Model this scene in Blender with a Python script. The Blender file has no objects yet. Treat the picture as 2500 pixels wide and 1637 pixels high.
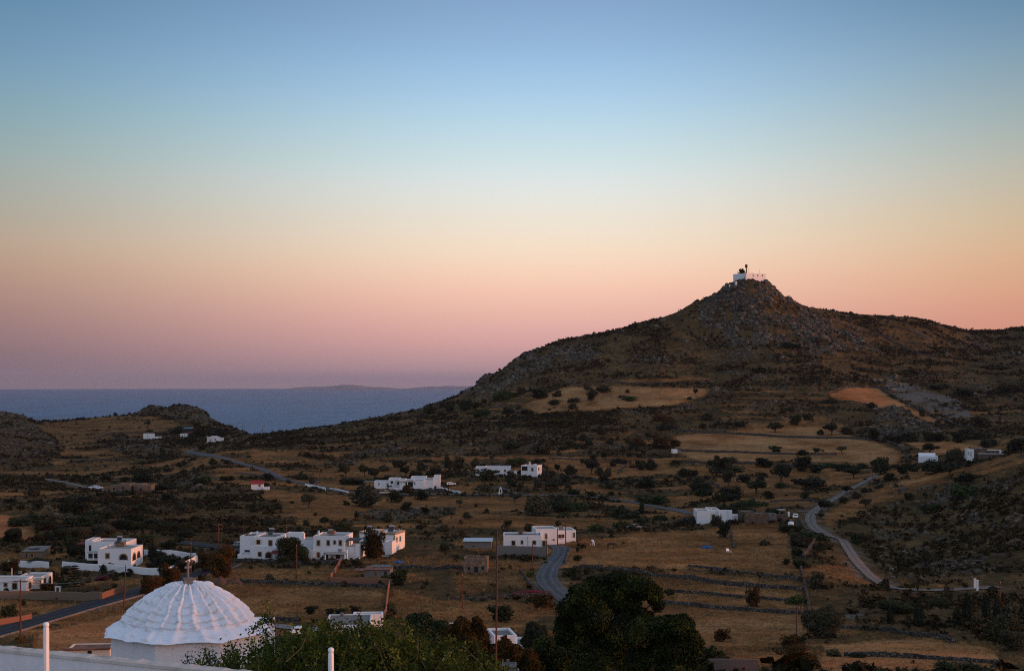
import bpy, math, random
import numpy as np

R = math.radians
SC = bpy.context.scene
COL = SC.collection
rng = np.random.default_rng(7)
random.seed(7)

# ---------------------------------------------------------------- survey of the place
# The valley was surveyed from the camera: a bearing number x (2500 across the view), a
# height number row (1637 down it) and a distance d in metres give one point of the ground.
F, CX, HR, EYE = 3472.0, 1250.0, 923.0, 180.0      # sea level is z = 0, the eye 180 m above it


def pt(x, row, d):
    return ((x - CX) / F * d, d, EYE - (row - HR) / F * d)


# ---------------------------------------------------------------- node helpers / materials
def new_mat(name):
    m = bpy.data.materials.new(name)
    m.use_nodes = True
    nt = m.node_tree
    nt.nodes.clear()
    out = nt.nodes.new('ShaderNodeOutputMaterial')
    return m, nt, out


def N(nt, typ, **kw):
    n = nt.nodes.new(typ)
    for k, v in kw.items():
        if k.startswith('i_'):
            key = k[2:]
            key = int(key) if key.isdigit() else key.replace('_', ' ')
            n.inputs[key].default_value = v
        else:
            setattr(n, k, v)
    return n


def L(nt, a, b):
    nt.links.new(a, b)


def mixc(nt, fac, a, b, blend='MIX'):
    n = nt.nodes.new('ShaderNodeMix')
    n.data_type = 'RGBA'
    n.blend_type = blend
    for sock, v in ((n.inputs[0], fac), (n.inputs[6], a), (n.inputs[7], b)):
        if hasattr(v, 'is_linked'):
            nt.links.new(v, sock)
        else:
            sock.default_value = v if not isinstance(v, tuple) else (*v, 1.0)[:4]
    return n.outputs[2]


def ramp(nt, fac, stops, interp='LINEAR'):
    n = nt.nodes.new('ShaderNodeValToRGB')
    cr = n.color_ramp
    cr.interpolation = interp
    while len(cr.elements) > 1:
        cr.elements.remove(cr.elements[-1])
    for i, (p, c) in enumerate(stops):
        e = cr.elements[0] if i == 0 else cr.elements.new(p)
        e.position = p
        if not isinstance(c, tuple):
            c = (c, c, c)
        e.color = (*c, 1.0)
    if fac is not None:
        nt.links.new(fac, n.inputs[0])
    return n.outputs[0]


def noise(nt, vec, scale, detail=4, rough=0.55, dist=0.0):
    n = N(nt, 'ShaderNodeTexNoise', i_Scale=scale, i_Detail=detail, i_Roughness=rough, i_Distortion=dist)
    if vec is not None:
        nt.links.new(vec, n.inputs['Vector'])
    return n.outputs['Fac']


def principled(nt, out, color, rough=0.85, spec=0.2, metallic=0.0, normal=None):
    b = nt.nodes.new('ShaderNodeBsdfPrincipled')
    b.inputs['Roughness'].default_value = rough
    b.inputs['Specular IOR Level'].default_value = spec
    b.inputs['Metallic'].default_value = metallic
    if hasattr(color, 'is_linked'):
        nt.links.new(color, b.inputs['Base Color'])
    else:
        b.inputs['Base Color'].default_value = (*color, 1.0)
    if normal is not None:
        nt.links.new(normal, b.inputs['Normal'])
    nt.links.new(b.outputs[0], out.inputs['Surface'])
    return b


def bump(nt, h, strength=0.4, dist=0.1):
    n = N(nt, 'ShaderNodeBump', i_Strength=strength, i_Distance=dist)
    nt.links.new(h, n.inputs['Height'])
    return n.outputs[0]


def objvec(nt):
    return nt.nodes.new('ShaderNodeTexCoord').outputs['Object']


def mat_plain(name, c, rough=0.8, spec=0.2, var=0.25, scale=3.0, metallic=0.0, bmp=0.0):
    m, nt, out = new_mat(name)
    v = objvec(nt)
    f = noise(nt, v, scale, 5)
    c2 = tuple(x * (1 - var) for x in c)
    c1 = tuple(min(1, x * (1 + var)) for x in c)
    col = ramp(nt, f, [(0.3, c2), (0.7, c1)])
    nrm = bump(nt, noise(nt, v, scale * 8, 3), 0.5, bmp) if bmp else None
    principled(nt, out, col, rough, spec, metallic, nrm)
    return m


def mat_plaster(name, c, dirt=(0.45, 0.40, 0.34), amount=0.35, streak=True, bmp=0.03):
    """whitewashed render: blotches, rain streaks that run down, fine trowel marks"""
    m, nt, out = new_mat(name)
    v = objvec(nt)
    mp = N(nt, 'ShaderNodeMapping')
    mp.inputs['Scale'].default_value = (1.6, 1.6, 0.22)
    L(nt, v, mp.inputs[0])
    f1 = noise(nt, v, 0.9, 6, 0.6)
    f2 = noise(nt, mp.outputs[0], 2.2, 5, 0.65)
    mul = N(nt, 'ShaderNodeMath', operation='MULTIPLY')
    L(nt, ramp(nt, f1, [(0.4, 0.25), (0.7, 1.0)]), mul.inputs[0])
    L(nt, ramp(nt, f2, [(0.48, 0.0), (0.75, 1.0)]), mul.inputs[1])
    sc = N(nt, 'ShaderNodeMath', operation='MULTIPLY', i_1=amount)
    L(nt, mul.outputs[0], sc.inputs[0])
    col = mixc(nt, sc.outputs[0], c, dirt)
    nrm = bump(nt, noise(nt, v, 7.0, 6, 0.6), 0.5, bmp)
    principled(nt, out, col, 0.9, 0.15, 0, nrm)
    return m


def mat_stone(name, c1, c2, mortar, scale=3.0, bmp=0.12):
    m, nt, out = new_mat(name)
    v = objvec(nt)
    nz = N(nt, 'ShaderNodeTexNoise', i_Scale=1.5, i_Detail=2.0)
    L(nt, v, nz.inputs['Vector'])
    vv = mixc(nt, 0.18, v, nz.outputs['Color'], 'ADD')
    vo = N(nt, 'ShaderNodeTexVoronoi', i_Scale=scale)
    L(nt, vv, vo.inputs['Vector'])
    ve = N(nt, 'ShaderNodeTexVoronoi', feature='DISTANCE_TO_EDGE', i_Scale=scale)
    L(nt, vv, ve.inputs['Vector'])
    sep = nt.nodes.new('ShaderNodeSeparateColor')
    L(nt, vo.outputs['Color'], sep.inputs[0])
    stone = ramp(nt, sep.outputs[0], [(0.0, c1), (0.55, tuple((a + b) / 2 for a, b in zip(c1, c2))), (1.0, c2)])
    stone = mixc(nt, 0.5, stone, ramp(nt, noise(nt, v, 9, 4), [(0.3, 0.45), (0.7, 1.0)]), 'MULTIPLY')
    gap = ramp(nt, ve.outputs['Distance'], [(0.03, 1.0), (0.12, 0.0)])
    col = mixc(nt, gap, stone, mortar)
    nrm = bump(nt, ramp(nt, ve.outputs['Distance'], [(0.0, 0.0), (0.2, 1.0)]), 0.9, bmp)
    principled(nt, out, col, 0.92, 0.05, 0, nrm)
    return m


def mat_leaf(name, dark, light, tip=None, rnd=0.5, trans=0.15, scale=1.2):
    """foliage: colour drifts from clump to clump and from plant to plant"""
    m, nt, out = new_mat(name)
    v = objvec(nt)
    f = noise(nt, v, scale, 3, 0.6)
    oi = nt.nodes.new('ShaderNodeObjectInfo')
    add = N(nt, 'ShaderNodeMath', operation='MULTIPLY_ADD', i_1=rnd)
    L(nt, oi.outputs['Random'], add.inputs[0])
    sub = N(nt, 'ShaderNodeMath', operation='SUBTRACT', i_1=rnd * 0.5)
    L(nt, f, sub.inputs[0])
    L(nt, sub.outputs[0], add.inputs[2])
    stops = [(0.25, dark), (0.7, light)] if not tip else [(0.3, dark), (0.55, light)]
    if tip:
        stops.append((0.72, tip))
    col = ramp(nt, add.outputs[0], stops)
    b = nt.nodes.new('ShaderNodeBsdfPrincipled')
    b.inputs['Roughness'].default_value = 0.65
    b.inputs['Specular IOR Level'].default_value = 0.04
    L(nt, col, b.inputs['Base Color'])
    t = nt.nodes.new('ShaderNodeBsdfTranslucent')
    L(nt, col, t.inputs[0])
    mx = N(nt, 'ShaderNodeMixShader', i_0=trans)
    L(nt, b.outputs[0], mx.inputs[1])
    L(nt, t.outputs[0], mx.inputs[2])
    L(nt, mx.outputs[0], out.inputs['Surface'])
    return m


def mat_tint(name, cols, rough=0.9, attr='tint', jitter=0.35, scale=2.0):
    """one colour per clump, from a stored random value"""
    m, nt, out = new_mat(name)
    a = N(nt, 'ShaderNodeAttribute', attribute_name=attr)
    n = len(cols)
    col = ramp(nt, a.outputs['Fac'], [(i / max(1, n - 1), c) for i, c in enumerate(cols)])
    f = noise(nt, objvec(nt), scale, 4)
    col = mixc(nt, jitter, col, ramp(nt, f, [(0.3, 0.35), (0.7, 1.3)]), 'MULTIPLY')
    principled(nt, out, col, rough, 0.03)
    return m


M = {}
M['white'] = mat_plaster('whitewash', (0.73, 0.73, 0.73), amount=0.4)
M['white_far'] = mat_plaster('whitewash_clean', (0.74, 0.74, 0.74), amount=0.18)
M['dome'] = mat_plaster('dome_whitewash', (0.80, 0.80, 0.80), dirt=(0.5, 0.46, 0.36), amount=0.6, bmp=0.03)
M['white_fort'] = mat_plaster('fresh_whitewash', (0.84, 0.83, 0.82), amount=0.1)
M['cream'] = mat_plaster('cream_render', (0.62, 0.56, 0.46), amount=0.3)
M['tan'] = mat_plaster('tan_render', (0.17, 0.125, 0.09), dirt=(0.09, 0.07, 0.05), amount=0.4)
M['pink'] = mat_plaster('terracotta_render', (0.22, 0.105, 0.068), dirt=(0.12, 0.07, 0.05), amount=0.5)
M['stained'] = mat_plaster('stained_concrete', (0.12, 0.095, 0.085), dirt=(0.13, 0.05, 0.03), amount=0.8)
M['concrete'] = mat_plaster('grey_concrete', (0.17, 0.155, 0.14), dirt=(0.08, 0.07, 0.06), amount=0.6)
M['roof_white'] = mat_plaster('limed_roof', (0.33, 0.30, 0.26), dirt=(0.24, 0.21, 0.18), amount=0.6)
M['roof_grey'] = mat_plaster('cement_roof', (0.17, 0.155, 0.14), dirt=(0.13, 0.12, 0.11), amount=0.7)
M['stone'] = mat_stone('dry_stone', (0.06, 0.053, 0.046), (0.19, 0.165, 0.14), (0.022, 0.019, 0.016), 2.2)
M['stone_warm'] = mat_stone('field_stone_masonry', (0.20, 0.122, 0.082), (0.44, 0.29, 0.195), (0.14, 0.10, 0.07), 2.8, 0.08)
M['stone_brown'] = mat_stone('brown_masonry', (0.12, 0.085, 0.06), (0.24, 0.17, 0.12), (0.09, 0.07, 0.05), 2.6, 0.08)
M['trim'] = mat_plain('sandstone_trim', (0.30, 0.20, 0.11), var=0.2)
M['glass'] = mat_plain('window_glass', (0.012, 0.013, 0.016), rough=0.12, spec=0.5, var=0.2)
M['blue_glass'] = mat_plain('blue_shutter', (0.03, 0.17, 0.28), rough=0.5)
M['wood'] = mat_plain('brown_wood', (0.07, 0.035, 0.02), scale=5)
M['pole'] = mat_plain('weathered_pole', (0.10, 0.045, 0.028), scale=2, rough=0.75)
M['metal'] = mat_plain('galvanised_metal', (0.35, 0.36, 0.38), rough=0.35, metallic=0.7, spec=0.4)
M['black'] = mat_plain('black_panel', (0.012, 0.013, 0.018), rough=0.25, spec=0.5)
M['red_roof'] = mat_plain('red_tile', (0.28, 0.03, 0.025), var=0.3, scale=4)
M['rust_roof'] = mat_plain('rusty_sheet', (0.20, 0.085, 0.055), var=0.5, scale=1.2)
M['maroon'] = mat_plain('maroon_awning', (0.13, 0.015, 0.02), var=0.15)
M['awning'] = mat_plain('grey_awning', (0.06, 0.06, 0.07), var=0.15)
M['teal'] = mat_plain('teal_sheet', (0.05, 0.17, 0.19), var=0.25)
M['tarp'] = mat_plain('blue_tarp', (0.03, 0.09, 0.22), var=0.4, scale=2, bmp=0.1)
M['white_paint'] = mat_plain('white_paint', (0.78, 0.78, 0.78), rough=0.4, spec=0.4, var=0.06)
M['cream_paint'] = mat_plain('cream_car_paint', (0.52, 0.47, 0.33), rough=0.35, spec=0.5, var=0.08)
M['grey_paint'] = mat_plain('grey_car_paint', (0.16, 0.17, 0.18), rough=0.35, spec=0.5, var=0.08)
M['rubber'] = mat_plain('tyre_rubber', (0.015, 0.015, 0.015), rough=0.8)
M['bark'] = mat_plain('bark', (0.055, 0.042, 0.032), var=0.4, scale=5, bmp=0.05)
M['twig'] = mat_plain('pale_twig', (0.11, 0.095, 0.075), var=0.3, scale=6)
M['soil_red'] = mat_plain('red_soil', (0.13, 0.055, 0.035), var=0.35, scale=1.5, bmp=0.1)
M['leaf_dark'] = mat_leaf('foliage_dark', (0.012, 0.018, 0.009), (0.042, 0.050, 0.022), rnd=0.45)
M['leaf_olive'] = mat_leaf('foliage_olive', (0.025, 0.028, 0.016), (0.075, 0.070, 0.042), rnd=0.45)
M['leaf_green'] = mat_leaf('foliage_green', (0.016, 0.030, 0.010), (0.050, 0.075, 0.022), rnd=0.4)
M['leaf_rust'] = mat_leaf('foliage_rust', (0.020, 0.016, 0.006), (0.092, 0.050, 0.014), rnd=0.3)
M['leaf_pine'] = mat_leaf('foliage_pine', (0.010, 0.016, 0.010), (0.032, 0.042, 0.024), rnd=0.3)
M['leaf_red'] = mat_leaf('bougainvillea', (0.05, 0.008, 0.012), (0.16, 0.02, 0.03), rnd=0.2)
M['leaf_fore'] = mat_leaf('foliage_near', (0.014, 0.022, 0.005), (0.062, 0.082, 0.015), tip=(0.22, 0.235, 0.05), rnd=0.0, trans=0.22, scale=2.2)
M['leaf_big'] = mat_leaf('foliage_big_tree', (0.007, 0.012, 0.004), (0.026, 0.036, 0.010), tip=(0.105, 0.098, 0.022), rnd=0.0, trans=0.1, scale=0.8)
M['horse_brown'] = mat_plain('brown_coat', (0.045, 0.022, 0.012), var=0.2)
M['horse_pied'] = None


def sm(a, b, x):
    t = np.clip((x - a) / (b - a), 0, 1)
    return t * t * (3 - 2 * t)


# ---------------------------------------------------------------- numpy noise
def _hash(ix, iy, seed):
    h = (ix.astype(np.int64) * 374761393 + iy.astype(np.int64) * 668265263 + seed * 974634777) & 0xFFFFFFFF
    h = ((h ^ (h >> 13)) * 1274126177) & 0xFFFFFFFF
    h = h ^ (h >> 16)
    return (h & 0xFFFF).astype(np.float32) / 65535.0


def vnoise(x, y, seed=0):
    ix, iy = np.floor(x), np.floor(y)
    fx, fy = (x - ix).astype(np.float32), (y - iy).astype(np.float32)
    fx = fx * fx * fx * (fx * (fx * 6 - 15) + 10)
    fy = fy * fy * fy * (fy * (fy * 6 - 15) + 10)
    a, b = _hash(ix, iy, seed), _hash(ix + 1, iy, seed)
    c, d = _hash(ix, iy + 1, seed), _hash(ix + 1, iy + 1, seed)
    return (a + (b - a) * fx) * (1 - fy) + (c + (d - c) * fx) * fy


def fbm(x, y, octv=4, seed=0, gain=0.5):
    s, a, t = 0, 1.0, 0.0
    for o in range(octv):
        s = s + a * vnoise(x * 2 ** o + 17.3 * o, y * 2 ** o - 9.1 * o, seed + o)
        t += a
        a *= gain
    return s / t


def pchip(xs, ys, q):
    xs, ys = np.asarray(xs, float), np.asarray(ys, float)
    h = np.diff(xs)
    dl = np.diff(ys) / h
    m = np.zeros_like(ys)
    for i in range(1, len(xs) - 1):
        if dl[i - 1] * dl[i] > 0:
            w1, w2 = 2 * h[i] + h[i - 1], h[i] + 2 * h[i - 1]
            m[i] = (w1 + w2) / (w1 / dl[i - 1] + w2 / dl[i])
    m[0], m[-1] = dl[0], dl[-1]
    i = np.clip(np.searchsorted(xs, q) - 1, 0, len(xs) - 2)
    t = (q - xs[i]) / h[i]
    t = np.clip(t, -0.5, 1.5)
    return ((1 + 2 * t) * (1 - t) ** 2 * ys[i] + t * (1 - t) ** 2 * h[i] * m[i]
            + t * t * (3 - 2 * t) * ys[i + 1] + t * t * (t - 1) * h[i] * m[i + 1])


# ---------------------------------------------------------------- terrain heights
NEAR = [(8, -14), (35, -14.5), (80, -17.5), (120, -26), (160, -33.5), (210, -41), (285, -45.5)]
PROF = {
    -500: [(440, 1275), (560, 1220), (640, 1190), (750, 1150), (850, 1100), (950, 1050), (1100, 1012)],
    0: [(355, 1372), (440, 1278), (520, 1235), (600, 1200), (680, 1180), (800, 1150), (880, 1110), (960, 1060), (1080, 1004)],
    200: [(355, 1370), (440, 1280), (520, 1235), (590, 1205), (680, 1180), (800, 1150), (900, 1110), (1000, 1075), (1150, 1038), (1250, 1019)],
    400: [(355, 1368), (440, 1280), (520, 1235), (580, 1205), (700, 1170), (800, 1135), (900, 1095), (1000, 1068), (1100, 1045), (1200, 1015), (1290, 990)],
    540: [(355, 1366), (440, 1280), (520, 1235), (590, 1196), (672, 1155), (754, 1119), (830, 1098), (900, 1081), (1000, 1072), (1100, 1060), (1200, 1040)],
    620: [(355, 1366), (440, 1280), (520, 1232), (590, 1194), (660, 1160), (730, 1130), (800, 1105), (900, 1078), (960, 1067), (1000, 1062)],
    800: [(355, 1364), (440, 1275), (520, 1230), (600, 1192), (660, 1165), (740, 1125), (820, 1090), (900, 1062), (980, 1043), (1020, 1038)],
    1000: [(355, 1364), (440, 1277), (520, 1240), (600, 1200), (650, 1165), (720, 1128), (800, 1090), (880, 1055), (960, 1025), (1040, 1000)],
    1200: [(355, 1367), (440, 1277), (520, 1238), (590, 1207), (650, 1158), (720, 1125), (800, 1085), (870, 1045), (930, 1010), (1000, 960), (1080, 912)],
    1400: [(355, 1365), (440, 1280), (520, 1242), (590, 1208), (650, 1160), (720, 1125), (790, 1085), (850, 1045), (900, 1005), (950, 960), (1020, 895), (1100, 824)],
    1600: [(355, 1363), (440, 1285), (520, 1250), (570, 1233), (640, 1178), (720, 1130), (790, 1090), (850, 1045), (900, 1000), (950, 950), (1020, 880), (1080, 810), (1120, 778)],
    1800: [(355, 1366), (440, 1278), (500, 1250), (560, 1215), (640, 1170), (720, 1120), (790, 1085), (850, 1045), (900, 1000), (950, 945), (1020, 870), (1080, 785), (1130, 685)],
    2000: [(355, 1360), (400, 1313), (470, 1257), (560, 1205), (640, 1165), (720, 1115), (790, 1080), (850, 1045), (900, 1000), (960, 935), (1040, 860), (1150, 753)],
    2200: [(320, 1430), (400, 1350), (480, 1250), (560, 1168), (630, 1145), (720, 1110), (800, 1065), (870, 1020), (950, 955), (1050, 880), (1200, 773)],
    2400: [(320, 1432), (400, 1310), (470, 1200), (530, 1130), (600, 1130), (680, 1105), (760, 1070), (850, 1020), (950, 955), (1080, 880), (1300, 806)],
    2500: [(320, 1430), (400, 1290), (460, 1180), (510, 1107), (590, 1110), (680, 1085), (760, 1060), (850, 1015), (950, 950), (1080, 870), (1330, 798)],
    2960: [(320, 1425), (400, 1265), (460, 1150), (510, 1075), (600, 1080), (760, 1040), (950, 930), (1330, 795)],
}
SKY = [(-460, 1012), (-60, 1004), (0, 1003.8), (16, 1004), (41, 1009), (57, 1012), (71, 1021.5), (90, 1028), (137, 1025.6), (191, 1023), (246, 1017), (300, 1011.4),
       (330, 1008), (352, 997), (377, 990.7), (399, 995.6), (415, 991.5), (440, 985), (453, 989), (475, 994), (500, 1002), (511, 1016),
       (519, 1024), (535, 1031), (568, 1043), (595, 1054), (614, 1063), (666, 1057), (728, 1049), (786, 1041), (846, 1031),
       (909, 1020), (982, 1005), (1026, 996), (1062, 983), (1105, 968), (1154, 946), (1163, 938), (1171, 923), (1182, 915),
       (1201, 912), (1223, 903), (1235, 893), (1261, 872), (1293, 860), (1324, 846), (1377, 827), (1429, 820), (1492, 807),
       (1555, 788), (1608, 778), (1660, 757), (1692, 736), (1710, 733), (1726, 726), (1749, 718), (1767, 701), (1776, 697),
       (1789, 690), (1800, 686), (1822, 683), (1828, 679), (1839, 681), (1848, 686), (1869, 687), (1878, 696), (1886, 702),
       (1898, 712), (1905, 717), (1913, 725), (1931, 729), (1944, 739), (1957, 746), (1976, 750), (2000, 753.5), (2060, 764),
       (2123, 768), (2186, 772), (2259, 780), (2312, 793), (2354, 805), (2449, 807), (2470, 801), (2500, 798), (2700, 792), (2960, 795)]
DSKY = [(-460, 1100), (0, 1080), (60, 1110), (130, 1230), (250, 1250), (440, 1290), (560, 1200), (614, 1010), (660, 1000), (800, 1020), (1000, 1040),
        (1160, 1080), (1300, 1100), (1600, 1120), (1828, 1130), (2000, 1150), (2200, 1200), (2500, 1330), (2960, 1330)]

GX = np.arange(-450, 2951, 2.6)
GD = np.concatenate([np.arange(8, 200, 2.0), np.arange(200, 1360, 1.7), np.arange(1360, 2100, 24.0)])
nodes = sorted(PROF)
ZN = []
for k in nodes:
    near = [(d, EYE + z) for d, z in NEAR if d < PROF[k][0][0] - 20]
    far = [(d, EYE - (r - HR) / F * d) for d, r in PROF[k]]
    p = near + far
    p.append((p[-1][0] + 200, p[-1][1] + 6))
    ZN.append(pchip([a for a, _ in p], [b for _, b in p], GD))
ZN = np.array(ZN)
Z0 = np.empty((len(GX), len(GD)))
for j in range(len(GD)):
    Z0[:, j] = pchip(nodes, ZN[:, j], GX)
RS = np.interp(GX, *zip(*SKY))
_k = np.exp(-0.5 * (np.arange(-60, 61) / 22.0) ** 2)
RSM = np.convolve(np.pad(RS, 60, 'edge'), _k / _k.sum(), 'valid')
DS = np.interp(GX, *zip(*DSKY))
DD = GD[None, :]
ROW = HR - (Z0 - EYE) * F / DD
# pull the far slope to the skyline, keep everything nearer below it, let it fall to the sea behind
for i in range(len(GX)):
    r_at = np.interp(DS[i], GD, ROW[i])
    w = sm(0.74, 1.0, GD / DS[i])
    ROW[i] += (RSM[i] - r_at) * w + (RS[i] - RSM[i]) * sm(0.955, 1.0, GD / DS[i])
    lim = RS[i] + 0.02 * np.maximum(0, DS[i] - GD)
    ROW[i] = np.where(GD <= DS[i], np.maximum(ROW[i], lim), ROW[i])
    zs = EYE - (RS[i] - HR) / F * DS[i]
    b = np.maximum(0, GD - DS[i])
    zb = np.maximum(zs - 0.16 * b - 0.0012 * b * b, -25)
    zz = np.where(GD <= DS[i], EYE - (ROW[i] - HR) / F * GD, zb)
    Z0[i] = zz
WX = (GX[:, None] - CX) / F * DD
WY = np.broadcast_to(DD, WX.shape)
ROW = HR - (Z0 - EYE) * F / DD


def zat(X, Y):
    """ground height under a point of the plan"""
    x = CX + np.asarray(X) / np.asarray(Y) * F
    fi = np.clip((x - GX[0]) / 2.6, 0, len(GX) - 1.001)
    fj = np.clip(np.interp(Y, GD, np.arange(len(GD))), 0, len(GD) - 1.001)
    i, j = fi.astype(int), fj.astype(int)
    a, b = fi - i, fj - j
    return (Z[i, j] * (1 - a) + Z[i + 1, j] * a) * (1 - b) + (Z[i, j + 1] * (1 - a) + Z[i + 1, j + 1] * a) * b


def hit(x, row, dmin=60.0):
    """where the sight line (x, row) first meets the ground: X, Y, Z"""
    i = int(np.clip(round((x - GX[0]) / 2.6), 0, len(GX) - 1))
    r = HR - (Z[i] - EYE) * F / GD
    j = np.nonzero((r <= row) & (GD > dmin))[0]
    j = j[0] if len(j) else int(np.argmin(r))
    if j > 0 and r[j - 1] > row:
        t = (r[j - 1] - row) / max(1e-6, r[j - 1] - r[j])
        d = GD[j - 1] + t * (GD[j] - GD[j - 1])
    else:
        d = GD[j]
    X = (x - CX) / F * d
    return X, d, float(zat(np.array([X]), np.array([d]))[0])


Z = Z0.copy()
# ---------------------------------------------------------------- roads (surveyed centre lines)
ROADS = [
    ('asphalt_road', 'asphalt', 5.9, [(-60, 1560), (0, 1543), (90, 1516), (200, 1484), (345, 1444), (400, 1427), (450, 1410), (520, 1392), (560, 1377)]),
    ('valley_road', 'asphalt', 5.0, [(425, 1322), (460, 1326), (520, 1334), (583, 1345), (640, 1352)]),
    ('lane', 'lane', 4.6, [(1520, 1540), (1440, 1500), (1377, 1457.6), (1349.6, 1435), (1336, 1414), (1337.5, 1397), (1351, 1374), (1368, 1355), (1371, 1339), (1352, 1331)]),
    ('hill_road', 'lane', 4.2, [(486, 1093), (461.5, 1101), (482, 1107.5), (524, 1113), (557, 1121), (591, 1132), (633, 1143), (658, 1153), (690, 1169), (737, 1178.6),
                    (777, 1188), (818, 1196), (862, 1203), (955, 1206), (1146, 1207), (1250, 1208), (1377, 1209.5), (1464, 1215), (1546, 1226), (1614, 1239), (1690, 1254)]),
    ('side_road', 'asphalt', 4.5, [(578, 1154.5), (610, 1157), (645, 1161.5), (688, 1168)]),
    ('dirt_road', 'dirt', 3.2, [(2145, 1157), (2103, 1180), (2066, 1200), (2023, 1225), (1996, 1242), (1981, 1257), (1979, 1272), (1992, 1291), (2019, 1306),
                    (2056, 1319), (2070, 1338), (2090, 1368), (2117, 1398), (2147, 1421), (2187, 1436), (2271, 1441), (2372, 1437), (2440, 1433)]),
    ('dirt_track', 'dirt', 3.0, [(1946, 1249), (1966, 1248), (1990, 1246)]),
    ('pale_street', 'pale', 5.0, [(600, 1522), (650, 1527), (720, 1532), (800, 1540), (900, 1552)]),
    ('farm_track', 'dirt', 3.4, [(109, 1169), (164, 1179), (218, 1191), (262, 1199)]),
]


def resample(P, step):
    """smooth curve through plan points"""
    P = np.array(P, float)
    Q = np.vstack([2 * P[0] - P[1], P, 2 * P[-1] - P[-2]])
    out = []
    for i in range(1, len(Q) - 2):
        p0, p1, p2, p3 = Q[i - 1:i + 3]
        n = max(2, int(np.linalg.norm(p2 - p1) / step))
        for t in np.linspace(0, 1, n, endpoint=False):
            out.append(0.5 * ((2 * p1) + (-p0 + p2) * t + (2 * p0 - 5 * p1 + 4 * p2 - p3) * t * t + (-p0 + 3 * p1 - 3 * p2 + p3) * t ** 3))
    out.append(P[-1])
    return np.array(out)


road_lines = []
flat = np.zeros(Z.shape, np.float32)


def stamp(X, Y, r, val=1.0):
    j0, j1 = np.searchsorted(GD, [Y - r - 3, Y + r + 3])
    xs = CX + (X) / Y * F
    w = (r + 3) / Y * F * 1.15
    i0, i1 = int(max(0, (xs - w - GX[0]) / 2.6)), int(min(len(GX), (xs + w - GX[0]) / 2.6 + 2))
    if i1 <= i0 or j1 <= j0:
        return
    d = np.hypot(WX[i0:i1, j0:j1] - X, WY[i0:i1, j0:j1] - Y)
    flat[i0:i1, j0:j1] = np.maximum(flat[i0:i1, j0:j1], val * (1 - sm(r, r + 3, d)))


for nm, mt, w, pl in ROADS:
    P = [hit(x, r)[:2] for x, r in pl]
    C = resample(P, 1.5)
    road_lines.append((nm, mt, w, C))
    for X, Y in C:
        stamp(X, Y, w * 0.5 + (2.0 if mt == 'dirt' else 0.5))

# ---------------------------------------------------------------- land cover (fields, painted sunlight, heath, rock, gravel)
wx = 10 * (fbm(WX / 25, WY / 25, 3, 31) - 0.5)
wy = 8 * (fbm(WX / 25, WY / 25, 3, 57) - 0.5)
PX = GX[:, None] + wx
PR = ROW + wy * 0.6


def inside(poly):
    c = np.zeros(PX.shape, bool)
    n = len(poly)
    for i in range(n):
        x1, y1 = poly[i]
        x2, y2 = poly[(i + 1) % n]
        if y1 == y2:
            continue
        c ^= ((y1 > PR) != (y2 > PR)) & (PX < (x2 - x1) * (PR - y1) / (y2 - y1) + x1)
    return c


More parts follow.
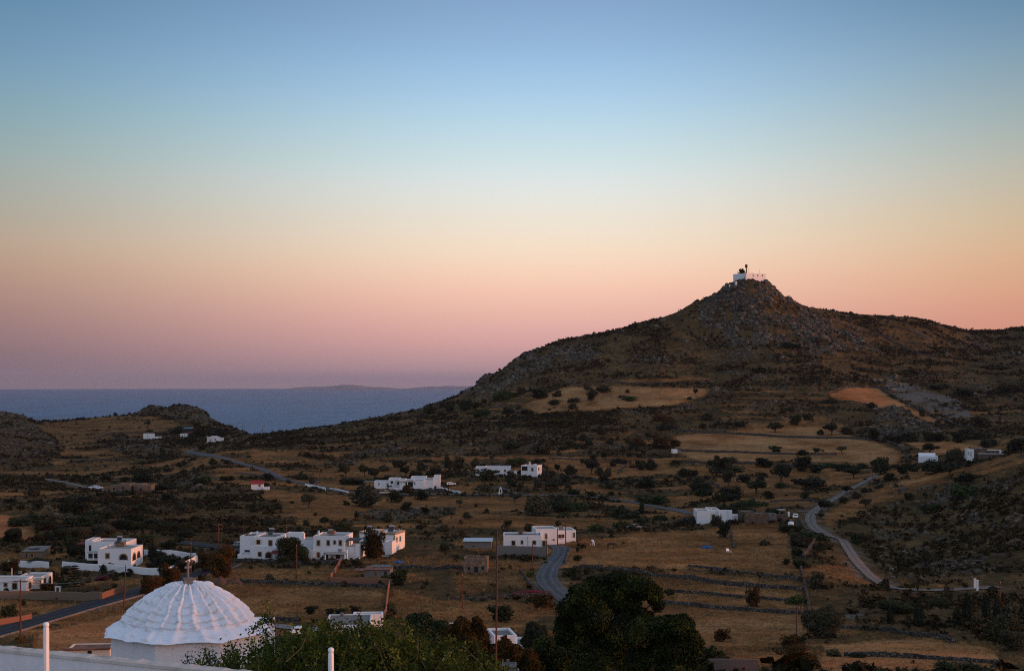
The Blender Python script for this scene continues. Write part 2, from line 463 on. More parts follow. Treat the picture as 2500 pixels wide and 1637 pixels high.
GRASS_SUN = [
    (1.5, [(-60, 1252), (40, 1260), (108, 1300), (60, 1320), (-60, 1314)]),  # low sun on the left hillside, painted in as reddened ground
    (1.3, [(1780, 1592), (1990, 1580), (1995, 1625), (1800, 1632)]),  # red-lit strip: sunlight put into the ground colour
    (1.3, [(2205, 1078), (2330, 1078), (2470, 1100), (2400, 1108), (2260, 1104)]),  # painted sunlit slope; mostly mown or grazed dry fields follow: (strength, outline)
    (1.0, [(1395, 1378), (1420, 1332), (1560, 1298), (1700, 1292), (1790, 1280), (1900, 1280), (1935, 1310), (1940, 1402), (1800, 1393), (1600, 1384)]),
    (1.0, [(1560, 1405), (1700, 1395), (1960, 1420), (1970, 1560), (1820, 1590), (1680, 1600), (1560, 1480)]),
    (1.0, [(540, 1420), (800, 1430), (950, 1438), (935, 1512), (640, 1524), (520, 1490)]),
    (0.9, [(955, 1436), (1100, 1465), (1260, 1462), (1330, 1500), (1290, 1545), (960, 1530)]),
    (1.15, [(1374, 943), (1505, 941), (1737, 946), (1732, 964), (1650, 990), (1450, 1007), (1314, 1010), (1265, 990)]),
    (0.9, [(1440, 935), (1560, 922), (1740, 920), (1750, 930), (1600, 938)]),
    (1.2, [(1640, 1062), (1700, 1056), (2002, 1040), (2125, 1073), (2204, 1102), (2197, 1131), (2002, 1128), (1700, 1126), (1650, 1104)]),
    (0.8, [(1800, 1040), (2000, 1010), (2100, 1050), (2000, 1060), (1800, 1058)]),
    (1.5, [(2016, 964), (2070, 944), (2147, 946), (2171, 968), (2238, 1000), (2340, 1044), (2238, 1022), (2137, 992), (2050, 978)]),  # evening glow on this field is painted into its colour
    (0.9, [(640, 1192), (900, 1214), (1290, 1214), (1320, 1245), (1000, 1262), (760, 1275), (620, 1240)]),
    (0.9, [(1310, 1122), (1540, 1112), (1650, 1125), (1620, 1160), (1450, 1172), (1340, 1152)]),
    (0.8, [(1700, 1180), (1960, 1190), (1990, 1235), (1860, 1255), (1740, 1230)]),
    (1.0, [(2000, 1252), (2200, 1172), (2330, 1148), (2290, 1190), (2110, 1255), (2020, 1300)]),
    (1.38, [(70, 1640), (90, 1545), (300, 1492), (390, 1470), (300, 1600)]),  # orange sunlight on the road bank, painted into the grass
    (0.8, [(0, 1468), (245, 1466), (150, 1506), (0, 1535)]),
    (0.8, [(130, 1398), (410, 1412), (380, 1432), (300, 1436), (150, 1432)]),
    (0.7, [(560, 1378), (830, 1382), (800, 1420), (580, 1412)]),
    (0.8, [(1090, 1372), (1260, 1360), (1320, 1385), (1300, 1440), (1110, 1450)]),
    (0.8, [(80, 1034), (330, 1012), (450, 1032), (430, 1052), (250, 1080), (150, 1090)]),
    (0.75, [(120, 1120), (330, 1118), (320, 1145), (130, 1150)]),
    (1.3, [(2010, 1570), (2200, 1555), (2420, 1575), (2470, 1640), (1990, 1640)]),  # sunlit bottom right strips, warm light put into the colour
    (0.8, [(600, 1110), (780, 1070), (960, 1040), (1000, 1050), (760, 1110), (640, 1130)]),
    (0.9, [(1060, 1250), (1400, 1262), (1560, 1270), (1540, 1300), (1300, 1290), (1080, 1290)]),
    (0.8, [(720, 1128), (900, 1120), (1060, 1140), (1040, 1165), (800, 1160)]),
    (0.9, [(1790, 1135), (2000, 1140), (2140, 1160), (2060, 1190), (1900, 1175)]),
]
ROCK = [
    (1.0, [(1715, 735), (1790, 676), (1840, 668), (1900, 700), (1990, 760), (2060, 800), (2140, 840), (2000, 868), (1880, 840), (1780, 842), (1700, 780)]),
    (0.8, [(1130, 962), (1170, 910), (1300, 852), (1430, 836), (1480, 860), (1330, 905), (1250, 950), (1160, 985)]),
    (0.55, [(-100, 1000), (40, 1006), (80, 1026), (150, 1085), (130, 1130), (-100, 1140)]),
    (0.6, [(338, 1006), (370, 988), (440, 980), (505, 1002), (625, 1066), (560, 1050), (460, 1022)]),
    (0.55, [(262, 1058), (300, 1056), (380, 1082), (430, 1104), (340, 1120), (270, 1096)]),
    (0.9, [(765, 1138), (860, 1108), (1005, 1072), (1000, 1092), (900, 1118), (840, 1146)]),
    (1.0, [(2118, 1040), (2150, 1000), (2180, 985), (2300, 1046), (2330, 1064), (2200, 1076), (2130, 1064)]),
    (0.7, [(80, 1312), (130, 1255), (205, 1226), (190, 1290), (110, 1330)]),
    (0.7, [(2280, 1232), (2310, 1186), (2375, 1182), (2360, 1226)]),
    (0.7, [(2130, 1390), (2260, 1330), (2420, 1350), (2400, 1410), (2260, 1420)]),
    (0.7, [(860, 1250), (980, 1238), (1120, 1240), (1100, 1262), (900, 1275)]),
    (0.6, [(1200, 1082), (1300, 1055), (1420, 1050), (1400, 1080), (1260, 1110)]),
    (0.8, [(1850, 985), (1920, 972), (1985, 985), (1960, 1005), (1870, 1000)]),
    (0.6, [(2330, 840), (2400, 825), (2440, 845), (2360, 855)]),
    (0.6, [(420, 1180), (460, 1150), (520, 1160), (500, 1195), (440, 1200)]),
    (0.5, [(1690, 820), (1800, 850), (1900, 860), (1880, 890), (1720, 870)]),
]
GRAVEL = [
    (1.0, [(2150, 934), (2210, 932), (2340, 975), (2378, 1018), (2330, 1024), (2240, 990), (2172, 960)]),
    (0.22, [(970, 1330), (1130, 1345), (1120, 1382), (970, 1380)]),
    (0.7, [(2200, 1200), (2270, 1180), (2280, 1192), (2215, 1210)]),
    (0.8, [(940, 1188), (1070, 1185), (1120, 1204), (960, 1205)]),
    (0.7, [(2050, 1500), (2110, 1470), (2120, 1500), (2080, 1520)]),
]
g = np.zeros(PX.shape, np.float32)
for v, p in GRASS_SUN:
    g = np.where(inside(p), np.maximum(g, v), g)
rk = np.zeros(PX.shape, np.float32)
for v, p in ROCK:
    rk = np.where(inside(p), np.maximum(rk, v), rk)
gv = np.zeros(PX.shape, np.float32)
for v, p in GRAVEL:
    gv = np.where(inside(p), np.maximum(gv, v), gv)
def soften(m_, nx_, nd_):
    m_ = m_.copy()
    for ax, n_ in ((0, nx_), (1, nd_)):
        for _ in range(n_):
            m_ = (np.roll(m_, 1, ax) + 2 * m_ + np.roll(m_, -1, ax)) / 4
    return m_


g = g * (0.80 + 0.36 * fbm(WX / 40, (WY + 2.5 * Z0) / 7, 4, 46))
g = soften(g, 14, 5)
gv = soften(gv, 10, 4)
rk = soften(rk, 16, 6)
DARK = [[(60, 1218), (640, 1208), (690, 1290), (560, 1312), (300, 1292), (100, 1320)], [(2010, 1305), (2190, 1215), (2330, 1175), (2420, 1160), (2560, 1140), (2560, 1410), (2150, 1400)],
        [(2060, 1440), (2560, 1440), (2560, 1560), (2250, 1545), (2060, 1530)], [(560, 1085), (900, 1040), (1060, 1000), (900, 1065), (700, 1100)], [(1250, 1100), (1300, 1010), (1680, 1005), (1660, 1050), (1400, 1060)]]
dk_ = np.zeros_like(g)
for p in DARK:
    dk_ = np.where(inside(p), 1.0, dk_)
def gauss(m_, sx_, sd_):
    for ax, s_ in ((0, sx_), (1, sd_)):
        n_ = int(3 * s_)
        k_ = np.exp(-0.5 * (np.arange(-n_, n_ + 1) / s_) ** 2)
        m_ = np.apply_along_axis(lambda r_: np.convolve(np.pad(r_, n_, 'edge'), k_ / k_.sum(), 'valid'), ax, m_)
    return m_


dk_ = gauss(dk_.astype(np.float32), 22, 9)
dk_ = sm(0.15, 0.85, dk_ + 0.9 * (fbm(WX / 18, WY / 18, 4, 88) - .5))
# thin ledges of old cultivation that follow the contours
sfr = (Z0 / 3.6 + 1.3 * fbm(WX / 45, WY / 45, 3, 61)) % 1.0
ledge = sm(.58, .72, sfr) * sm(1.0, .90, sfr) * sm(.44, .58, fbm(WX / 55, WY / 55, 3, 62)) * sm(930, 960, ROW) * sm(1330, 1230, ROW)
g = np.maximum(g, 0.85 * ledge * (1 - .6 * dk_) * (1 - np.clip(rk, 0, 1)))
# patches of dry grass running with the contours elsewhere
n1 = fbm(WX / 34, (WY + 2.2 * Z0) / 16, 4, 11)
n2 = fbm(WX / 9, WY / 9, 3, 12)
low = sm(1010, 1120, ROW) * (1 - 0.45 * sm(1980, 2150, GX)[:, None] * sm(1150, 1250, ROW))
wild = sm(0.52, 0.64, n1 + 0.12 * (n2 - 0.5) + 0.05 * low - 0.03) * (0.35 + 0.6 * low)
g = np.maximum(g, wild * (1 - 0.85 * np.clip(rk, 0, 1)) * (1 - np.clip(gv, 0, 1)))
g = np.where(rk > 0.5, np.minimum(g, 0.55), g)
g = g * (1 - 0.7 * dk_)
rk = np.maximum(rk, .7 * sm(.50, .62, fbm(WX / 5, WY / 5, 3, 64)) * sm(2080, 2160, GX)[:, None] * sm(1120, 1200, ROW) * sm(1425, 1400, ROW))
rk = rk * (0.25 + 0.75 * sm(0.36, 0.56, fbm(WX / 11, WY / 11, 4, 23)))
gv = np.maximum(gv, 0.8 * soften(flat, 4, 2) * (0.4 + 0.6 * n2))
gv = gv * (0.45 + 0.55 * sm(0.35, 0.6, fbm(WX / 9, WY / 9, 4, 24)))
rk = np.maximum(rk, 0.75 * sm(0.66, 0.74, fbm(WX / 14, WY / 14, 4, 21)) * sm(1400, 1000, ROW) * (1 - np.clip(g, 0, 1)))
road_d = flat.copy()

field = sm(0.55, 0.85, g)
amp_r = np.clip(rk, 0, 1)
heath = (1 - field) * (1 - amp_r)
n3 = fbm(WX / 11, WY / 11, 5, 3) - 0.5
n4 = fbm(WX / 3.2, WY / 3.2, 3, 4) - 0.5
rid = 1 - np.abs(2 * fbm(WX / 13, WY / 13, 5, 5, 0.6) - 1)
rid = rid * rid - 0.55
near_w = sm(150, 260, DD)
dz = heath * (1.6 * n3 + 0.5 * n4) + field * (0.35 * n3 + 0.10 * n4) + amp_r * (3.2 * rid + 1.2 * n4)
# small terrace steps on the wild slopes
st = (Z0 * 0.55) % 1.0
dz = dz + heath * 0.5 * (sm(0.0, 0.35, st) - st) * sm(1000, 1100, ROW)
dz *= near_w * (1 - flat)
dz *= 1 - 0.5 * sm(1.0, 1.25, DD / DS[:, None])
Z = Z0 + dz

# ---------------------------------------------------------------- mesh helpers
def mesh_np(name, V, Fc, mats, smooth=False, tint=None):
    """V (n,3), Fc (m,k): one mesh from arrays"""
    me = bpy.data.meshes.new(name)
    V = np.asarray(V, np.float32)
    Fc = np.asarray(Fc, np.int32)
    k = Fc.shape[1]
    me.vertices.add(len(V))
    me.vertices.foreach_set('co', V.ravel())
    me.loops.add(Fc.size)
    me.loops.foreach_set('vertex_index', Fc.ravel())
    me.polygons.add(len(Fc))
    me.polygons.foreach_set('loop_start', np.arange(0, Fc.size, k, dtype=np.int32))
    if smooth:
        me.polygons.foreach_set('use_smooth', np.ones(len(Fc), bool))
    me.update(calc_edges=True)
    if tint is not None:
        a = me.attributes.new('tint', 'FLOAT', 'POINT')
        a.data.foreach_set('value', np.asarray(tint, np.float32))
    for m in (mats if isinstance(mats, (list, tuple)) else [mats]):
        me.materials.append(m)
    return me


def link(name, me, parent=None, loc=None):
    o = bpy.data.objects.new(name, me)
    COL.objects.link(o)
    if parent is not None:
        o.parent = parent
    if loc is not None:
        o.location = loc
    return o


def tag(o, label=None, cat=None, group=None, kind=None):
    if label:
        o['label'] = label
    if cat:
        o['category'] = cat
    if group:
        o['group'] = group
    if kind:
        o['kind'] = kind
    return o


def empty(name, loc, rz=0.0):
    o = bpy.data.objects.new(name, None)
    COL.objects.link(o)
    o.location = loc
    o.rotation_euler = (0, 0, rz)
    o.empty_display_size = 0.5
    return o


class MB:
    """collects shapes and links them as one mesh object"""

    def __init__(s):
        s.v, s.f, s.m, s.sm = [], [], [], []

    def add(s, v, f, mi=0, smooth=False):
        n = len(s.v)
        s.v += [tuple(p) for p in v]
        s.f += [tuple(i + n for i in q) for q in f]
        s.m += [mi] * len(f)
        s.sm += [smooth] * len(f)

    def box(s, x0, x1, y0, y1, z0, z1, mi=0):
        s.add([(x0, y0, z0), (x1, y0, z0), (x1, y1, z0), (x0, y1, z0), (x0, y0, z1), (x1, y0, z1), (x1, y1, z1), (x0, y1, z1)],
              [(0, 3, 2, 1), (4, 5, 6, 7), (0, 1, 5, 4), (1, 2, 6, 5), (2, 3, 7, 6), (3, 0, 4, 7)], mi)

    def prism(s, poly, fn, o0, o1, mi=0):
        """poly of (a, z) pushed from offset o0 to o1; fn maps (a, z, o) to a point"""
        n = len(poly)
        v = [fn(a, z, o0) for a, z in poly] + [fn(a, z, o1) for a, z in poly]
        f = [tuple(range(n))[::-1], tuple(range(n, 2 * n))] + [(i, (i + 1) % n, n + (i + 1) % n, n + i) for i in range(n)]
        s.add(v, f, mi)

    def tube(s, pts, rad, sides=7, mi=0, cap=True):
        pts = [np.array(p, float) for p in pts]
        rad = rad if isinstance(rad, (list, tuple)) else [rad] * len(pts)
        V = []
        for i, p in enumerate(pts):
            t = pts[min(i + 1, len(pts) - 1)] - pts[max(i - 1, 0)]
            t = t / (np.linalg.norm(t) + 1e-9)
            a = np.cross(t, (0.3, 0.9, 0.31) if abs(t[2]) > 0.8 else (0, 0, 1))
            a /= np.linalg.norm(a) + 1e-9
            b = np.cross(t, a)
            for k in range(sides):
                an = 2 * math.pi * k / sides
                V.append(p + rad[i] * (a * math.cos(an) + b * math.sin(an)))
        fc = []
        for i in range(len(pts) - 1):
            for k in range(sides):
                k2 = (k + 1) % sides
                fc.append((i * sides + k, i * sides + k2, (i + 1) * sides + k2, (i + 1) * sides + k))
        s.add(V, fc, mi, True)
        if cap:
            n = (len(pts) - 1) * sides
            s.add([V[k] for k in range(sides)], [tuple(range(sides))[::-1]], mi)
            s.add([V[n + k] for k in range(sides)], [tuple(range(sides))], mi)

    def lathe(s, prof, seg=16, mi=0, c=(0, 0)):
        V = [(c[0] + r * math.cos(2 * math.pi * k / seg), c[1] + r * math.sin(2 * math.pi * k / seg), z) for r, z in prof for k in range(seg)]
        fc = [(i * seg + k, i * seg + (k + 1) % seg, (i + 1) * seg + (k + 1) % seg, (i + 1) * seg + k) for i in range(len(prof) - 1) for k in range(seg)]
        s.add(V, fc, mi, True)

    def build(s, name, mats, parent=None, loc=None):
        me = bpy.data.meshes.new(name)
        me.from_pydata([tuple(map(float, p)) for p in s.v], [], s.f)
        for m in (mats if isinstance(mats, (list, tuple)) else [mats]):
            me.materials.append(m)
        me.polygons.foreach_set('material_index', s.m)
        me.polygons.foreach_set('use_smooth', s.sm)
        me.update()
        return link(name, me, parent, loc)


# ---------------------------------------------------------------- ground
def mat_terrain():
    m, nt, out = new_mat('hill_ground')
    v = objvec(nt)
    at = N(nt, 'ShaderNodeAttribute', attribute_name='cover')
    sep = nt.nodes.new('ShaderNodeSeparateColor')
    L(nt, at.outputs['Color'], sep.inputs[0])
    mp = N(nt, 'ShaderNodeMapping')
    mp.inputs['Scale'].default_value = (1.0, 0.55, 2.2)
    L(nt, v, mp.inputs[0])
    nA = noise(nt, v, 0.045, 6, 0.6)
    nB = noise(nt, mp.outputs[0], 0.35, 6, 0.65)
    nC = noise(nt, v, 1.6, 5, 0.6)
    nD = noise(nt, v, 0.16, 4, 0.6)
    # heath: dark thorny scrub over brown soil
    h1 = ramp(nt, nB, [(0.34, (0.022, 0.017, 0.008)), (0.48, (0.056, 0.040, 0.020)), (0.62, (0.095, 0.064, 0.033)), (0.75, (0.14, 0.096, 0.054))])
    h2 = ramp(nt, nC, [(0.35, (0.024, 0.019, 0.009)), (0.52, (0.062, 0.044, 0.023)), (0.70, (0.12, 0.083, 0.048))])
    heath_c = mixc(nt, 0.5, h1, h2)
    heath_c = mixc(nt, 1.0, heath_c, ramp(nt, nA, [(0.36, (0.85, 0.78, 0.62)), (0.5, (1.4, 1.24, 1.0)), (0.64, (2.0, 1.7, 1.34))]), 'MULTIPLY')
    heath_c = mixc(nt, ramp(nt, nD, [(0.47, 0.0), (0.64, 0.6)]), heath_c, (0.034, 0.027, 0.011))
    # dry grass
    mp2 = N(nt, 'ShaderNodeMapping')
    mp2.inputs['Scale'].default_value = (0.25, 2.2, 1.0)
    L(nt, v, mp2.inputs[0])
    nE = noise(nt, mp2.outputs[0], 0.8, 5, 0.65)
    g1 = ramp(nt, nA, [(0.30, (0.19, 0.098, 0.040)), (0.5, (0.34, 0.195, 0.086)), (0.70, (0.46, 0.285, 0.135))])
    g2 = ramp(nt, nE, [(0.3, 0.60), (0.5, 0.95), (0.75, 1.25)])
    g3 = ramp(nt, nC, [(0.32, 0.45), (0.5, 0.95), (0.7, 1.15)])
    grass_c = mixc(nt, 0.8, mixc(nt, 0.9, g1, g2, 'MULTIPLY'), g3, 'MULTIPLY')
    grass_c = mixc(nt, 1.0, grass_c, ramp(nt, sep.outputs[0], [(0.35, (0.80, 0.62, 0.46)), (0.62, (0.90, 0.66, 0.48)), (0.76, (1.0, 0.94, 0.88)), (0.84, (1.1, 0.86, 0.72)), (1.0, (1.32, 0.84, 0.72))]), 'MULTIPLY')  # top stops redden the strongest patches: low sunlight painted in
    # rock
    vo = N(nt, 'ShaderNodeTexVoronoi', feature='DISTANCE_TO_EDGE', i_Scale=0.30)
    L(nt, mixc(nt, 0.35, v, noise_c(nt, v, 0.5), 'ADD'), vo.inputs['Vector'])
    r1 = ramp(nt, nC, [(0.3, (0.042, 0.033, 0.022)), (0.52, (0.095, 0.077, 0.055)), (0.75, (0.175, 0.147, 0.108))])
    crack = ramp(nt, vo.outputs['Distance'], [(0.02, 0.10), (0.16, 1.0)])
    rock_c = mixc(nt, 0.85, r1, crack, 'MULTIPLY')
    # stony soil
    s1 = ramp(nt, nC, [(0.3, (0.075, 0.060, 0.046)), (0.55, (0.15, 0.124, 0.099)), (0.75, (0.23, 0.195, 0.16))])
    # edges broken up by noise
    def edge(chan, lo, hi, n, amt):
        a = N(nt, 'ShaderNodeMath', operation='MULTIPLY_ADD', i_1=amt, i_2=-amt * 0.5)
        L(nt, n, a.inputs[0])
        b = N(nt, 'ShaderNodeMath', operation='ADD')
        L(nt, a.outputs[0], b.inputs[0])
        L(nt, chan, b.inputs[1])
        return ramp(nt, b.outputs[0], [(lo, 0.0), (hi, 1.0)])
    half = N(nt, 'ShaderNodeMath', operation='MULTIPLY', i_1=0.66)
    L(nt, sep.outputs[0], half.inputs[0])
    c = mixc(nt, edge(half.outputs[0], 0.24, 0.5, mixc(nt, 0.5, nB, nC), 1.25), heath_c, grass_c)
    c = mixc(nt, edge(sep.outputs[1], 0.32, 0.7, nB, 1.0), c, rock_c)
    c = mixc(nt, edge(sep.outputs[2], 0.3, 0.85, nC, 1.3), c, s1)
    hgt = mixc(nt, 0.5, nB, nC)
    nrm = bump(nt, hgt, 0.9, 1.1)
    principled(nt, out, c, 0.95, 0.02, 0, nrm)
    return m


def noise_c(nt, v, scale):
    n = N(nt, 'ShaderNodeTexNoise', i_Scale=scale, i_Detail=3.0)
    L(nt, v, n.inputs['Vector'])
    return n.outputs['Color']


nx, nd = Z.shape
V = np.stack([WX, WY, Z], -1).reshape(-1, 3)
idx = np.arange(nx * nd).reshape(nx, nd)
Q = np.stack([idx[:-1, :-1], idx[1:, :-1], idx[1:, 1:], idx[:-1, 1:]], -1).reshape(-1, 4)
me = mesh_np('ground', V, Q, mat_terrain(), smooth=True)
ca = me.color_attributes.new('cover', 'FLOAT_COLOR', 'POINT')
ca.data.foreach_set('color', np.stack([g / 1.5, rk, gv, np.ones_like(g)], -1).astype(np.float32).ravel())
tag(link('ground', me), kind='structure')

# ---------------------------------------------------------------- roads
def mat_asphalt(name, c1, c2, tracks=0.25):
    m, nt, out = new_mat(name)
    uv = N(nt, 'ShaderNodeAttribute', attribute_name='across')
    v = objvec(nt)
    f = noise(nt, v, 0.5, 5)
    c = ramp(nt, f, [(0.3, c1), (0.7, c2)])
    c = mixc(nt, 0.5, c, ramp(nt, noise(nt, v, 6, 4), [(0.3, 0.6), (0.7, 1.2)]), 'MULTIPLY')
    # wheel tracks polished lighter, loose grit along both edges
    w = ramp(nt, uv.outputs['Fac'], [(0.0, 1.7), (0.07, 1.0), (0.22, 1.0), (0.3, 1 + tracks), (0.38, 1.0), (0.5, 1 - tracks * 0.6), (0.62, 1.0), (0.7, 1 + tracks), (0.78, 1.0), (0.93, 1.0), (1.0, 1.7)])
    c = mixc(nt, 1.0, c, w, 'MULTIPLY')
    principled(nt, out, c, 0.9, 0.08, 0, bump(nt, noise(nt, v, 9, 3), 0.4, 0.03))
    return m


RM = {
    'asphalt': mat_asphalt('worn_asphalt', (0.026, 0.027, 0.032), (0.040, 0.041, 0.046), 0.3),
    'lane': mat_asphalt('grey_lane', (0.066, 0.066, 0.070), (0.105, 0.104, 0.108), 0.4),
    'dirt': mat_asphalt('dusty_track', (0.115, 0.098, 0.084), (0.175, 0.15, 0.13), 0.45),
    'pale': mat_asphalt('pale_concrete', (0.16, 0.15, 0.14), (0.23, 0.215, 0.20), 0.1),
}
for nm, mt, w, C in road_lines:
    T = np.gradient(C, axis=0)
    T /= np.linalg.norm(T, axis=1)[:, None] + 1e-9
    Nn = np.stack([-T[:, 1], T[:, 0]], 1)
    k = 9
    offs = np.linspace(-0.5, 0.5, k)
    wob = 0.25 * (fbm(np.arange(len(C)) * 0.13, np.zeros(len(C)), 3, 91) - 0.5)
    P = C[:, None, :] + Nn[:, None, :] * (offs[None, :, None] * w * (1 + wob[:, None, None]))
    zz = zat(P[..., 0], P[..., 1]) + (0.2 if mt == 'dirt' else 0.18) + 0.05 * (0.25 - offs[None, :] ** 2) * 4
    ker = np.ones(7) / 7
    for j in range(k):
        pad = np.concatenate([np.repeat(zz[0, j], 3), zz[:, j], np.repeat(zz[-1, j], 3)])
        zz[:, j] = np.maximum(np.convolve(pad, ker, 'valid'), zz[:, j] - 0.05)
    VV = np.concatenate([P, zz[..., None]], -1).reshape(-1, 3)
    ii = np.arange(len(C) * k).reshape(len(C), k)
    qq = np.stack([ii[:-1, :-1], ii[:-1, 1:], ii[1:, 1:], ii[1:, :-1]], -1).reshape(-1, 4)[:, ::-1]
    me = mesh_np(nm, VV, qq, RM[mt], smooth=True)
    a = me.attributes.new('across', 'FLOAT', 'POINT')
    a.data.foreach_set('value', np.tile((offs + 0.5).astype(np.float32), len(C)))
    tag(link(nm, me), kind='structure')
    if nm == 'asphalt_road':       # low white kerb on the camera side, as along the village road
        mb = MB()
        E = C - Nn * (w * 0.5 + 0.12)
        for i in range(0, len(E) - 1):
            p, q = E[i], E[i + 1]
            n = Nn[i] * 0.12
            z0, z1 = zat(p[0], p[1]), zat(q[0], q[1])
            mb.add([(p[0] - n[0], p[1] - n[1], z0 - .3), (q[0] - n[0], q[1] - n[1], z1 - .3), (q[0] + n[0], q[1] + n[1], z1 - .3), (p[0] + n[0], p[1] + n[1], z0 - .3),
                    (p[0] - n[0], p[1] - n[1], z0 + .34), (q[0] - n[0], q[1] - n[1], z1 + .34), (q[0] + n[0], q[1] + n[1], z1 + .34), (p[0] + n[0], p[1] + n[1], z0 + .34)],
                   [(4, 5, 6, 7), (0, 1, 5, 4), (3, 7, 6, 2)])
        tag(mb.build('kerb', M['concrete']), kind='structure')

# ---------------------------------------------------------------- sea and far islands
def mat_sea():
    m, nt, out = new_mat('sea_water')
    v = objvec(nt)
    mp = N(nt, 'ShaderNodeMapping')
    mp.inputs['Scale'].default_value = (1.0, 0.5, 1.0)
    L(nt, v, mp.inputs[0])
    n1 = noise(nt, mp.outputs[0], 0.055, 5, 0.65)
    n2 = noise(nt, v, 0.0022, 3)
    c = ramp(nt, n2, [(0.35, (0.020, 0.098, 0.19)), (0.65, (0.028, 0.125, 0.23))])
    mp3 = N(nt, 'ShaderNodeMapping')
    mp3.inputs['Scale'].default_value = (0.0016, 0.00035, 1.0)
    L(nt, v, mp3.inputs[0])
    c = mixc(nt, 1.0, c, ramp(nt, noise(nt, mp3.outputs[0], 2.2, 6, 0.7), [(0.32, 0.72), (0.68, 1.25)]), 'MULTIPLY')
    mp4 = N(nt, 'ShaderNodeMapping')
    mp4.inputs['Scale'].default_value = (0.030, 0.0045, 1.0)
    L(nt, v, mp4.inputs[0])
    c = mixc(nt, 1.0, c, ramp(nt, noise(nt, mp4.outputs[0], 1.0, 4, 0.7), [(0.3, 0.72), (0.7, 1.28)]), 'MULTIPLY')
    c = mixc(nt, 1.0, c, ramp(nt, n1, [(0.3, 0.55), (0.7, 1.35)]), 'MULTIPLY')
    b = principled(nt, out, c, 0.5, 0.26, 0, bump(nt, n1, 1.0, 4.0))
    b.inputs['IOR'].default_value = 1.33
    return m


mb = MB()
rr = [0, 900, 1500, 2500, 4000, 7000, 12000, 18000, 25000]
seg = 96
Vs = [(0, 0, 0)] + [(r * math.cos(2 * math.pi * k / seg), r * math.sin(2 * math.pi * k / seg), 0) for r in rr[1:] for k in range(seg)]
fs = [(0, 1 + k, 1 + (k + 1) % seg) for k in range(seg)]
for i in range(len(rr) - 2):
    for k in range(seg):
        a, b_ = 1 + i * seg, 1 + (i + 1) * seg
        fs.append((a + k, b_ + k, b_ + (k + 1) % seg, a + (k + 1) % seg))
mb.add(Vs, fs)
tag(mb.build('sea', mat_sea()), kind='structure')

isl_mat = mat_plain('far_island_ground', (0.20, 0.175, 0.185), scale=0.004, var=0.4)


def island(ridge, d, label):
    n = 120
    xs = np.linspace(ridge[0][0], ridge[-1][0], n)
    rw = 948.5 - 0.78 * (948.5 - np.interp(xs, *zip(*ridge))) + 0.8 * (fbm(xs / 14, xs * 0, 4, 5) - 0.5)
    prof = [(-900, -20), (-650, 0.25), (-350, 0.7), (0, 1.0), (350, 0.65), (800, -20)]
    VV = []
    for x, r in zip(xs, rw):
        X, Y, zt = pt(x, r, d)
        h = max(2.0, zt)
        for oy, k in prof:
            VV.append((X * (d + oy) / d, Y + oy, h * k if k > 0 else k))
    k = len(prof)
    ii = np.arange(n * k).reshape(n, k)
    qq = np.stack([ii[:-1, :-1], ii[1:, :-1], ii[1:, 1:], ii[:-1, 1:]], -1).reshape(-1, 4)
    o = link('island', mesh_np('island', VV, qq, isl_mat, True))
    tag(o, kind='structure')


island([(700, 949), (726, 944), (745, 942.5), (790, 941), (815, 939.5), (835, 936.3), (862, 936.5), (890, 940), (915, 943.5), (935, 943), (955, 945), (980, 948)], 22500, '')
island([(985, 949), (1012, 945), (1035, 943), (1058, 940.5), (1072, 941.5), (1095, 939), (1120, 940.5), (1150, 940), (1180, 939), (1230, 941), (1270, 946)], 23000, '')

# ---------------------------------------------------------------- haze over sea and land
HAZE = 1.9e-5
m, nt, out = new_mat('evening_haze')
pv = N(nt, 'ShaderNodeVolumePrincipled')
pv.inputs['Color'].default_value = (0.60, 0.62, 0.80, 1)
pv.inputs['Density'].default_value = HAZE
pv.inputs['Anisotropy'].default_value = 0.0
L(nt, pv.outputs[0], out.inputs['Volume'])
mb = MB()
mb.box(-26000, 26000, -1500, 26500, -30, 292)
hz = mb.build('haze', m)
tag(hz, kind='stuff')

# ---------------------------------------------------------------- sky, sun, camera
SUN_AZ, SUN_EL = R(93), R(3.2)
w = bpy.data.worlds.new('World')
SC.world = w
w.use_nodes = True
nt = w.node_tree
nt.nodes.clear()
wout = nt.nodes.new('ShaderNodeOutputWorld')
bg = nt.nodes.new('ShaderNodeBackground')
L(nt, bg.outputs[0], wout.inputs[0])
tc = nt.nodes.new('ShaderNodeTexCoord')
sx = nt.nodes.new('ShaderNodeSeparateXYZ')
L(nt, tc.outputs['Generated'], sx.inputs[0])
az = N(nt, 'ShaderNodeMath', operation='ARCTAN2')
L(nt, sx.outputs[0], az.inputs[0])
L(nt, sx.outputs[1], az.inputs[1])
tz = N(nt, 'ShaderNodeMath', operation='DIVIDE', i_1=0.30)
L(nt, sx.outputs[2], tz.inputs[0])


def lin(c):
    return tuple(((x / 255) / 12.92 if x <= 10 else ((x / 255 + 0.055) / 1.055) ** 2.4) for x in c)


def srow(r):
    return math.sin(math.atan((HR - r) / F)) / 0.30


def skyramp(st):
    return ramp(nt, tz.outputs[0], [(max(0, srow(r)), lin(c)) for r, c in st] + [(1.0, lin(st[-1][1]))], 'B_SPLINE')


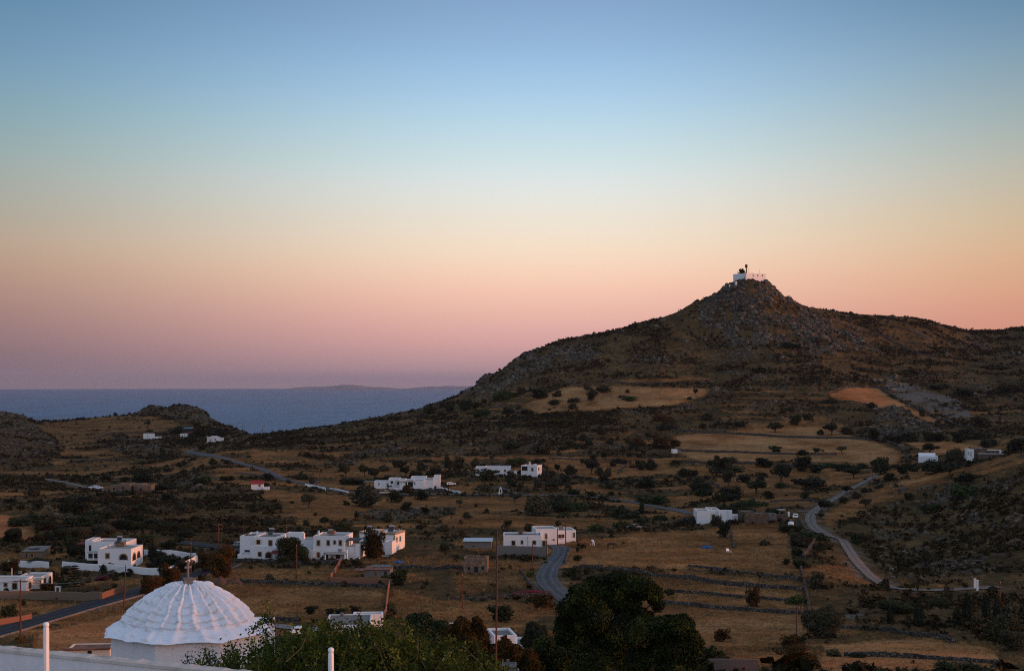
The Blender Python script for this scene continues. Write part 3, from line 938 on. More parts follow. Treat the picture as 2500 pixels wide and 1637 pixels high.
skyL = skyramp([(948, (108, 103, 116)), (924, (114, 104, 115)), (866, (128, 107, 115)), (802, (148, 119, 119)), (738, (161, 130, 121)), (660, (178, 148, 128)), (600, (178, 158, 138)), (546, (168, 161, 146)), (450, (155, 166, 159)), (360, (138, 165, 169)), (257, (122, 158, 174)), (160, (111, 148, 178)), (0, (88, 130, 160))])
skyC = skyramp([(948, (142, 126, 138)), (905, (176, 144, 150)), (840, (214, 163, 161)), (764, (238, 185, 170)), (687, (251, 207, 181)), (611, (249, 225, 199)), (524, (237, 230, 216)), (453, (226, 232, 230)), (382, (207, 227, 230)), (300, (188, 217, 233)), (218, (168, 204, 233)), (120, (150, 187, 222)), (0, (131, 164, 200))])
skyR = skyramp([(948, (190, 125, 105)), (850, (205, 138, 116)), (780, (212, 149, 125)), (719, (217, 160, 129)), (632, (215, 175, 140)), (565, (208, 182, 146)), (488, (195, 182, 158)), (400, (177, 180, 168)), (308, (155, 172, 172)), (205, (135, 160, 173)), (103, (112, 146, 172)), (0, (90, 131, 160))])


def smooth_az(a, b):
    n = N(nt, 'ShaderNodeMapRange', interpolation_type='SMOOTHSTEP', i_1=a, i_2=b)
    L(nt, az.outputs[0], n.inputs[0])
    return n.outputs[0]


c = mixc(nt, smooth_az(-0.44, 0.03), skyL, skyC)
c = mixc(nt, smooth_az(0.04, 0.42), c, skyR)
# overhead
up = N(nt, 'ShaderNodeMapRange', interpolation_type='SMOOTHSTEP', i_1=0.25, i_2=0.75)
L(nt, sx.outputs[2], up.inputs[0])
c = mixc(nt, up.outputs[0], c, (0.31, 0.37, 0.52))
# sunset side: right of and behind the camera
dv = N(nt, 'ShaderNodeVectorMath', operation='DOT_PRODUCT')
L(nt, tc.outputs['Generated'], dv.inputs[0])
GAZ = R(128)
dv.inputs[1].default_value = (math.sin(GAZ), math.cos(GAZ), 0)
gl = N(nt, 'ShaderNodeMapRange', interpolation_type='SMOOTHSTEP', i_1=0.12, i_2=0.95)
L(nt, dv.outputs['Value'], gl.inputs[0])
glow = ramp(nt, sx.outputs[2], [(0.0, (1.2, 0.48, 0.23)), (0.10, (1.0, 0.60, 0.40)), (0.25, (0.74, 0.68, 0.68)), (0.5, (0.48, 0.60, 0.82)), (1.0, (0.25, 0.35, 0.56))], 'EASE')
c = mixc(nt, gl.outputs[0], c, glow)
rear = N(nt, 'ShaderNodeMapRange', interpolation_type='SMOOTHSTEP', i_1=0.0, i_2=-0.8)
L(nt, sx.outputs[1], rear.inputs[0])
rearc = ramp(nt, sx.outputs[2], [(0.0, (0.44, 0.38, 0.41)), (0.2, (0.52, 0.57, 0.70)), (0.5, (0.48, 0.62, 0.88)), (1.0, (0.25, 0.35, 0.56))], 'EASE')
rm_ = N(nt, 'ShaderNodeMath', operation='MULTIPLY', i_1=0.85)
L(nt, rear.outputs[0], rm_.inputs[0])
inv = N(nt, 'ShaderNodeMath', operation='SUBTRACT', i_0=1.0)
L(nt, gl.outputs[0], inv.inputs[1])
rm2 = N(nt, 'ShaderNodeMath', operation='MULTIPLY')
L(nt, rm_.outputs[0], rm2.inputs[0])
L(nt, inv.outputs[0], rm2.inputs[1])
c = mixc(nt, rm2.outputs[0], c, rearc)
L(nt, c, bg.inputs[0])
bg.inputs[1].default_value = 1.0

sd = bpy.data.lights.new('low_sun', 'SUN')
sd.energy = 3.0
sd.angle = R(5.0)
sd.color = (1.0, 0.36, 0.16)
so = bpy.data.objects.new('low_sun', sd)
COL.objects.link(so)
from mathutils import Vector
sv = Vector((math.sin(SUN_AZ) * math.cos(SUN_EL), math.cos(SUN_AZ) * math.cos(SUN_EL), math.sin(SUN_EL)))
so.rotation_euler = sv.to_track_quat('Z', 'Y').to_euler()
so.location = (200, 0, 260)

cd = bpy.data.cameras.new('camera')
cd.sensor_width = 36
cd.lens = 36 * F / 2500
cd.shift_y = (HR - 818.5) / 2500
cd.clip_start, cd.clip_end = 0.5, 90000
co = bpy.data.objects.new('camera', cd)
COL.objects.link(co)
co.location = (0, 0, EYE)
co.rotation_euler = (R(90), 0, 0)
SC.camera = co

SC.view_settings.view_transform = 'Standard'
SC.view_settings.look = 'None'
SC.view_settings.exposure = 0
SC.view_settings.gamma = 1
SC.render.engine = 'CYCLES'
cy = SC.cycles
cy.max_bounces = 5
cy.diffuse_bounces = 3
cy.glossy_bounces = 2
cy.transmission_bounces = 2
cy.volume_bounces = 0
cy.transparent_max_bounces = 4
cy.use_denoising = False
cy.filter_width = 1.1
cy.sample_clamp_indirect = 2.0

# ---------------------------------------------------------------- what can be seen from the roof
ROWN = HR - (Z - EYE) * F / DD
run = np.minimum.accumulate(ROWN, axis=1)
VIS = (ROWN <= run + 1.5) & (ROWN < 1660) & (GX[:, None] > -60) & (GX[:, None] < 2560) & (DD < DS[:, None] + 6)
AREA = (DD * 2.6 / F) * np.gradient(GD)[None, :]


def pick(dens, n, gen):
    w = (dens * AREA * VIS).ravel()
    w = w / w.sum()
    k = gen.choice(len(w), size=n, p=w)
    i, j = np.unravel_index(k, Z.shape)
    x = GX[i] + gen.uniform(-1.3, 1.3, n)
    d = GD[j] + gen.uniform(-0.8, 0.8, n)
    X = (x - CX) / F * d
    return X, d, zat(X, d), i, j


def ico(sub=1):
    t = (1 + 5 ** 0.5) / 2
    v = [(-1, t, 0), (1, t, 0), (-1, -t, 0), (1, -t, 0), (0, -1, t), (0, 1, t), (0, -1, -t), (0, 1, -t), (t, 0, -1), (t, 0, 1), (-t, 0, -1), (-t, 0, 1)]
    f = [(0, 11, 5), (0, 5, 1), (0, 1, 7), (0, 7, 10), (0, 10, 11), (1, 5, 9), (5, 11, 4), (11, 10, 2), (10, 7, 6), (7, 1, 8), (3, 9, 4), (3, 4, 2), (3, 2, 6), (3, 6, 8), (3, 8, 9), (4, 9, 5), (2, 4, 11), (6, 2, 10), (8, 6, 7), (9, 8, 1)]
    v = [np.array(p) / np.linalg.norm(p) for p in v]
    for _ in range(sub):
        mid, nf = {}, []

        def m(a, b):
            k = (min(a, b), max(a, b))
            if k not in mid:
                p = v[a] + v[b]
                v.append(p / np.linalg.norm(p))
                mid[k] = len(v) - 1
            return mid[k]
        for a, b, c_ in f:
            x, y, z_ = m(a, b), m(b, c_), m(c_, a)
            nf += [(a, x, z_), (b, y, x), (c_, z_, y), (x, y, z_)]
        f = nf
    return np.array(v), np.array(f)


def rock_proto(gen, sub=1):
    v, f = ico(sub)
    v = v.copy()
    for _ in range(7):                      # split faces: planes cut off at random
        n = gen.normal(size=3)
        n /= np.linalg.norm(n)
        h = gen.uniform(0.45, 0.85)
        s = v @ n
        v -= np.outer(np.maximum(0, s - h), n)
    v *= 1 + gen.normal(0, 0.05, (len(v), 1))
    v *= np.array([1, gen.uniform(0.65, 1.0), gen.uniform(0.55, 0.95)])
    return v, f


def scatter(name, protos, X, Y, Zs, size, rz, mat, tint=None, smooth=False, sink=0.25, stretch=None):
    VV, FF, TT, off = [], [], [], 0
    n = len(X)
    which = np.arange(n) % len(protos)
    for p, (v, f) in enumerate(protos):
        k = np.nonzero(which == p)[0]
        if not len(k):
            continue
        c_, s_ = np.cos(rz[k])[:, None], np.sin(rz[k])[:, None]
        sc = size[k][:, None]
        st = np.ones((len(k), 1)) if stretch is None else stretch[k][:, None]
        vx = (v[None, :, 0] * c_ - v[None, :, 1] * s_) * sc + X[k][:, None]
        vy = (v[None, :, 0] * s_ + v[None, :, 1] * c_) * sc + Y[k][:, None]
        vz = v[None, :, 2] * sc * st + (Zs[k] - sink * size[k])[:, None]
        VV.append(np.stack([vx, vy, vz], -1).reshape(-1, 3))
        FF.append((f[None] + (off + np.arange(len(k)) * len(v))[:, None, None]).reshape(-1, f.shape[1]))
        if tint is not None:
            TT.append(np.repeat(tint[k], len(v)))
        off += len(k) * len(v)
    me = mesh_np(name, np.concatenate(VV), np.concatenate(FF), mat, smooth, np.concatenate(TT) if TT else None)
    return link(name, me)


def cards(gen, n, lobes, size, elong=1.0, up=0.25, shell=0.55):
    """n small leaf faces through the volume of ellipsoid lobes (cx,cy,cz,rx,ry,rz)"""
    lb = np.array(lobes, float)
    vol = lb[:, 3] * lb[:, 4] + lb[:, 4] * lb[:, 5]
    k = gen.choice(len(lb), n, p=vol / vol.sum())
    d = gen.normal(size=(n, 3))
    d /= np.linalg.norm(d, axis=1)[:, None]
    r = shell + (1 - shell) * gen.random(n) ** 0.7
    c_ = lb[k, :3] + d * lb[k, 3:] * r[:, None]
    nr = d + gen.normal(0, 0.7, (n, 3)) + np.array([0, 0, up])
    nr /= np.linalg.norm(nr, axis=1)[:, None]
    a = np.cross(nr, gen.normal(size=(n, 3)))
    a /= np.linalg.norm(a, axis=1)[:, None] + 1e-9
    b = np.cross(nr, a)
    s = size * gen.uniform(0.6, 1.4, n)[:, None]
    V = np.stack([c_ - a * s * elong, c_ - b * s * 0.55 + nr * s * 0.1, c_ + a * s * elong, c_ + b * s * 0.55 + nr * s * 0.1], 1).reshape(-1, 3)
    return V, np.arange(n * 4).reshape(n, 4)


gs = np.random.default_rng(21)
M['scrub'] = mat_tint('thorny_scrub', [(0.018, 0.016, 0.007), (0.032, 0.024, 0.011), (0.048, 0.033, 0.016), (0.022, 0.024, 0.009), (0.060, 0.042, 0.024)])
M['rocks'] = mat_tint('granite', [(0.055, 0.043, 0.029), (0.10, 0.081, 0.057), (0.165, 0.137, 0.10), (0.09, 0.069, 0.047)], jitter=0.7, scale=1.3)
M['straw'] = mat_tint('straw', [(0.13, 0.082, 0.036), (0.20, 0.13, 0.06), (0.27, 0.18, 0.085), (0.10, 0.07, 0.035)], jitter=0.2)

# low heath: nobody could count it
sp = []
for i in range(6):
    lob = [(gs.uniform(-.45, .45), gs.uniform(-.45, .45), 0.3, gs.uniform(.3, .6), gs.uniform(.3, .6), gs.uniform(.35, .6)) for _ in range(3)]
    sp.append(cards(gs, 20, lob, 0.34, up=0.5))
gclip = np.clip(g, 0, 1)
dens = (0.06 + heath) * (1 + 1.2 * dk_) * (1 - flat) * (1 - 0.93 * field) * (1 - np.clip(gv, 0, 1)) * (0.10 + sm(0.46, 0.62, fbm(WX / 26, WY / 15, 4, 77))) * (0.55 + 0.45 * np.clip(DD / 900, 0, 1)) + 0.12 * amp_r
n = 46000
X, Y, Zs, i_, j_ = pick(dens, n, gs)
sz = np.clip(gs.lognormal(-0.42, 0.45, n), 0.25, 2.2) * (1.05 + 0.35 * np.clip(Y / 1000, 0, 1.2))
tag(scatter('heath_scrub', sp, X, Y, Zs, sz, gs.uniform(0, 6.3, n), M['scrub'], gs.random(n), sink=0.12), kind='stuff')

# loose rock of the outcrops
rp = [rock_proto(gs) for _ in range(9)]
dens = (sm(0.2, 0.9, rk) * (0.2 + sm(0.45, 0.6, fbm(WX / 9, WY / 9, 3, 41))) + 0.0025) * (1 - flat) * (1 - 0.97 * field) * (DD / 900) ** 0.6
n = 7000
X, Y, Zs, i_, j_ = pick(dens, n, gs)
sz = np.clip(gs.lognormal(-0.5, 0.5, n), 0.2, 1.8) * (0.55 + 0.75 * np.clip(Y / 1000, 0, 1.3)) * (0.65 + 0.75 * rk[i_, j_])
tag(scatter('loose_rocks', rp, X, Y, Zs, sz, gs.uniform(0, 6.3, n), M['rocks'], gs.random(n), sink=0.2), kind='stuff')

# dry grass of the nearer fields and banks
tp = []
for i in range(5):
    v, f = [], []
    for b in range(7):
        a = gs.uniform(0, 6.3)
        bx, by = gs.normal(0, .25, 2)
        lx, ly = gs.normal(0, .22, 2)
        hh = gs.uniform(.5, 1.1)
        dx, dy = .07 * math.cos(a), .07 * math.sin(a)
        q = len(v)
        v += [(bx - dx, by - dy, 0), (bx + dx, by + dy, 0), (bx + lx + dx * .4, by + ly + dy * .4, hh), (bx + lx - dx * .4, by + ly - dy * .4, hh)]
        f.append((q, q + 1, q + 2, q + 3))
    tp.append((np.array(v), np.array(f)))
dens = sm(0.25, 0.75, g) * (1 - flat) * sm(520, 330, DD) * (0.15 + sm(0.45, 0.62, fbm(WX / 7, WY / 4, 3, 66))) * (300 / DD)
n = 26000
X, Y, Zs, i_, j_ = pick(dens, n, gs)
mown = sm(0.95, 1.0, g[i_, j_])
sz = gs.uniform(.28, .6, n) * (1 - 0.45 * mown)
tag(scatter('dry_grass', tp, X, Y, Zs, sz, gs.uniform(0, 6.3, n), M['straw'], gs.random(n), sink=0.1), kind='stuff')

# ---------------------------------------------------------------- dry-stone walls
WALLS = []


def wall(pl, h, th, label, mat='stone', rough=0.22, name='stone_wall', cat='wall', step=0.8, closed_top=True, group=None, top=None):
    P = [hit(x, r)[:2] for x, r in pl]
    C = resample(P, step) if len(P) > 2 else np.array([np.array(P[0]) + (np.array(P[1]) - np.array(P[0])) * t for t in np.linspace(0, 1, max(3, int(math.dist(P[0], P[1]) / step)))])
    T = np.gradient(C, axis=0)
    T /= np.linalg.norm(T, axis=1)[:, None] + 1e-9
    Nn = np.stack([-T[:, 1], T[:, 0]], 1)
    s = np.arange(len(C))
    hz_ = h * (1 + rough * (2 * fbm(s * .23, s * 0, 4, len(WALLS)) - 1) + rough * gs.normal(0, .18, len(C)))
    ww = th * 0.5 * (1 + rough * gs.normal(0, .22, (len(C), 2)))
    prof = [(-1.15, -1.2), (-1.05, 0.0), (-0.95, 0.55), (-0.75, 0.96), (0.0, 1.03), (0.75, 0.96), (0.95, 0.55), (1.05, 0.0), (1.15, -1.2)]
    z0 = zat(C[:, 0], C[:, 1])
    VV = []
    for i in range(len(C)):
        for k, (a, b) in enumerate(prof):
            j = 0 if a < 0 else 1
            jit = rough * gs.normal(0, .10, 2) if 0 < b else (0, 0)
            p = C[i] + Nn[i] * (a * ww[i, j] + jit[0])
            VV.append((p[0], p[1], z0[i] + (b * hz_[i] + jit[1] * .6 if b > -1 else -0.9)))
    k = len(prof)
    ii = np.arange(len(C) * k).reshape(len(C), k)
    mb = MB()
    q = np.stack([ii[:-1, :-1], ii[1:, :-1], ii[1:, 1:], ii[:-1, 1:]], -1).reshape(-1, 4)
    mb.add(VV, q.tolist() + [ii[0].tolist(), ii[-1].tolist()[::-1]])
    o = mb.build(name, M[mat])
    # put the origin on the wall's own foot
    o0 = Vector((C[0][0], C[0][1], z0[0]))
    o.data.transform(__import__('mathutils').Matrix.Translation(-o0))
    o.location = o0
    tag(o, label, cat, group)
    WALLS.append((pl, label))
    return o


GW = 'dry-stone field walls'
wl = [
    ([(1401, 1386), (1500, 1393), (1582, 1404), (1683, 1414), (1740, 1423), (1834, 1433), (1960, 1440)], 1.5, 'long grey dry-stone terrace wall just under the field with horses'),
    ([(1681, 1382), (1767, 1393), (1861, 1404), (1948, 1417)], 1.0, 'shorter dry-stone wall cutting across the lower edge of the horse field'),
    ([(1640, 1445), (1720, 1450), (1801, 1459), (1935, 1467), (1962, 1470)], 1.1, 'thin dry-stone terrace wall second below the horse field, right of the big tree top'),
    ([(1600, 1470), (1700, 1480), (1834, 1491), (1969, 1501)], 1.2, 'lowest of the terrace walls right of the big dark tree'),
    ([(1988, 1320), (1976, 1340), (1960, 1362)], 1.3, 'pale stone wall climbing between green bushes toward the dirt road bend'),
    ([(1954, 1384), (1966, 1436), (1974, 1479), (1976, 1522)], 1.3, 'upright running dry-stone wall closing the right ends of the terraces'),
    ([(1949, 1270), (1957, 1281), (1968, 1296)], 1.2, 'short stone wall below the parked white hatchback'),
    ([(1782, 1281), (1787, 1310), (1792, 1338)], 0.9, 'low tumbled stone wall dividing the ploughed plots under the stone barn'),
    ([(1640, 1050), (1700, 1055), (1801, 1060), (1935, 1068), (2060, 1070), (2130, 1074)], 1.9, 'long straight terrace wall at the head of the bright golden terraces'),
    ([(1645, 1098), (1700, 1102), (1834, 1106), (1955, 1110), (2043, 1110)], 1.7, 'terrace wall halfway down the bright golden terraces'),
    ([(1680, 1130), (1800, 1132), (1900, 1135), (2100, 1140)], 1.6, 'overgrown terrace wall along the foot of the bright golden terraces'),
    ([(2120, 1070), (2171, 1080), (2204, 1100), (2218, 1113), (2206, 1128)], 1.4, 'stone wall curving down round the right end of the golden terraces'),
    ([(2013, 967), (2053, 949), (2103, 944), (2147, 947), (2171, 962), (2238, 996), (2305, 1024), (2355, 1043)], 1.6, 'long dark wall arching over the red-lit field beside the grey gravel slope'),
    ([(2050, 980), (2085, 981), (2123, 989)], 1.2, 'short wall along the lower edge of the red-lit field'),
    ([(2093, 803), (2137, 813), (2187, 837), (2238, 862), (2288, 871)], 1.6, 'pale stone wall descending the high shoulder right of the summit'),
    ([(1456, 931), (1560, 937), (1669, 936), (1748, 931)], 1.5, 'stone wall along the top of the high tan field under the summit slope'),
    ([(1327, 1156), (1382, 1164), (1423, 1166), (1460, 1174)], 1.4, 'grey terrace wall right of the white cube house with blue glass'),
    ([(1508, 1156), (1522, 1142), (1537, 1130)], 1.2, 'short pale wall slanting up between olive trees on the middle terraces'),
    ([(1713, 1182), (1740, 1181), (1754, 1188), (1764, 1200)], 1.2, 'curved wall round a small tan plot above the white modern cubes'),
    ([(1405, 1104), (1450, 1103), (1500, 1106)], 1.1, 'short terrace wall below the rusty orange tree on the middle slope'),
    ([(1341, 1119), (1420, 1122), (1491, 1122)], 1.1, 'long terrace wall behind the white cube house with blue glass'),
    ([(566, 1371), (620, 1371), (690, 1373), (770, 1376), (836, 1376)], 1.3, 'stone wall running in front of the two-storey white houses'),
    ([(586, 1418), (690, 1422), (808, 1427), (948, 1434)], 1.0, 'low stone wall along the upper edge of the big mown field'),
    ([(960, 1386), (1040, 1388), (1130, 1388)], 1.2, 'dark stone terrace wall left of the ruined stone cottage'),
    ([(1270, 1394), (1284, 1412), (1306, 1443)], 1.0, 'collapsed rubble wall left of the grey lane bend'),
    ([(1100, 1462), (1178, 1462), (1260, 1456), (1346, 1452)], 0.9, 'low rough wall beneath the ruined cottage, ending by the grey lane'),
    ([(1378, 1374), (1386, 1356), (1388, 1341)], 1.2, 'stone wall along the right side of the grey lane'),
    ([(169, 1128), (240, 1124), (314, 1122)], 1.6, 'faint terrace wall crossing the hollow on the far left'),
    ([(232, 1076), (262, 1060), (300, 1057), (355, 1057), (407, 1053)], 1.2, 'dark wall edging the brown plateau left of the distant white chapel'),
    ([(880, 1203), (925, 1204), (968, 1204)], 2.4, 'tall grey retaining wall left of the white compound by the road'),
    ([(995, 1197), (1040, 1198), (1085, 1203)], 1.6, 'grey retaining wall right of the white compound steps'),
    ([(2030, 1530), (2120, 1536), (2250, 1552), (2330, 1568)], 1.1, 'dark terrace wall low on the right below the cypresses'),
    ([(2060, 1600), (2200, 1604), (2330, 1612), (2440, 1620)], 1.0, 'lowest dry-stone wall in the bottom right fields'),
    ([(1880, 1224), (1960, 1222), (2000, 1226)], 1.0, 'stone wall behind the small plots left of the dirt road fork'),
    ([(1880, 1245), (1920, 1238), (1960, 1240)], 0.9, 'dark curved wall just above the dirt road fork'),
    ([(1385, 1300), (1440, 1296), (1500, 1291)], 1.0, 'stone wall at the back of the horse field leading to the grey pickup'),
]
for pl, h, lb in wl:
    wall(pl, h * .64, 0.6, lb, group=GW, rough=.34)
WP = 'plastered garden walls'
wall([(20, 1383), (60, 1384), (119, 1386)], 1.5, 0.25, 'short white garden wall left of the entrance gap of the arched house', 'white', 0.03, 'garden_wall', group=WP)
wall([(152, 1386), (210, 1391), (300, 1398), (405, 1404)], 1.6, 0.25, 'long white garden wall in front of the arched house', 'white', 0.03, 'garden_wall', group=WP)
wall([(405, 1404), (440, 1388), (482, 1370)], 1.6, 0.25, 'sunlit white garden wall climbing away behind the cross', 'white', 0.03, 'garden_wall', group=WP)
wall([(352, 1357), (400, 1358), (450, 1362), (482, 1368)], 1.6, 0.25, 'white back wall of the garden right of the arched house', 'white', 0.03, 'garden_wall', group=WP)
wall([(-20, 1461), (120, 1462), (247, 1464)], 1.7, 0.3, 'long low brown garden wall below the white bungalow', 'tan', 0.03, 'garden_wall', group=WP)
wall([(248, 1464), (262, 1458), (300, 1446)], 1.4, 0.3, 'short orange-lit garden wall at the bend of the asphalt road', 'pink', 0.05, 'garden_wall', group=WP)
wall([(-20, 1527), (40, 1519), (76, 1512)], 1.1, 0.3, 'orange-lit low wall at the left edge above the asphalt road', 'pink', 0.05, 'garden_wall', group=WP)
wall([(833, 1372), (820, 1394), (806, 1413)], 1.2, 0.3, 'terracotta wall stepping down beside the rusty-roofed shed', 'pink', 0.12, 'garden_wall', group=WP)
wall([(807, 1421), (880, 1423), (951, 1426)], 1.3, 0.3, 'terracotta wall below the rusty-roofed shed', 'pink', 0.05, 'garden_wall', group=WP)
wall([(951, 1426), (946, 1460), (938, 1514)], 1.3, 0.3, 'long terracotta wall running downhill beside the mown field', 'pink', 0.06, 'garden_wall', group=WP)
wall([(1214, 1354), (1270, 1355), (1337, 1356)], 2.4, 0.4, 'grey concrete retaining wall under the white bungalow with notched roofline', 'concrete', 0.02, 'retaining_wall')
wall([(745, 1186), (770, 1190), (794, 1196)], 1.0, 0.35, 'white parapet beside the hill road, ending in a post', 'white_far', 0.04, 'road_parapet', group='white parapets of the hill road')
wall([(806, 1194), (830, 1198), (850, 1203)], 0.7, 0.35, 'low white parapet on the hill road before the retaining wall', 'white_far', 0.04, 'road_parapet', group='white parapets of the hill road')
wall([(1061, 1188), (1092, 1196), (1128, 1206)], 0.8, 0.35, 'white kerb wall slanting down right of the white compound', 'white_far', 0.05, 'road_parapet', group='white parapets of the hill road')
wall([(1215, 1190), (1240, 1199), (1262, 1205)], 0.9, 0.3, 'pale wire-topped wall behind the roadside shrine', 'concrete', 0.05, 'road_parapet', group='white parapets of the hill road')
wall([(640, 1513), (690, 1515), (735, 1517)], 0.8, 0.2, 'low dark yard wall behind the pale street', 'stone', 0.05, 'garden_wall', group=WP)
wall([(1700, 1640), (1780, 1640), (1850, 1640)], 1.6, 0.3, 'rust-stained concrete wall at the bottom edge', 'stained', 0.03, 'garden_wall', group=WP)

# ---------------------------------------------------------------- houses
class House:
    """a building set out from the corner (x, row); faces are measured with the same survey numbers"""

    def __init__(s, name, label, x, row, yaw=0.0, cat='house', group=None, wallmat='white', d=None):
        if d is None:
            X, Y, Zz = hit(x, row)
            # exact sight line so that measured heights come out right
            s.O = np.array(pt(x, row, Y))
        else:
            s.O = np.array(pt(x, row, d))
        a = R(yaw)
        s.U = np.array([math.cos(a), math.sin(a)])
        s.Vv = np.array([-math.sin(a), math.cos(a)])
        s.root = empty(name, s.O, a)
        tag(s.root, label, cat, group)
        s.wm = wallmat
        s.name = name

    def u(s, px, v=0.0):
        k = (px - CX) / F
        return (k * (s.O[1] + v * s.Vv[1]) - (s.O[0] + v * s.Vv[0])) / (s.U[0] - k * s.U[1])

    def v(s, px, u):
        k = (px - CX) / F
        return (k * (s.O[1] + u * s.U[1]) - (s.O[0] + u * s.U[0])) / (s.Vv[0] - k * s.Vv[1])

    def z(s, row, u=0.0, v=0.0):
        Y = s.O[1] + u * s.U[1] + v * s.Vv[1]
        return EYE - (row - HR) / F * Y - s.O[2]

    def block(s, x0, x1, top, v0=0.0, depth=6.0, xr=None, base=None, mat=None, par=0.35, roof='roof_white', rim=0.25, trim=None, name='wall', drop=1.6):
        u0, u1 = s.u(x0, v0), s.u(x1, v0)
        if xr is not None:
            depth = min(14.0, max(1.0, s.v(xr, u1) - v0))
        v1 = v0 + depth
        h = s.z(top, (u0 + u1) / 2, v0)
        zb = -drop if base is None else s.z(base, (u0 + u1) / 2, v0)
        mb = MB()
        t = min(rim, 0.3 * (u1 - u0))
        o = [(u0, v0), (u1, v0), (u1, v1), (u0, v1)]
        i = [(u0 + t, v0 + t), (u1 - t, v0 + t), (u1 - t, v1 - t), (u0 + t, v1 - t)]
        vv = [(*p, zb) for p in o] + [(*p, h) for p in o] + [(*p, h) for p in i] + [(*p, h - par) for p in i]
        f = []
        for k in range(4):
            k2 = (k + 1) % 4
            f += [(k, k2, 4 + k2, 4 + k), (4 + k, 4 + k2, 8 + k2, 8 + k), (8 + k, 8 + k2, 12 + k2, 12 + k)]
        mb.add(vv, f)
        wl_ = mb.build(name, M[mat or s.wm], s.root)
        mb = MB()
        mb.add([(*p, h - par) for p in i], [(0, 1, 2, 3)])
        mb.v = [(a, b, c_ + 0.004) for a, b, c_ in mb.v]
        mb.build('roof', M[roof], wl_)
        if trim:
            mb = MB()
            e = 0.12
            mb.box(u0 - e, u1 + e, v0 - e, v0 - 0.003, h - 0.42, h + 0.05)
            mb.box(u1 + 0.003, u1 + e, v0, v1 + e, h - 0.42, h + 0.05)
            mb.box(u0 - e, u0 - 0.003, v0, v1 + e, h - 0.42, h + 0.05)
            mb.build('cornice', M[trim], wl_)
        s.last = (u0, u1, v0, v1, h, zb)
        return s.last

    def _fn(s, face, off):
        if face == 'F':
            return lambda a, z, o: (a, off - o, z)
        if face == 'R':
            return lambda a, z, o: (off + o, a, z)
        return lambda a, z, o: (off - o, a, z)

    def _rect(s, face, off, x0, x1, r0, r1):
        if face == 'F':
            a0, a1 = s.u(x0, off), s.u(x1, off)
            z1, z0 = s.z(r0, (a0 + a1) / 2, off), s.z(r1, (a0 + a1) / 2, off)
        else:
            a0, a1 = sorted((s.v(x0, off), s.v(x1, off)))
            z1, z0 = s.z(r0, off, (a0 + a1) / 2), s.z(r1, off, (a0 + a1) / 2)
        return a0, a1, z0, z1

    def win(s, x0, x1, r0, r1, off=0.0, face='F', frame='trim', pane='glass', name='window', fw=0.16, mull=True, shutters=False):
        a0, a1, z0, z1 = s._rect(face, off, x0, x1, r0, r1)
        fn = s._fn(face, off)
        w_ = min(fw, 0.22 * (a1 - a0))
        mb = MB()
        for b in ((a0, a0 + w_, z0, z1), (a1 - w_, a1, z0, z1), (a0 + w_, a1 - w_, z1 - w_, z1), (a0 + w_, a1 - w_, z0, z0 + w_)):
            mb.prism([(b[0], b[2]), (b[1], b[2]), (b[1], b[3]), (b[0], b[3])], fn, -0.08, 0.09)
        fr = mb.build(name, M[frame], s.root)
        mb = MB()
        mb.prism([(a0 + w_, z0 + w_), (a1 - w_, z0 + w_), (a1 - w_, z1 - w_), (a0 + w_, z1 - w_)], fn, -0.06, 0.012)
        mb.build('door_leaf' if name == 'door' else 'pane', M[pane], fr)
        if mull and a1 - a0 > 0.8:
            mb = MB()
            c_ = (a0 + a1) / 2
            mb.prism([(c_ - .03, z0 + w_), (c_ + .03, z0 + w_), (c_ + .03, z1 - w_), (c_ - .03, z1 - w_)], fn, 0.013, 0.05)
            if z1 - z0 > 1.2:
                zc = z0 + (z1 - z0) * 0.55
                mb.prism([(a0 + w_, zc - .03), (c_ - .03, zc - .03), (c_ - .03, zc + .03), (a0 + w_, zc + .03)], fn, 0.013, 0.045)
                mb.prism([(c_ + .03, zc - .03), (a1 - w_, zc - .03), (a1 - w_, zc + .03), (c_ + .03, zc + .03)], fn, 0.013, 0.045)
            mb.build('glazing_bar', M['wood'], fr)
        if shutters:
            for q0, q1 in ((a0 - (a1 - a0) * .5, a0 - .02), (a1 + .02, a1 + (a1 - a0) * .5)):
                mb = MB()
                mb.prism([(q0, z0), (q1, z0), (q1, z1), (q0, z1)], fn, 0.01, 0.07)
                mb.build('shutter', M['cream'], fr)
        return fr

    def door(s, x0, x1, r0, r1, off=0.0, face='F', frame='trim', pane='wood'):
        return s.win(x0, x1, r0, r1, off, face, frame, pane, 'door', mull=False)

    def hole(s, x0, x1, r0, r1, off=0.0, face='F', mat='black', name='opening', proud=0.015):
        a0, a1, z0, z1 = s._rect(face, off, x0, x1, r0, r1)
        mb = MB()
        mb.prism([(a0, z0), (a1, z0), (a1, z1), (a0, z1)], s._fn(face, off), -0.05, proud)
        return mb.build(name, M[mat], s.root)

    def arch(s, x0, x1, r0, r1, off=0.0, face='F', frame='trim', pane='glass', name='arched_window', fw=0.28, bars=3):
        a0, a1, z0, z1 = s._rect(face, off, x0, x1, r0, r1)
        fn = s._fn(face, off)
        c_, rad = (a0 + a1) / 2, (a1 - a0) / 2

        def outline(e):
            rr_ = rad - e
            rz_ = min(rad, z1 - z0) - e
            zs_ = z1 - min(rad, z1 - z0)
            p = [(c_ + rr_, z0), (c_ + rr_, zs_)] if zs_ > z0 + 0.05 else []
            p += [(c_ + rr_ * math.cos(t), zs_ + rz_ * math.sin(t)) for t in np.linspace(0, math.pi, 13)]
            if zs_ > z0 + 0.05:
                p += [(c_ - rr_, z0)]
            return p
        po, pi_ = outline(0), outline(fw)
        n = min(len(po), len(pi_))
        mb = MB()
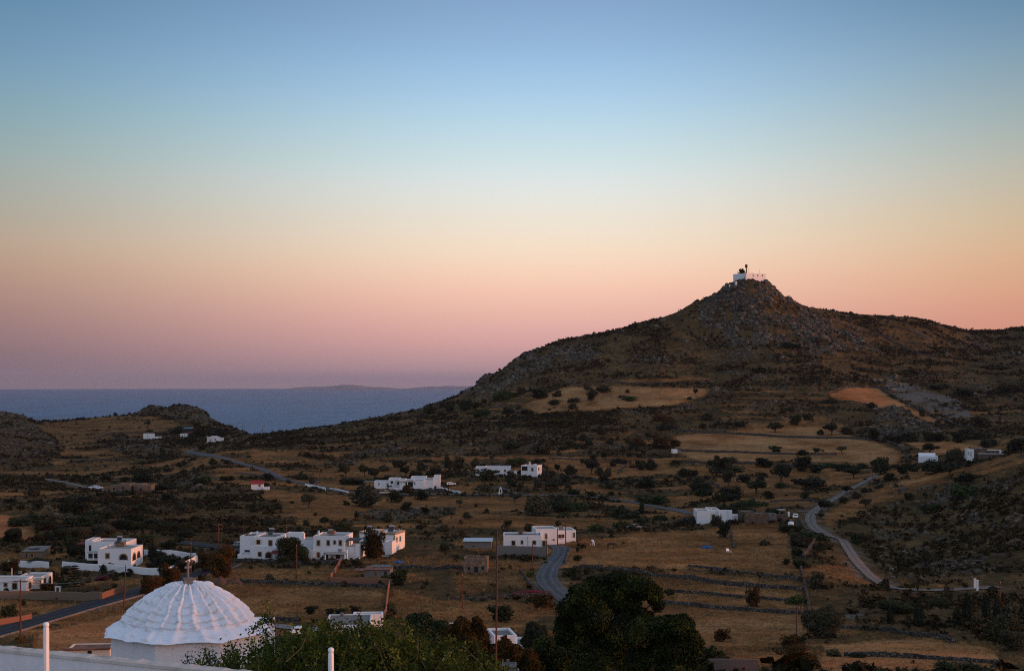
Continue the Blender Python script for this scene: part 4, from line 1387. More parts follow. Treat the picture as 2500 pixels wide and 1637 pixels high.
        v = [fn(a, z, 0.09) for a, z in po] + [fn(a, z, 0.09) for a, z in pi_] + [fn(a, z, -0.05) for a, z in po] + [fn(a, z, 0.0) for a, z in pi_]
        f = []
        for k in range(n - 1):
            f += [(k, k + 1, n + k + 1, n + k), (2 * n + k, 2 * n + k + 1, k + 1, k), (n + k, n + k + 1, 3 * n + k + 1, 3 * n + k)]
        mb.add(v, f)
        fr = mb.build(name, M[frame], s.root)
        mb = MB()
        mb.prism(outline(fw * 0.9), fn, -0.04, 0.014)
        mb.build('pane', M[pane], fr)
        if bars:
            mb = MB()
            for t in np.linspace(-1, 1, bars + 2)[1:-1]:
                a = c_ + t * (rad - fw)
                zt = z1 - min(rad, z1 - z0) + (min(rad, z1 - z0) - fw) * math.sqrt(max(0, 1 - t * t))
                mb.prism([(a - .035, z0), (a + .035, z0), (a + .035, zt), (a - .035, zt)], fn, 0.015, 0.05)
            mb.build('glazing_bar', M['wood'], fr)
        return fr

    def lump(s, name, mat, x0, x1, r0, r1, v0, depth, parent=None):
        """a plain fitting such as a chimney or a tank plinth"""
        u0, u1 = s.u(x0, v0), s.u(x1, v0)
        z1, z0 = s.z(r0, u0, v0), s.z(r1, u0, v0)
        mb = MB()
        e = 0.06
        mb.box(u0, u1, v0, v0 + depth, z0, z1 - 0.12)
        mb.box(u0 - e, u1 + e, v0 - e, v0 + depth + e, z1 - 0.12, z1)
        return mb.build(name, M[mat], parent or s.root)

    def solar(s, x, r_base, v, wpx=9, flip=1):
        """tank over a tilted panel on a frame"""
        k = (s.O[1] + v) / F
        u, z = s.u(x, v), s.z(r_base, s.u(x, v), v)
        w_ = wpx * k
        mb = MB()
        mb.add([(u - w_ / 2, v - .9, z + .05), (u + w_ / 2, v - .9, z + .05), (u + w_ / 2, v + .4, z + 1.0), (u - w_ / 2, v + .4, z + 1.0),
                (u - w_ / 2, v - .86, z - .02), (u + w_ / 2, v - .86, z - .02), (u + w_ / 2, v + .44, z + .93), (u - w_ / 2, v + .44, z + .93)],
               [(0, 1, 2, 3), (7, 6, 5, 4), (0, 4, 5, 1), (1, 5, 6, 2), (2, 6, 7, 3), (3, 7, 4, 0)])
        fr = mb.build('solar_heater', M['black'], s.root)
        for a in (u - w_ / 2 + .05, u + w_ / 2 - .05):
            mb = MB()
            mb.tube([(a, v + 0.5, z - .1), (a, v + 0.5, z + 1.15)], .04, 5)
            mb.build('leg', M['metal'], fr)
        mb = MB()
        mb.tube([(u - w_ * .55, v + .5, z + 1.28), (u + w_ * .55, v + .5, z + 1.28)], .27, 10)
        mb.build('tank', M['metal'], fr)

    def chimney(s, x, r_top, r_base, v, wpx=3.0, mat='white'):
        k = (s.O[1] + v) / F
        u = s.u(x, v)
        z0, z1 = s.z(r_base, u, v), s.z(r_top, u, v)
        w_ = wpx * k / 2
        mb = MB()
        mb.box(u - w_, u + w_, v - w_, v + w_, z0 - .3, z1 - .25)
        mb.box(u - w_ * .6, u + w_ * .6, v - w_ * .6, v + w_ * .6, z1 - .25, z1 - .1)
        mb.box(u - w_ * 1.1, u + w_ * 1.1, v - w_ * 1.1, v + w_ * 1.1, z1 - .1, z1)
        return mb.build('chimney', M[mat], s.root)

    def slab(s, name, mat, x0, x1, rf, rb, v0, v1, th=0.12, parent=None):
        """a thin sheet sloping from row rf at depth v0 to row rb at v1 (canopies, awnings, lean-to roofs)"""
        u0, u1 = s.u(x0, v0), s.u(x1, v0)
        za, zb = s.z(rf, u0, v0), s.z(rb, u0, v1)
        mb = MB()
        mb.add([(u0, v0, za), (u1, v0, za), (u1, v1, zb), (u0, v1, zb), (u0, v0, za - th), (u1, v0, za - th), (u1, v1, zb - th), (u0, v1, zb - th)],
               [(0, 1, 2, 3), (7, 6, 5, 4), (0, 4, 5, 1), (1, 5, 6, 2), (2, 6, 7, 3), (3, 7, 4, 0)])
        return mb.build(name, M[mat], parent or s.root)

    def posts(s, xs, r_top, r_base, v, th=0.1, mat='white', name='post'):
        for x in xs:
            u = s.u(x, v)
            mb = MB()
            mb.box(u - th, u + th, v - th, v + th, s.z(r_base, u, v) - .4, s.z(r_top, u, v))
            mb.build(name, M[mat], s.root)


GH = 'white island houses'
# --- left: bungalow by the road
h = House('bungalow', 'white flat-roofed bungalow cut by the left edge, beside the asphalt road', -30, 1446, 0, group=GH)
h.block(-30, 63, 1411, 0, xr=81, roof='roof_white')
u1 = h.last[1]
h.block(40, 101, 1407, 4.2, xr=128, par=0.3)
h.win(9, 18.5, 1421, 1432); h.win(29, 43, 1421, 1438)
h.win(69.5, 76, 1419, 1437, u1, 'R', shutters=False)
u2 = h.u(101, 4.2)
h.arch(118, 125, 1404, 1426, u2, 'R', bars=1, fw=.15); h.win(106, 112, 1409, 1424, u2, 'R')
h.slab('lean_to', 'roof_white', 81, 101, 1415, 1409, 2.2, 4.2)
h.posts([99], 1416, 1443, 2.3, .07, 'wood')
h.chimney(29, 1386, 1402, 4.5, 1.6); h.lump('roof_box', 'concrete', 44, 50, 1394, 1400, 6, 1.0); h.lump('roof_box', 'concrete', 66, 71, 1393, 1399, 8, 1.0)
# --- arched house in its garden
h = House('villa', 'white house with tan-framed arched windows inside a white garden wall', 239, 1387, -3, group=GH)
h.block(239, 320, 1339, 0, xr=349, roof='roof_white', par=0.25)
_, u1, _, v1, _, _ = h.last
h.win(257, 268, 1349, 1363, fw=.25); h.arch(290, 313, 1349.5, 1366, fw=.3, bars=3)
h.arch(323, 331.5, 1347, 1367, u1, 'R', fw=.25, bars=1); h.arch(333.5, 342.5, 1343, 1361, u1, 'R', fw=.25, bars=1)
h.block(223, 308, 1322, v1 - .05, depth=8, roof='roof_white', par=.3)
h.block(208, 225, 1317, v1 + 2, depth=6, roof='roof_white', par=.3)
h.hole(217, 223, 1330, 1344, v1 + 2)
h.block(213, 241, 1362, 3.0, depth=5, par=.3, name='terrace')
h.slab('porch_roof', 'roof_white', 213, 239, 1347, 1344, 1.2, 4.0); h.hole(216, 238, 1350, 1362, 4.05, mat='black', name='porch_shade_panel')  # black sheet put in for the shade under the porch roof
h.posts([214, 228], 1348, 1362, 1.4, .12)
h.lump('plinth', 'stone_warm', 279, 302, 1323, 1332, 6.0, 1.6); h.solar(291, 1323, 6.8, 11)
h.chimney(243, 1311, 1322, 12, 3); h.chimney(310, 1314, 1320, 14, 2)
h.door(325, 331, 1376, 1386, u1, 'R', pane='wood')
h.slab('red_canopy', 'maroon', 183, 208, 1327, 1322, v1 + 3, v1 + 7)
# --- shed
h = House('shed', 'low tan shed with pale lean-to roof left of the arched house', 50, 1362, 6, 'shed', wallmat='tan')
h.block(50, 104, 1345.5, 0, xr=123, par=.05, roof='roof_grey', rim=.05)
h.slab('roof_sheet', 'roof_grey', 52, 106, 1345, 1331.5, -.3, h.last[3] + .2, .1)
h.door(73, 83, 1348, 1361); h.hole(63, 66, 1350, 1360)
# --- white portal
h = House('garden_portal', 'small white doorway frame standing alone on the brown garden wall', 134, 1449, 0, 'gateway')
h.block(134, 136.6, 1433, 0, .3, par=.02, rim=.02, name='jamb'); h.block(144.5, 147, 1433, 0, .3, par=.02, rim=.02, name='jamb')
h.lump('lintel', 'white', 133.6, 147.4, 1430.6, 1433.1, -.03, .36)
# --- two-storey, left of centre
h = House('two_storey_house', 'two-storey white house with maroon awning and red-lit antenna', 585.5, 1362, -9, group=GH)
h.block(585.5, 621, 1307.5, 1.5, depth=9, par=.35, roof='roof_grey')
h.block(619, 675, 1309.5, 0, xr=703, par=.3, roof='roof_grey')
_, u1, _, v1, _, _ = h.last
h.block(612.5, 671, 1335.5, -3.0, depth=3.05, par=.25, roof='roof_white', name='ground_floor')
h.win(626, 636, 1316, 1328, shutters=True); h.door(655, 665.5, 1317, 1335.3)
h.win(629.5, 639, 1345.5, 1358, -3.0); h.arch(647, 665, 1345, 1361.5, -3.0, fw=.25, bars=0, name='arched_opening', pane='black')
h.win(683.5, 687, 1313.5, 1332, u1, 'R', mull=False); h.win(696, 699, 1311, 1323, u1, 'R', mull=False)
h.hole(597, 610, 1341.5, 1349, 1.5, mat='black', name='vent_grille')
h.slab('awning', 'maroon', 657, 684, 1350.5, 1342, -6.2, -3.1, .1)
h.block(580, 612, 1352, -2.8, depth=4.2, par=.35, roof='roof_grey', name='terrace')
h.block(701, 742, 1300, v1 - 1, xr=742.5, par=.3) ; h.block(700, 735, 1299.5, v1 + 1, xr=742, par=.3)
h.win(719.5, 726.5, 1309, 1315.5, v1 + 1)
h.block(722, 766, 1316, v1 - 3, depth=5, par=.3, roof='roof_grey')
h.chimney(628, 1296, 1305, 6, 3.2); h.chimney(648, 1297, 1304, 6.5, 2.4); h.solar(662, 1303, 6, 11)
h.lump('roof_tank', 'concrete', 600, 606, 1302, 1307, 4, 1.2)
mb = MB(); uu = h.u(593.5, 3); zz = h.z(1308, uu, 3)
mb.tube([(uu, 3, zz), (uu, 3, h.z(1281, uu, 3))], .05, 5)
for r_ in (1284, 1292):
    zz = h.z(r_, uu, 3)
    mb.tube([(uu - .95, 3, zz), (uu + .95, 3, zz + .1)], .05, 5)
for t in (-.9, -.3, .9):
    mb.tube([(uu + t, 3, h.z(1284, uu, 3)), (uu + t, 3, h.z(1284, uu, 3) + .4)], .035, 5)
mb.build('antenna', M['pole'], h.root)
# --- two-storey, centre
h = House('two_storey_house', 'two-storey white house with four upper windows and a terrace under a grey awning', 764.7, 1364.5, -7, group=GH)
h.block(764.7, 841, 1307.6, 0, depth=9, par=.3, roof='roof_white')
_, u1, _, v1, _, _ = h.last
for x0, x1 in ((773, 782.3), (797, 806), (826.5, 835.5)):
    h.win(x0, x1, 1317, 1331.5, fw=.22)
h.win(813.5, 821, 1317.5, 1328, fw=.22); h.win(773, 782, 1346.5, 1361, fw=.2, pane='wood')
h.lump('air_conditioner', 'metal', 826, 833.5, 1339, 1345, -.45, .4)
h.slab('canopy', 'roof_white', 793, 844, 1351, 1345.5, -3.0, -.05, .15)
h.hole(791, 801, 1348, 1364); h.hole(820, 830, 1351, 1363, mat='wood'); h.posts([794, 842], 1351.5, 1364, -2.9, .12)
h.block(839, 878, 1333.5, 1.0, depth=7, par=.9, roof='roof_white', rim=.2, name='terrace')
h.block(841, 857, 1308.5, 6.0, xr=857.6, par=.2); h.slab('awning', 'awning', 843, 876, 1318, 1311, 1.2, 6.0, .12)
h.hole(843, 850, 1319, 1333, 5.9, mat='wood', name='terrace_door')
h.posts([874], 1326, 1358, 1.1, .5, name='pillar'); h.posts([845.5], 1342, 1358, -1.0, .3, name='pillar')
h.lump('plinth', 'stone_warm', 799, 815, 1295.5, 1303, 4, 1.8); h.lump('water_tank', 'metal', 801, 811, 1292, 1295.6, 4.3, 1.0)
h.chimney(778, 1294.5, 1304, 3, 4); h.block(748, 766, 1340, -1.0, depth=4, par=.1, roof='roof_white', mat='white', name='outhouse')
# --- two-storey with tan cornice, right of the tree
h = House('two_storey_house', 'two-storey white house with tan cornice and corner stones behind a dense tree', 929, 1345, -14, group=GH)
h.block(929, 964, 1300.5, 0, xr=988.5, par=.35, roof='roof_white', trim='trim')
_, u1, _, v1, ht, _ = h.last
h.block(877.6, 910, 1297.6, 3.5, depth=8, par=.35, roof='roof_white', trim='trim')
h.block(908, 932, 1299, 4.5, depth=8, par=.6, roof='roof_white')
h.win(886.5, 896, 1309, 1321, 3.5, fw=.25, pane='blue_glass'); h.win(934, 939, 1311, 1322, 0, fw=.2, pane='teal')
h.win(966.5, 970, 1310, 1323, u1, 'R', mull=False, pane='teal'); h.win(975, 979, 1307.5, 1321, u1, 'R', mull=False, pane='teal')
mb = MB()
for k in range(12):
    z0 = ht - .6 - k * .55
    w_ = .45 if k % 2 else .28
    mb.box(u1 - w_, u1 + .03, -.03, -.003 + 0, z0 - .45, z0); mb.box(u1 + .003, u1 + .03, 0, w_, z0 - .45, z0)
mb.build('quoin', M['trim'], h.root)
h.solar(900, 1297, 6, 10); h.solar(955, 1296, 4, 13); h.lump('roof_box', 'concrete', 969, 973, 1290, 1294, 6, .9)
h.block(940, 957, 1321, -4.5, depth=3.5, par=.2, name='annex'); h.block(876, 905, 1335, -3, depth=5, par=.5, name='terrace')
h.block(841, 905, 1353, -8.5, depth=6, par=.3, roof='roof_grey', mat='concrete', name='garage'); h.slab('carport_roof', 'roof_white', 921, 943, 1358, 1354, -9, -6.5, .12); h.posts([941, 922], 1358, 1368, -8.9, .1)
# --- rusty shed
h = House('shed', 'grey shed with a patched rusty metal roof below the two-storey houses', 889, 1408, -3, 'shed', wallmat='concrete')
h.block(889, 952, 1390, 0, depth=5, par=.04, rim=.04, roof='rust_roof')
h.slab('roof_sheet', 'rust_roof', 888, 953.5, 1389.3, 1379.5, -.3, 5.1, .08); h.hole(938, 944, 1394, 1403); h.door(915, 921, 1394, 1407)
u0, u1 = h.u(925, 3), h.u(950, 3)
mb = MB()
for q in range(6):
    a = h.u(905 + q * 8, 3.2); zq = h.z(1382.5 - 0.5 * (q % 2), a, 3.2)
    mb.add([(a, 2.9, zq + .02), (a + .8, 2.9, zq + .02), (a + .85, 4.3, zq + .36), (a + .1, 4.3, zq + .36)], [(0, 1, 2, 3)])
mb.build('roof_patch', M['roof_grey'], h.root)
h.slab('scrap_lean_to', 'rust_roof', 862, 889, 1391, 1386, -1, 3, .08)
# --- long shed
h = House('barn', 'long low grey barn with a pale sheet roof left of the notched white bungalow', 1131, 1338, -2, 'shed', wallmat='concrete')
h.block(1131, 1199, 1321, 0, depth=5, par=.04, rim=.04); h.slab('roof_sheet', 'metal', 1129.5, 1202, 1320.5, 1311.5, -.4, 5.3, .1)
h.slab('leaning_plank', 'wood', 1155, 1157.5, 1334, 1329, -.6, -.1, .1)
# --- white bungalow with notched parapet
h = House('bungalow', 'white bungalow with notched parapet and brown chimney block beside the grey lane', 1229, 1336, 0, group=GH)
h.block(1229, 1322, 1305.5, 0, depth=8, par=.4, roof='roof_grey')
h.lump('parapet', 'white', 1229, 1264, 1302.3, 1307, 7.6, .35); h.lump('parapet', 'white', 1291, 1319, 1300.5, 1307, 7.6, .35); h.lump('parapet', 'white', 1274, 1291, 1305, 1309, 7.6, .35)
h.win(1248.5, 1258.5, 1318, 1331); h.win(1271, 1278, 1317.5, 1327.5); h.win(1299.5, 1309, 1318, 1329)
h.lump('chimney', 'stone_brown', 1265.5, 1276, 1295, 1308, 5, 1.6); h.lump('drainpipe', 'concrete', 1288.3, 1289, 1310, 1334, -.08, .08)
h.door(1323.5, 1332, 1318, 1334, -.2); h.posts([1334], 1317, 1336, -.2, .2, 'stone_warm', 'gate_pier'); h.block(1322, 1323.5, 1317, -.2, .4, par=.02, rim=.02, name='gate_pier')
# --- white house by the lane top
h = House('bungalow', 'white house with an arched door at the top of the grey lane', 1309, 1329, 8, group=GH)
h.block(1309, 1361, 1290, 0, depth=8, par=.3, roof='roof_white')
h.arch(1330, 1336.5, 1300.5, 1315, fw=.2, bars=0, name='arched_door', pane='wood'); h.hole(1316, 1320, 1299, 1302, name='vent', mat='trim'); h.arch(1350, 1354, 1314, 1319, fw=.12, bars=0, name='niche', pane='wood')
h.block(1359, 1406, 1293.5, 4.0, depth=8, par=.3, roof='roof_white', drop=3)
h.hole(1363, 1378, 1303.5, 1312.5, 4.0, mat='wood', name='porch_shade_panel'); h.posts([1370], 1303.5, 1312.5, 3.9, .08, 'trim'); h.win(1399, 1404, 1299, 1311.5, 4.0, mull=False)
h.lump('chimney', 'concrete', 1366.5, 1375.5, 1283.5, 1295, 7, 1.2)
h.block(1361, 1382, 1317, 1.5, depth=2.6, par=.5, name='terrace')
# --- ruin
h = House('ruined_cottage', 'roofless brown stone cottage with a black doorway between two small windows', 1132, 1398, -2, 'cottage', wallmat='stone_warm')
h.block(1132, 1190, 1362, 0, depth=5.5, par=.9, rim=.5, roof='rust_roof', mat='stone_warm')
h.lump('lintel_course', 'concrete', 1134, 1176, 1366, 1368, -.06, .06)
for x0, x1, r0, r1 in ((1141, 1149, 1381.5, 1391.5), (1174.5, 1182.5, 1380.5, 1391)):
    h.win(x0, x1, r0, r1, frame='concrete', pane='black', fw=.1, mull=False)
h.win(1156.5, 1168, 1381, 1397.5, frame='concrete', pane='black', name='door', fw=.1, mull=False)
# --- white compound on the hill road
h = House('farmhouse', 'rambling white compound of joined cubes beside the hill road', 948.6, 1196, 0, group=GH)
h.block(948.6, 975, 1167.5, 3, depth=8, par=.4); h.block(972, 990, 1170, .5, depth=8, par=.4)
h.hole(953.5, 959.5, 1173.5, 1179.5, 3, mat='glass', name='window'); h.hole(969.5, 974.5, 1174, 1182, .45, mat='glass', name='window')
h.block(913.7, 950, 1174, 4, depth=7, par=.4); h.hole(923.5, 926.5, 1178, 1184, 4, mat='concrete', name='door')
h.block(988, 1010, 1171.5, 3, depth=9, par=.4, roof='roof_white'); h.hole(982, 1007, 1176, 1188, 2.9, mat='black', name='porch_shade_panel'); h.slab('porch_roof', 'roof_white', 966, 1010, 1174, 1170, 0, 4, .3)  # black panel paints the shade inside the porch
h.posts([982, 995], 1175, 1190, .3, .18)
h.block(1009, 1035, 1172, 0, depth=10, par=.35, roof='roof_white'); h.block(1033, 1059, 1171, 1.5, depth=12, par=.35, roof='roof_white')
h.block(1003, 1040, 1164, 12, depth=9, par=.35, roof='roof_white')
h.block(1057, 1074, 1165, 5, depth=6, par=.3); h.block(1060, 1074.5, 1159.5, 7, depth=5, par=.3)
h.block(961, 988, 1192, -4, depth=3, par=.3, name='terrace'); h.hole(1011, 1014, 1176, 1183, 0, mat='teal', name='door')
h.slab('carport_roof', 'roof_grey', 888, 914, 1175.5, 1173.5, 4, 9, .25); h.posts([890, 902], 1175.5, 1186, 4.2, .15, 'wood')
# --- white long house
h = House('long_house', 'long low white house half hidden by a round tree above the road', 1161, 1160, -4, group=GH)
h.block(1161, 1186, 1139, -.6, depth=7, par=.3, roof='roof_grey'); h.block(1184, 1245, 1138, 0, depth=7, par=.3, roof='roof_grey')
h.win(1230.5, 1235, 1145, 1151.5, fw=.2, pane='glass', mull=False); h.win(1217.5, 1220.5, 1147.5, 1150.5, mull=False); h.win(1206, 1209, 1147, 1150.5, mull=False)
h.block(1244, 1262, 1148, 2, depth=.4, par=.02, rim=.05, name='yard_wall')
# --- white cube house
h = House('cube_house', 'white cube house with a large blue-grey glass corner and brown shuttered window', 1272, 1159, -17, group=GH)
h.block(1272, 1311, 1135.5, 0, xr=1323, par=.35, roof='roof_white')
_, u1, _, _, _, _ = h.last
h.win(1273, 1289, 1136.5, 1149, frame='white', pane='glass', fw=.2); h.win(1297, 1302.5, 1141, 1149.5, pane='wood', fw=.2, mull=False); h.win(1314, 1316.5, 1140, 1148, u1, 'R', mull=False, pane='wood')
h.chimney(1293, 1126.5, 1134, 4, 3); h.lump('roof_box', 'white', 1303, 1308, 1132, 1135.5, 5, 1)
# --- red-roofed chapel
h = House('chapel', 'tiny white chapel with a red pitched roof alone on the slope', 613, 1195, 8, 'chapel')
h.block(613, 643, 1180.5, 0, depth=5, par=.02, rim=.03, drop=1)
u0, u1, v0, v1, ht, zb = h.last
mb = MB()
e, rh = .25, 1.3
vm = (v0 + v1) / 2
mb.add([(u0 - e, v0 - e, ht - .05), (u1 + e, v0 - e, ht - .05), (u1 + e, vm, ht + rh), (u0 - e, vm, ht + rh), (u1 + e, v1 + e, ht - .05), (u0 - e, v1 + e, ht - .05)], [(0, 1, 2, 3), (3, 2, 4, 5), (0, 5, 4, 1)])
mb.build('roof', M['red_roof'], h.root)
mb = MB()
for a in (u0 + .02, u1 - .02):
    mb.add([(a - .02, v0, ht), (a - .02, v1, ht), (a - .02, vm, ht + rh - .12), (a + .02, v0, ht), (a + .02, v1, ht), (a + .02, vm, ht + rh - .12)], [(0, 1, 2), (5, 4, 3), (0, 2, 5, 3), (1, 4, 5, 2)])
mb.build('gable', M['white'], h.root)
h.door(631.5, 636, 1181.5, 1187.5, frame='trim'); h.block(643, 657.5, 1189, -.5, depth=4, par=.5, name='yard_wall', drop=1)
# --- tan long house
h = House('long_house', 'long low tan house with stepped flat roofs in the left hollow', 269, 1203, 0, wallmat='tan')
h.block(269, 292, 1184, 2, depth=7, par=.3, roof='roof_grey'); h.block(290, 317, 1180.5, 0, depth=8, par=.3, roof='roof_grey'); h.block(315, 348, 1181, 2.5, depth=8, par=.3, roof='roof_grey')
h.block(335, 356, 1184.5, .6, depth=7, par=.3, roof='roof_grey'); h.block(354, 369, 1184, 2, depth=6, par=.3, roof='roof_grey')
h.win(296, 304, 1187, 1194, frame='tan', pane='glass'); h.hole(318, 327, 1187.5, 1196, 2.5, name='doorway'); h.hole(341, 346.5, 1190.5, 1198, .6, name='doorway'); h.win(275, 282, 1189, 1197, 2, mull=False); h.win(356, 361, 1189, 1193, 2, mull=False)
# --- far left
h = House('chapel', 'small white box chapel on the edge of the distant left plateau', 350, 1071, -2, 'chapel', wallmat='white_far')
h.block(350, 377, 1057.5, 0, xr=378, par=.3); h.hole(359.5, 361.5, 1062, 1065, name='window'); h.block(376.5, 391, 1065.5, 1, depth=4, par=.3, name='annex')
h = House('bungalow', 'white bungalow at the distant bend of the hill road on the left', 505, 1081, 3, group=GH, wallmat='white_far')
h.block(505, 537, 1065.5, 0, xr=538, par=.3); h.hole(513.5, 516, 1071.5, 1075.5, name='window'); h.hole(524, 526.5, 1069.5, 1075.5, name='window'); h.block(515, 529, 1064, 2, depth=4, par=.2, name='upper_room'); h.block(536.5, 544, 1069, 2, depth=5, par=.3, name='annex')
h.block(500, 530, 1080, -6, depth=5, par=.3, mat='concrete', roof='roof_grey', name='terrace')
h = House('farm_shed', 'teal-roofed open shed under the small rocky hill on the left', 448, 1053, 0, 'shed', wallmat='teal')
h.block(449, 468, 1046, 0, depth=6, par=.02, rim=.03, mat='black'); h.slab('roof_sheet', 'teal', 447, 469, 1045.5, 1042.5, -.5, 6.5, .2)
h = House('hut', 'small white hut with a dark red lean-to beside the teal-roofed shed', 440, 1065, 0, 'hut', wallmat='white_far')
h.block(440, 457, 1058, 0, depth=5, par=.2); h.hole(444, 446, 1060.5, 1064.5, name='door'); h.hole(450, 453, 1060.5, 1063, name='window'); h.slab('lean_to', 'maroon', 453, 473, 1057, 1054.5, 1, 5, .2)
# --- middle terrace hut
h = House('hut', 'tiny pale hut under a rusty orange tree on the middle terraces', 1642, 1106, 5, 'hut', wallmat='concrete')
h.block(1642, 1654, 1096, 0, depth=4, par=.1, roof='roof_grey', mat='white_far'); h.block(1655, 1663, 1098, .5, depth=3, par=.1, mat='concrete', roof='roof_grey')
# --- modern white cubes
h = House('modern_house', 'modern white cube house with vertical piers behind the horse field', 1706, 1280, 0, group=GH)
h.block(1702, 1733, 1246.5, 0, depth=9, par=.3); h.block(1731, 1757, 1243.5, 2.5, depth=9, par=.3); h.block(1755, 1787, 1244.5, 1.2, xr=1788, par=.3)
h.block(1754, 1759, 1246, .3, depth=1.2, par=.05, rim=.05, name='pier'); h.block(1779, 1787.5, 1245, .2, depth=1.2, par=.05, rim=.05, name='pier')
h.win(1737.5, 1746, 1254.5, 1263.5, 2.5, fw=.2); h.win(1758.8, 1761, 1254, 1267, 1.2, fw=.1, pane='trim', mull=False); h.chimney(1736.5, 1239, 1243, 5, 2)
h.block(1755, 1786, 1269, -.8, depth=2.1, par=.3, name='terrace')
h = House('hut', 'small white cube hut between the modern cubes and the stone barn', 1791, 1272, 0, 'hut')
h.block(1791, 1812, 1257, 0, depth=4, par=.2)
h = House('stone_barn', 'long brown stone barn with a flat earth roof', 1820, 1277, 0, 'barn', wallmat='stone_brown')
h.block(1820, 1875, 1252, 0, depth=6, par=.3, roof='roof_grey'); h.block(1809, 1842, 1248, 4, depth=6, par=.3, roof='roof_grey'); h.block(1876, 1896, 1254, 5, depth=5, par=.3, mat='concrete', roof='roof_grey'); h.hole(1885.5, 1889, 1256, 1258.5, 5, name='vent')
h.block(1895, 1924, 1255, 6, depth=.5, par=.02, rim=.05, name='yard_wall'); h.slab('lean_to', 'roof_white', 1902, 1919, 1243.5, 1241.5, 8, 12, .2); h.posts([1904, 1917], 1243.5, 1256, 8.2, .12, 'concrete'); h.posts([1925.5], 1248.5, 1256, 6, .3, 'white')
# --- vaulted white house
h = House('vaulted_house', 'white barrel-vaulted house among dark trees behind the right spur', 2236, 1131, -14, group=GH)
h.block(2243, 2284, 1115.5, 0, depth=6, par=.02, rim=.03, drop=2.5)
u0, u1, v0, v1, ht, zb = h.last
mb = MB()
vm, rv = (v0 + v1) / 2, (v1 - v0) / 2
arc = [(vm - rv * math.cos(t), ht + (rv * .62) * math.sin(t)) for t in np.linspace(0, math.pi, 15)]
mb.prism(arc, lambda a, z, o: (o, a, z), u0 + .003, u1 - .003)
mb.build('vault', M['white'], h.root)
h.hole(2267, 2270, 1120, 1123.5, name='window'); h.block(2280, 2290, 1112, 2, depth=4, par=.2, name='annex')
# --- modern house on the right
h = House('modern_house', 'modern white and brown stone house with flat roofs on the right spur', 2377, 1124, -8, group=GH)
h.block(2362, 2378, 1096, 0, depth=7, par=.2, drop=3); h.win(2364, 2366.5, 1101, 1110, mull=False, frame='white'); h.win(2369, 2372, 1102, 1113.5, mull=False, frame='white')
h.block(2377, 2409, 1093.5, .8, depth=9, par=.3, mat='stone_brown', drop=3); h.block(2408, 2442, 1098.5, 2.5, depth=7, par=.3, drop=3, mat='stone_brown'); h.lump('roof_edge', 'white', 2408, 2443.5, 1097, 1099.5, 2.2, .5)
h.block(2389, 2450, 1107, -2, depth=3.5, par=.3, mat='stone_brown', drop=3); h.posts([2442], 1098.5, 1107, 2.2, .4); h.lump('parapet', 'white', 2389, 2450, 1105.8, 1107.4, -2.2, .25)
h.chimney(2394, 1091.5, 1095, 4, 2.5)
# --- summit monastery
h = House('summit_monastery', 'white fortified monastery crowning the rocky summit', 1822, 694, 31, 'monastery', wallmat='white_fort', d=1126)
h.block(1822, 1869.5, 667.3, 0, depth=16, par=.8, rim=.6, roof='roof_white', drop=6)
for x in (1838.9, 1850, 1861.7):
    h.hole(x - 1.3, x + 1.3, 670.2, 674.8, name='window', mat='black', proud=.02)
u0 = h.last[0]
h.hole(1816.5, 1818, 676, 688, u0, 'L', 'concrete', 'buttress', .2)
h.block(1838, 1842, 666.2, 5, depth=1.5, par=.1, rim=.1, name='roof_box')
um = h.u(1822.2, 2)
mb = MB()
mb.tube([(um, 2, h.z(668, um, 2)), (um, 2, h.z(645, um, 2))], [.55, .35], 6)
for r_ in (648, 651):
    for t in (0, 2.1, 4.2):
        zc = h.z(r_, um, 2)
        mb.box(um + .75 * math.cos(t) - .25, um + .75 * math.cos(t) + .25, 2 + .75 * math.sin(t) - .25, 2 + .75 * math.sin(t) + .25, zc - .8, zc + .8)
mb.build('antenna_mast', M['pole'], h.root)
for x, r_ in ((1827, 655.5), (1855, 656.5)):
    ua = h.u(x, 3); mb = MB(); mb.tube([(ua, 3, h.z(668, ua, 3)), (ua, 3, h.z(r_, ua, 3))], .16, 5); mb.build('whip_antenna', M['metal'], h.root)
h = House('chapel', 'small white shrine wall wedged in boulders below the monastery', 1796, 695, 15, 'shrine', wallmat='white', d=1118)
h.block(1796, 1799.5, 686.5, 0, depth=2, par=.1, rim=.1, drop=3)
h = House('shrine', 'white stub of wall on the left shoulder below the monastery', 1780, 698, 0, 'shrine', wallmat='white', d=1120)
h.block(1780, 1783, 694, 0, depth=1.5, par=.1, rim=.1, drop=3); h.posts([1781], 689, 694, .5, .25, 'pole')
# --- nearer houses half hidden by trees at the bottom
h = House('flat_house', 'white house with a grey cement flat roof mostly hidden by the near green tree', 794, 1560, 4, group=GH, d=190)
h.block(794, 905, 1525, 0, depth=9, par=.1, roof='roof_grey', drop=6); h.block(862, 935, 1497.5, 9.2, depth=2, par=.2, roof='roof_white', mat='white', drop=8); h.win(806, 816, 1530, 1542, pane='glass'); h.lump('roof_box', 'concrete', 831, 838, 1496.5, 1501, 8, .8)
h = House('flat_house', 'small white house with a dark flat roof and raised rim below the lane', 1222, 1556, 10, group=GH, d=178)
h.block(1206, 1262, 1550, 0, depth=5.5, par=.3, roof='roof_grey', drop=5); h.hole(1233, 1238, 1548, 1556, 0, mat='glass', name='window')
h = House('flat_house', 'low white annex glimpsed through rust-coloured bushes at the bottom', 1262, 1590, 0, group=GH, d=160)
h.block(1258, 1304, 1573, 0, depth=5, par=.3, roof='roof_grey', drop=4); h.hole(1268, 1271, 1574, 1584, 0, mat='trim', name='door')
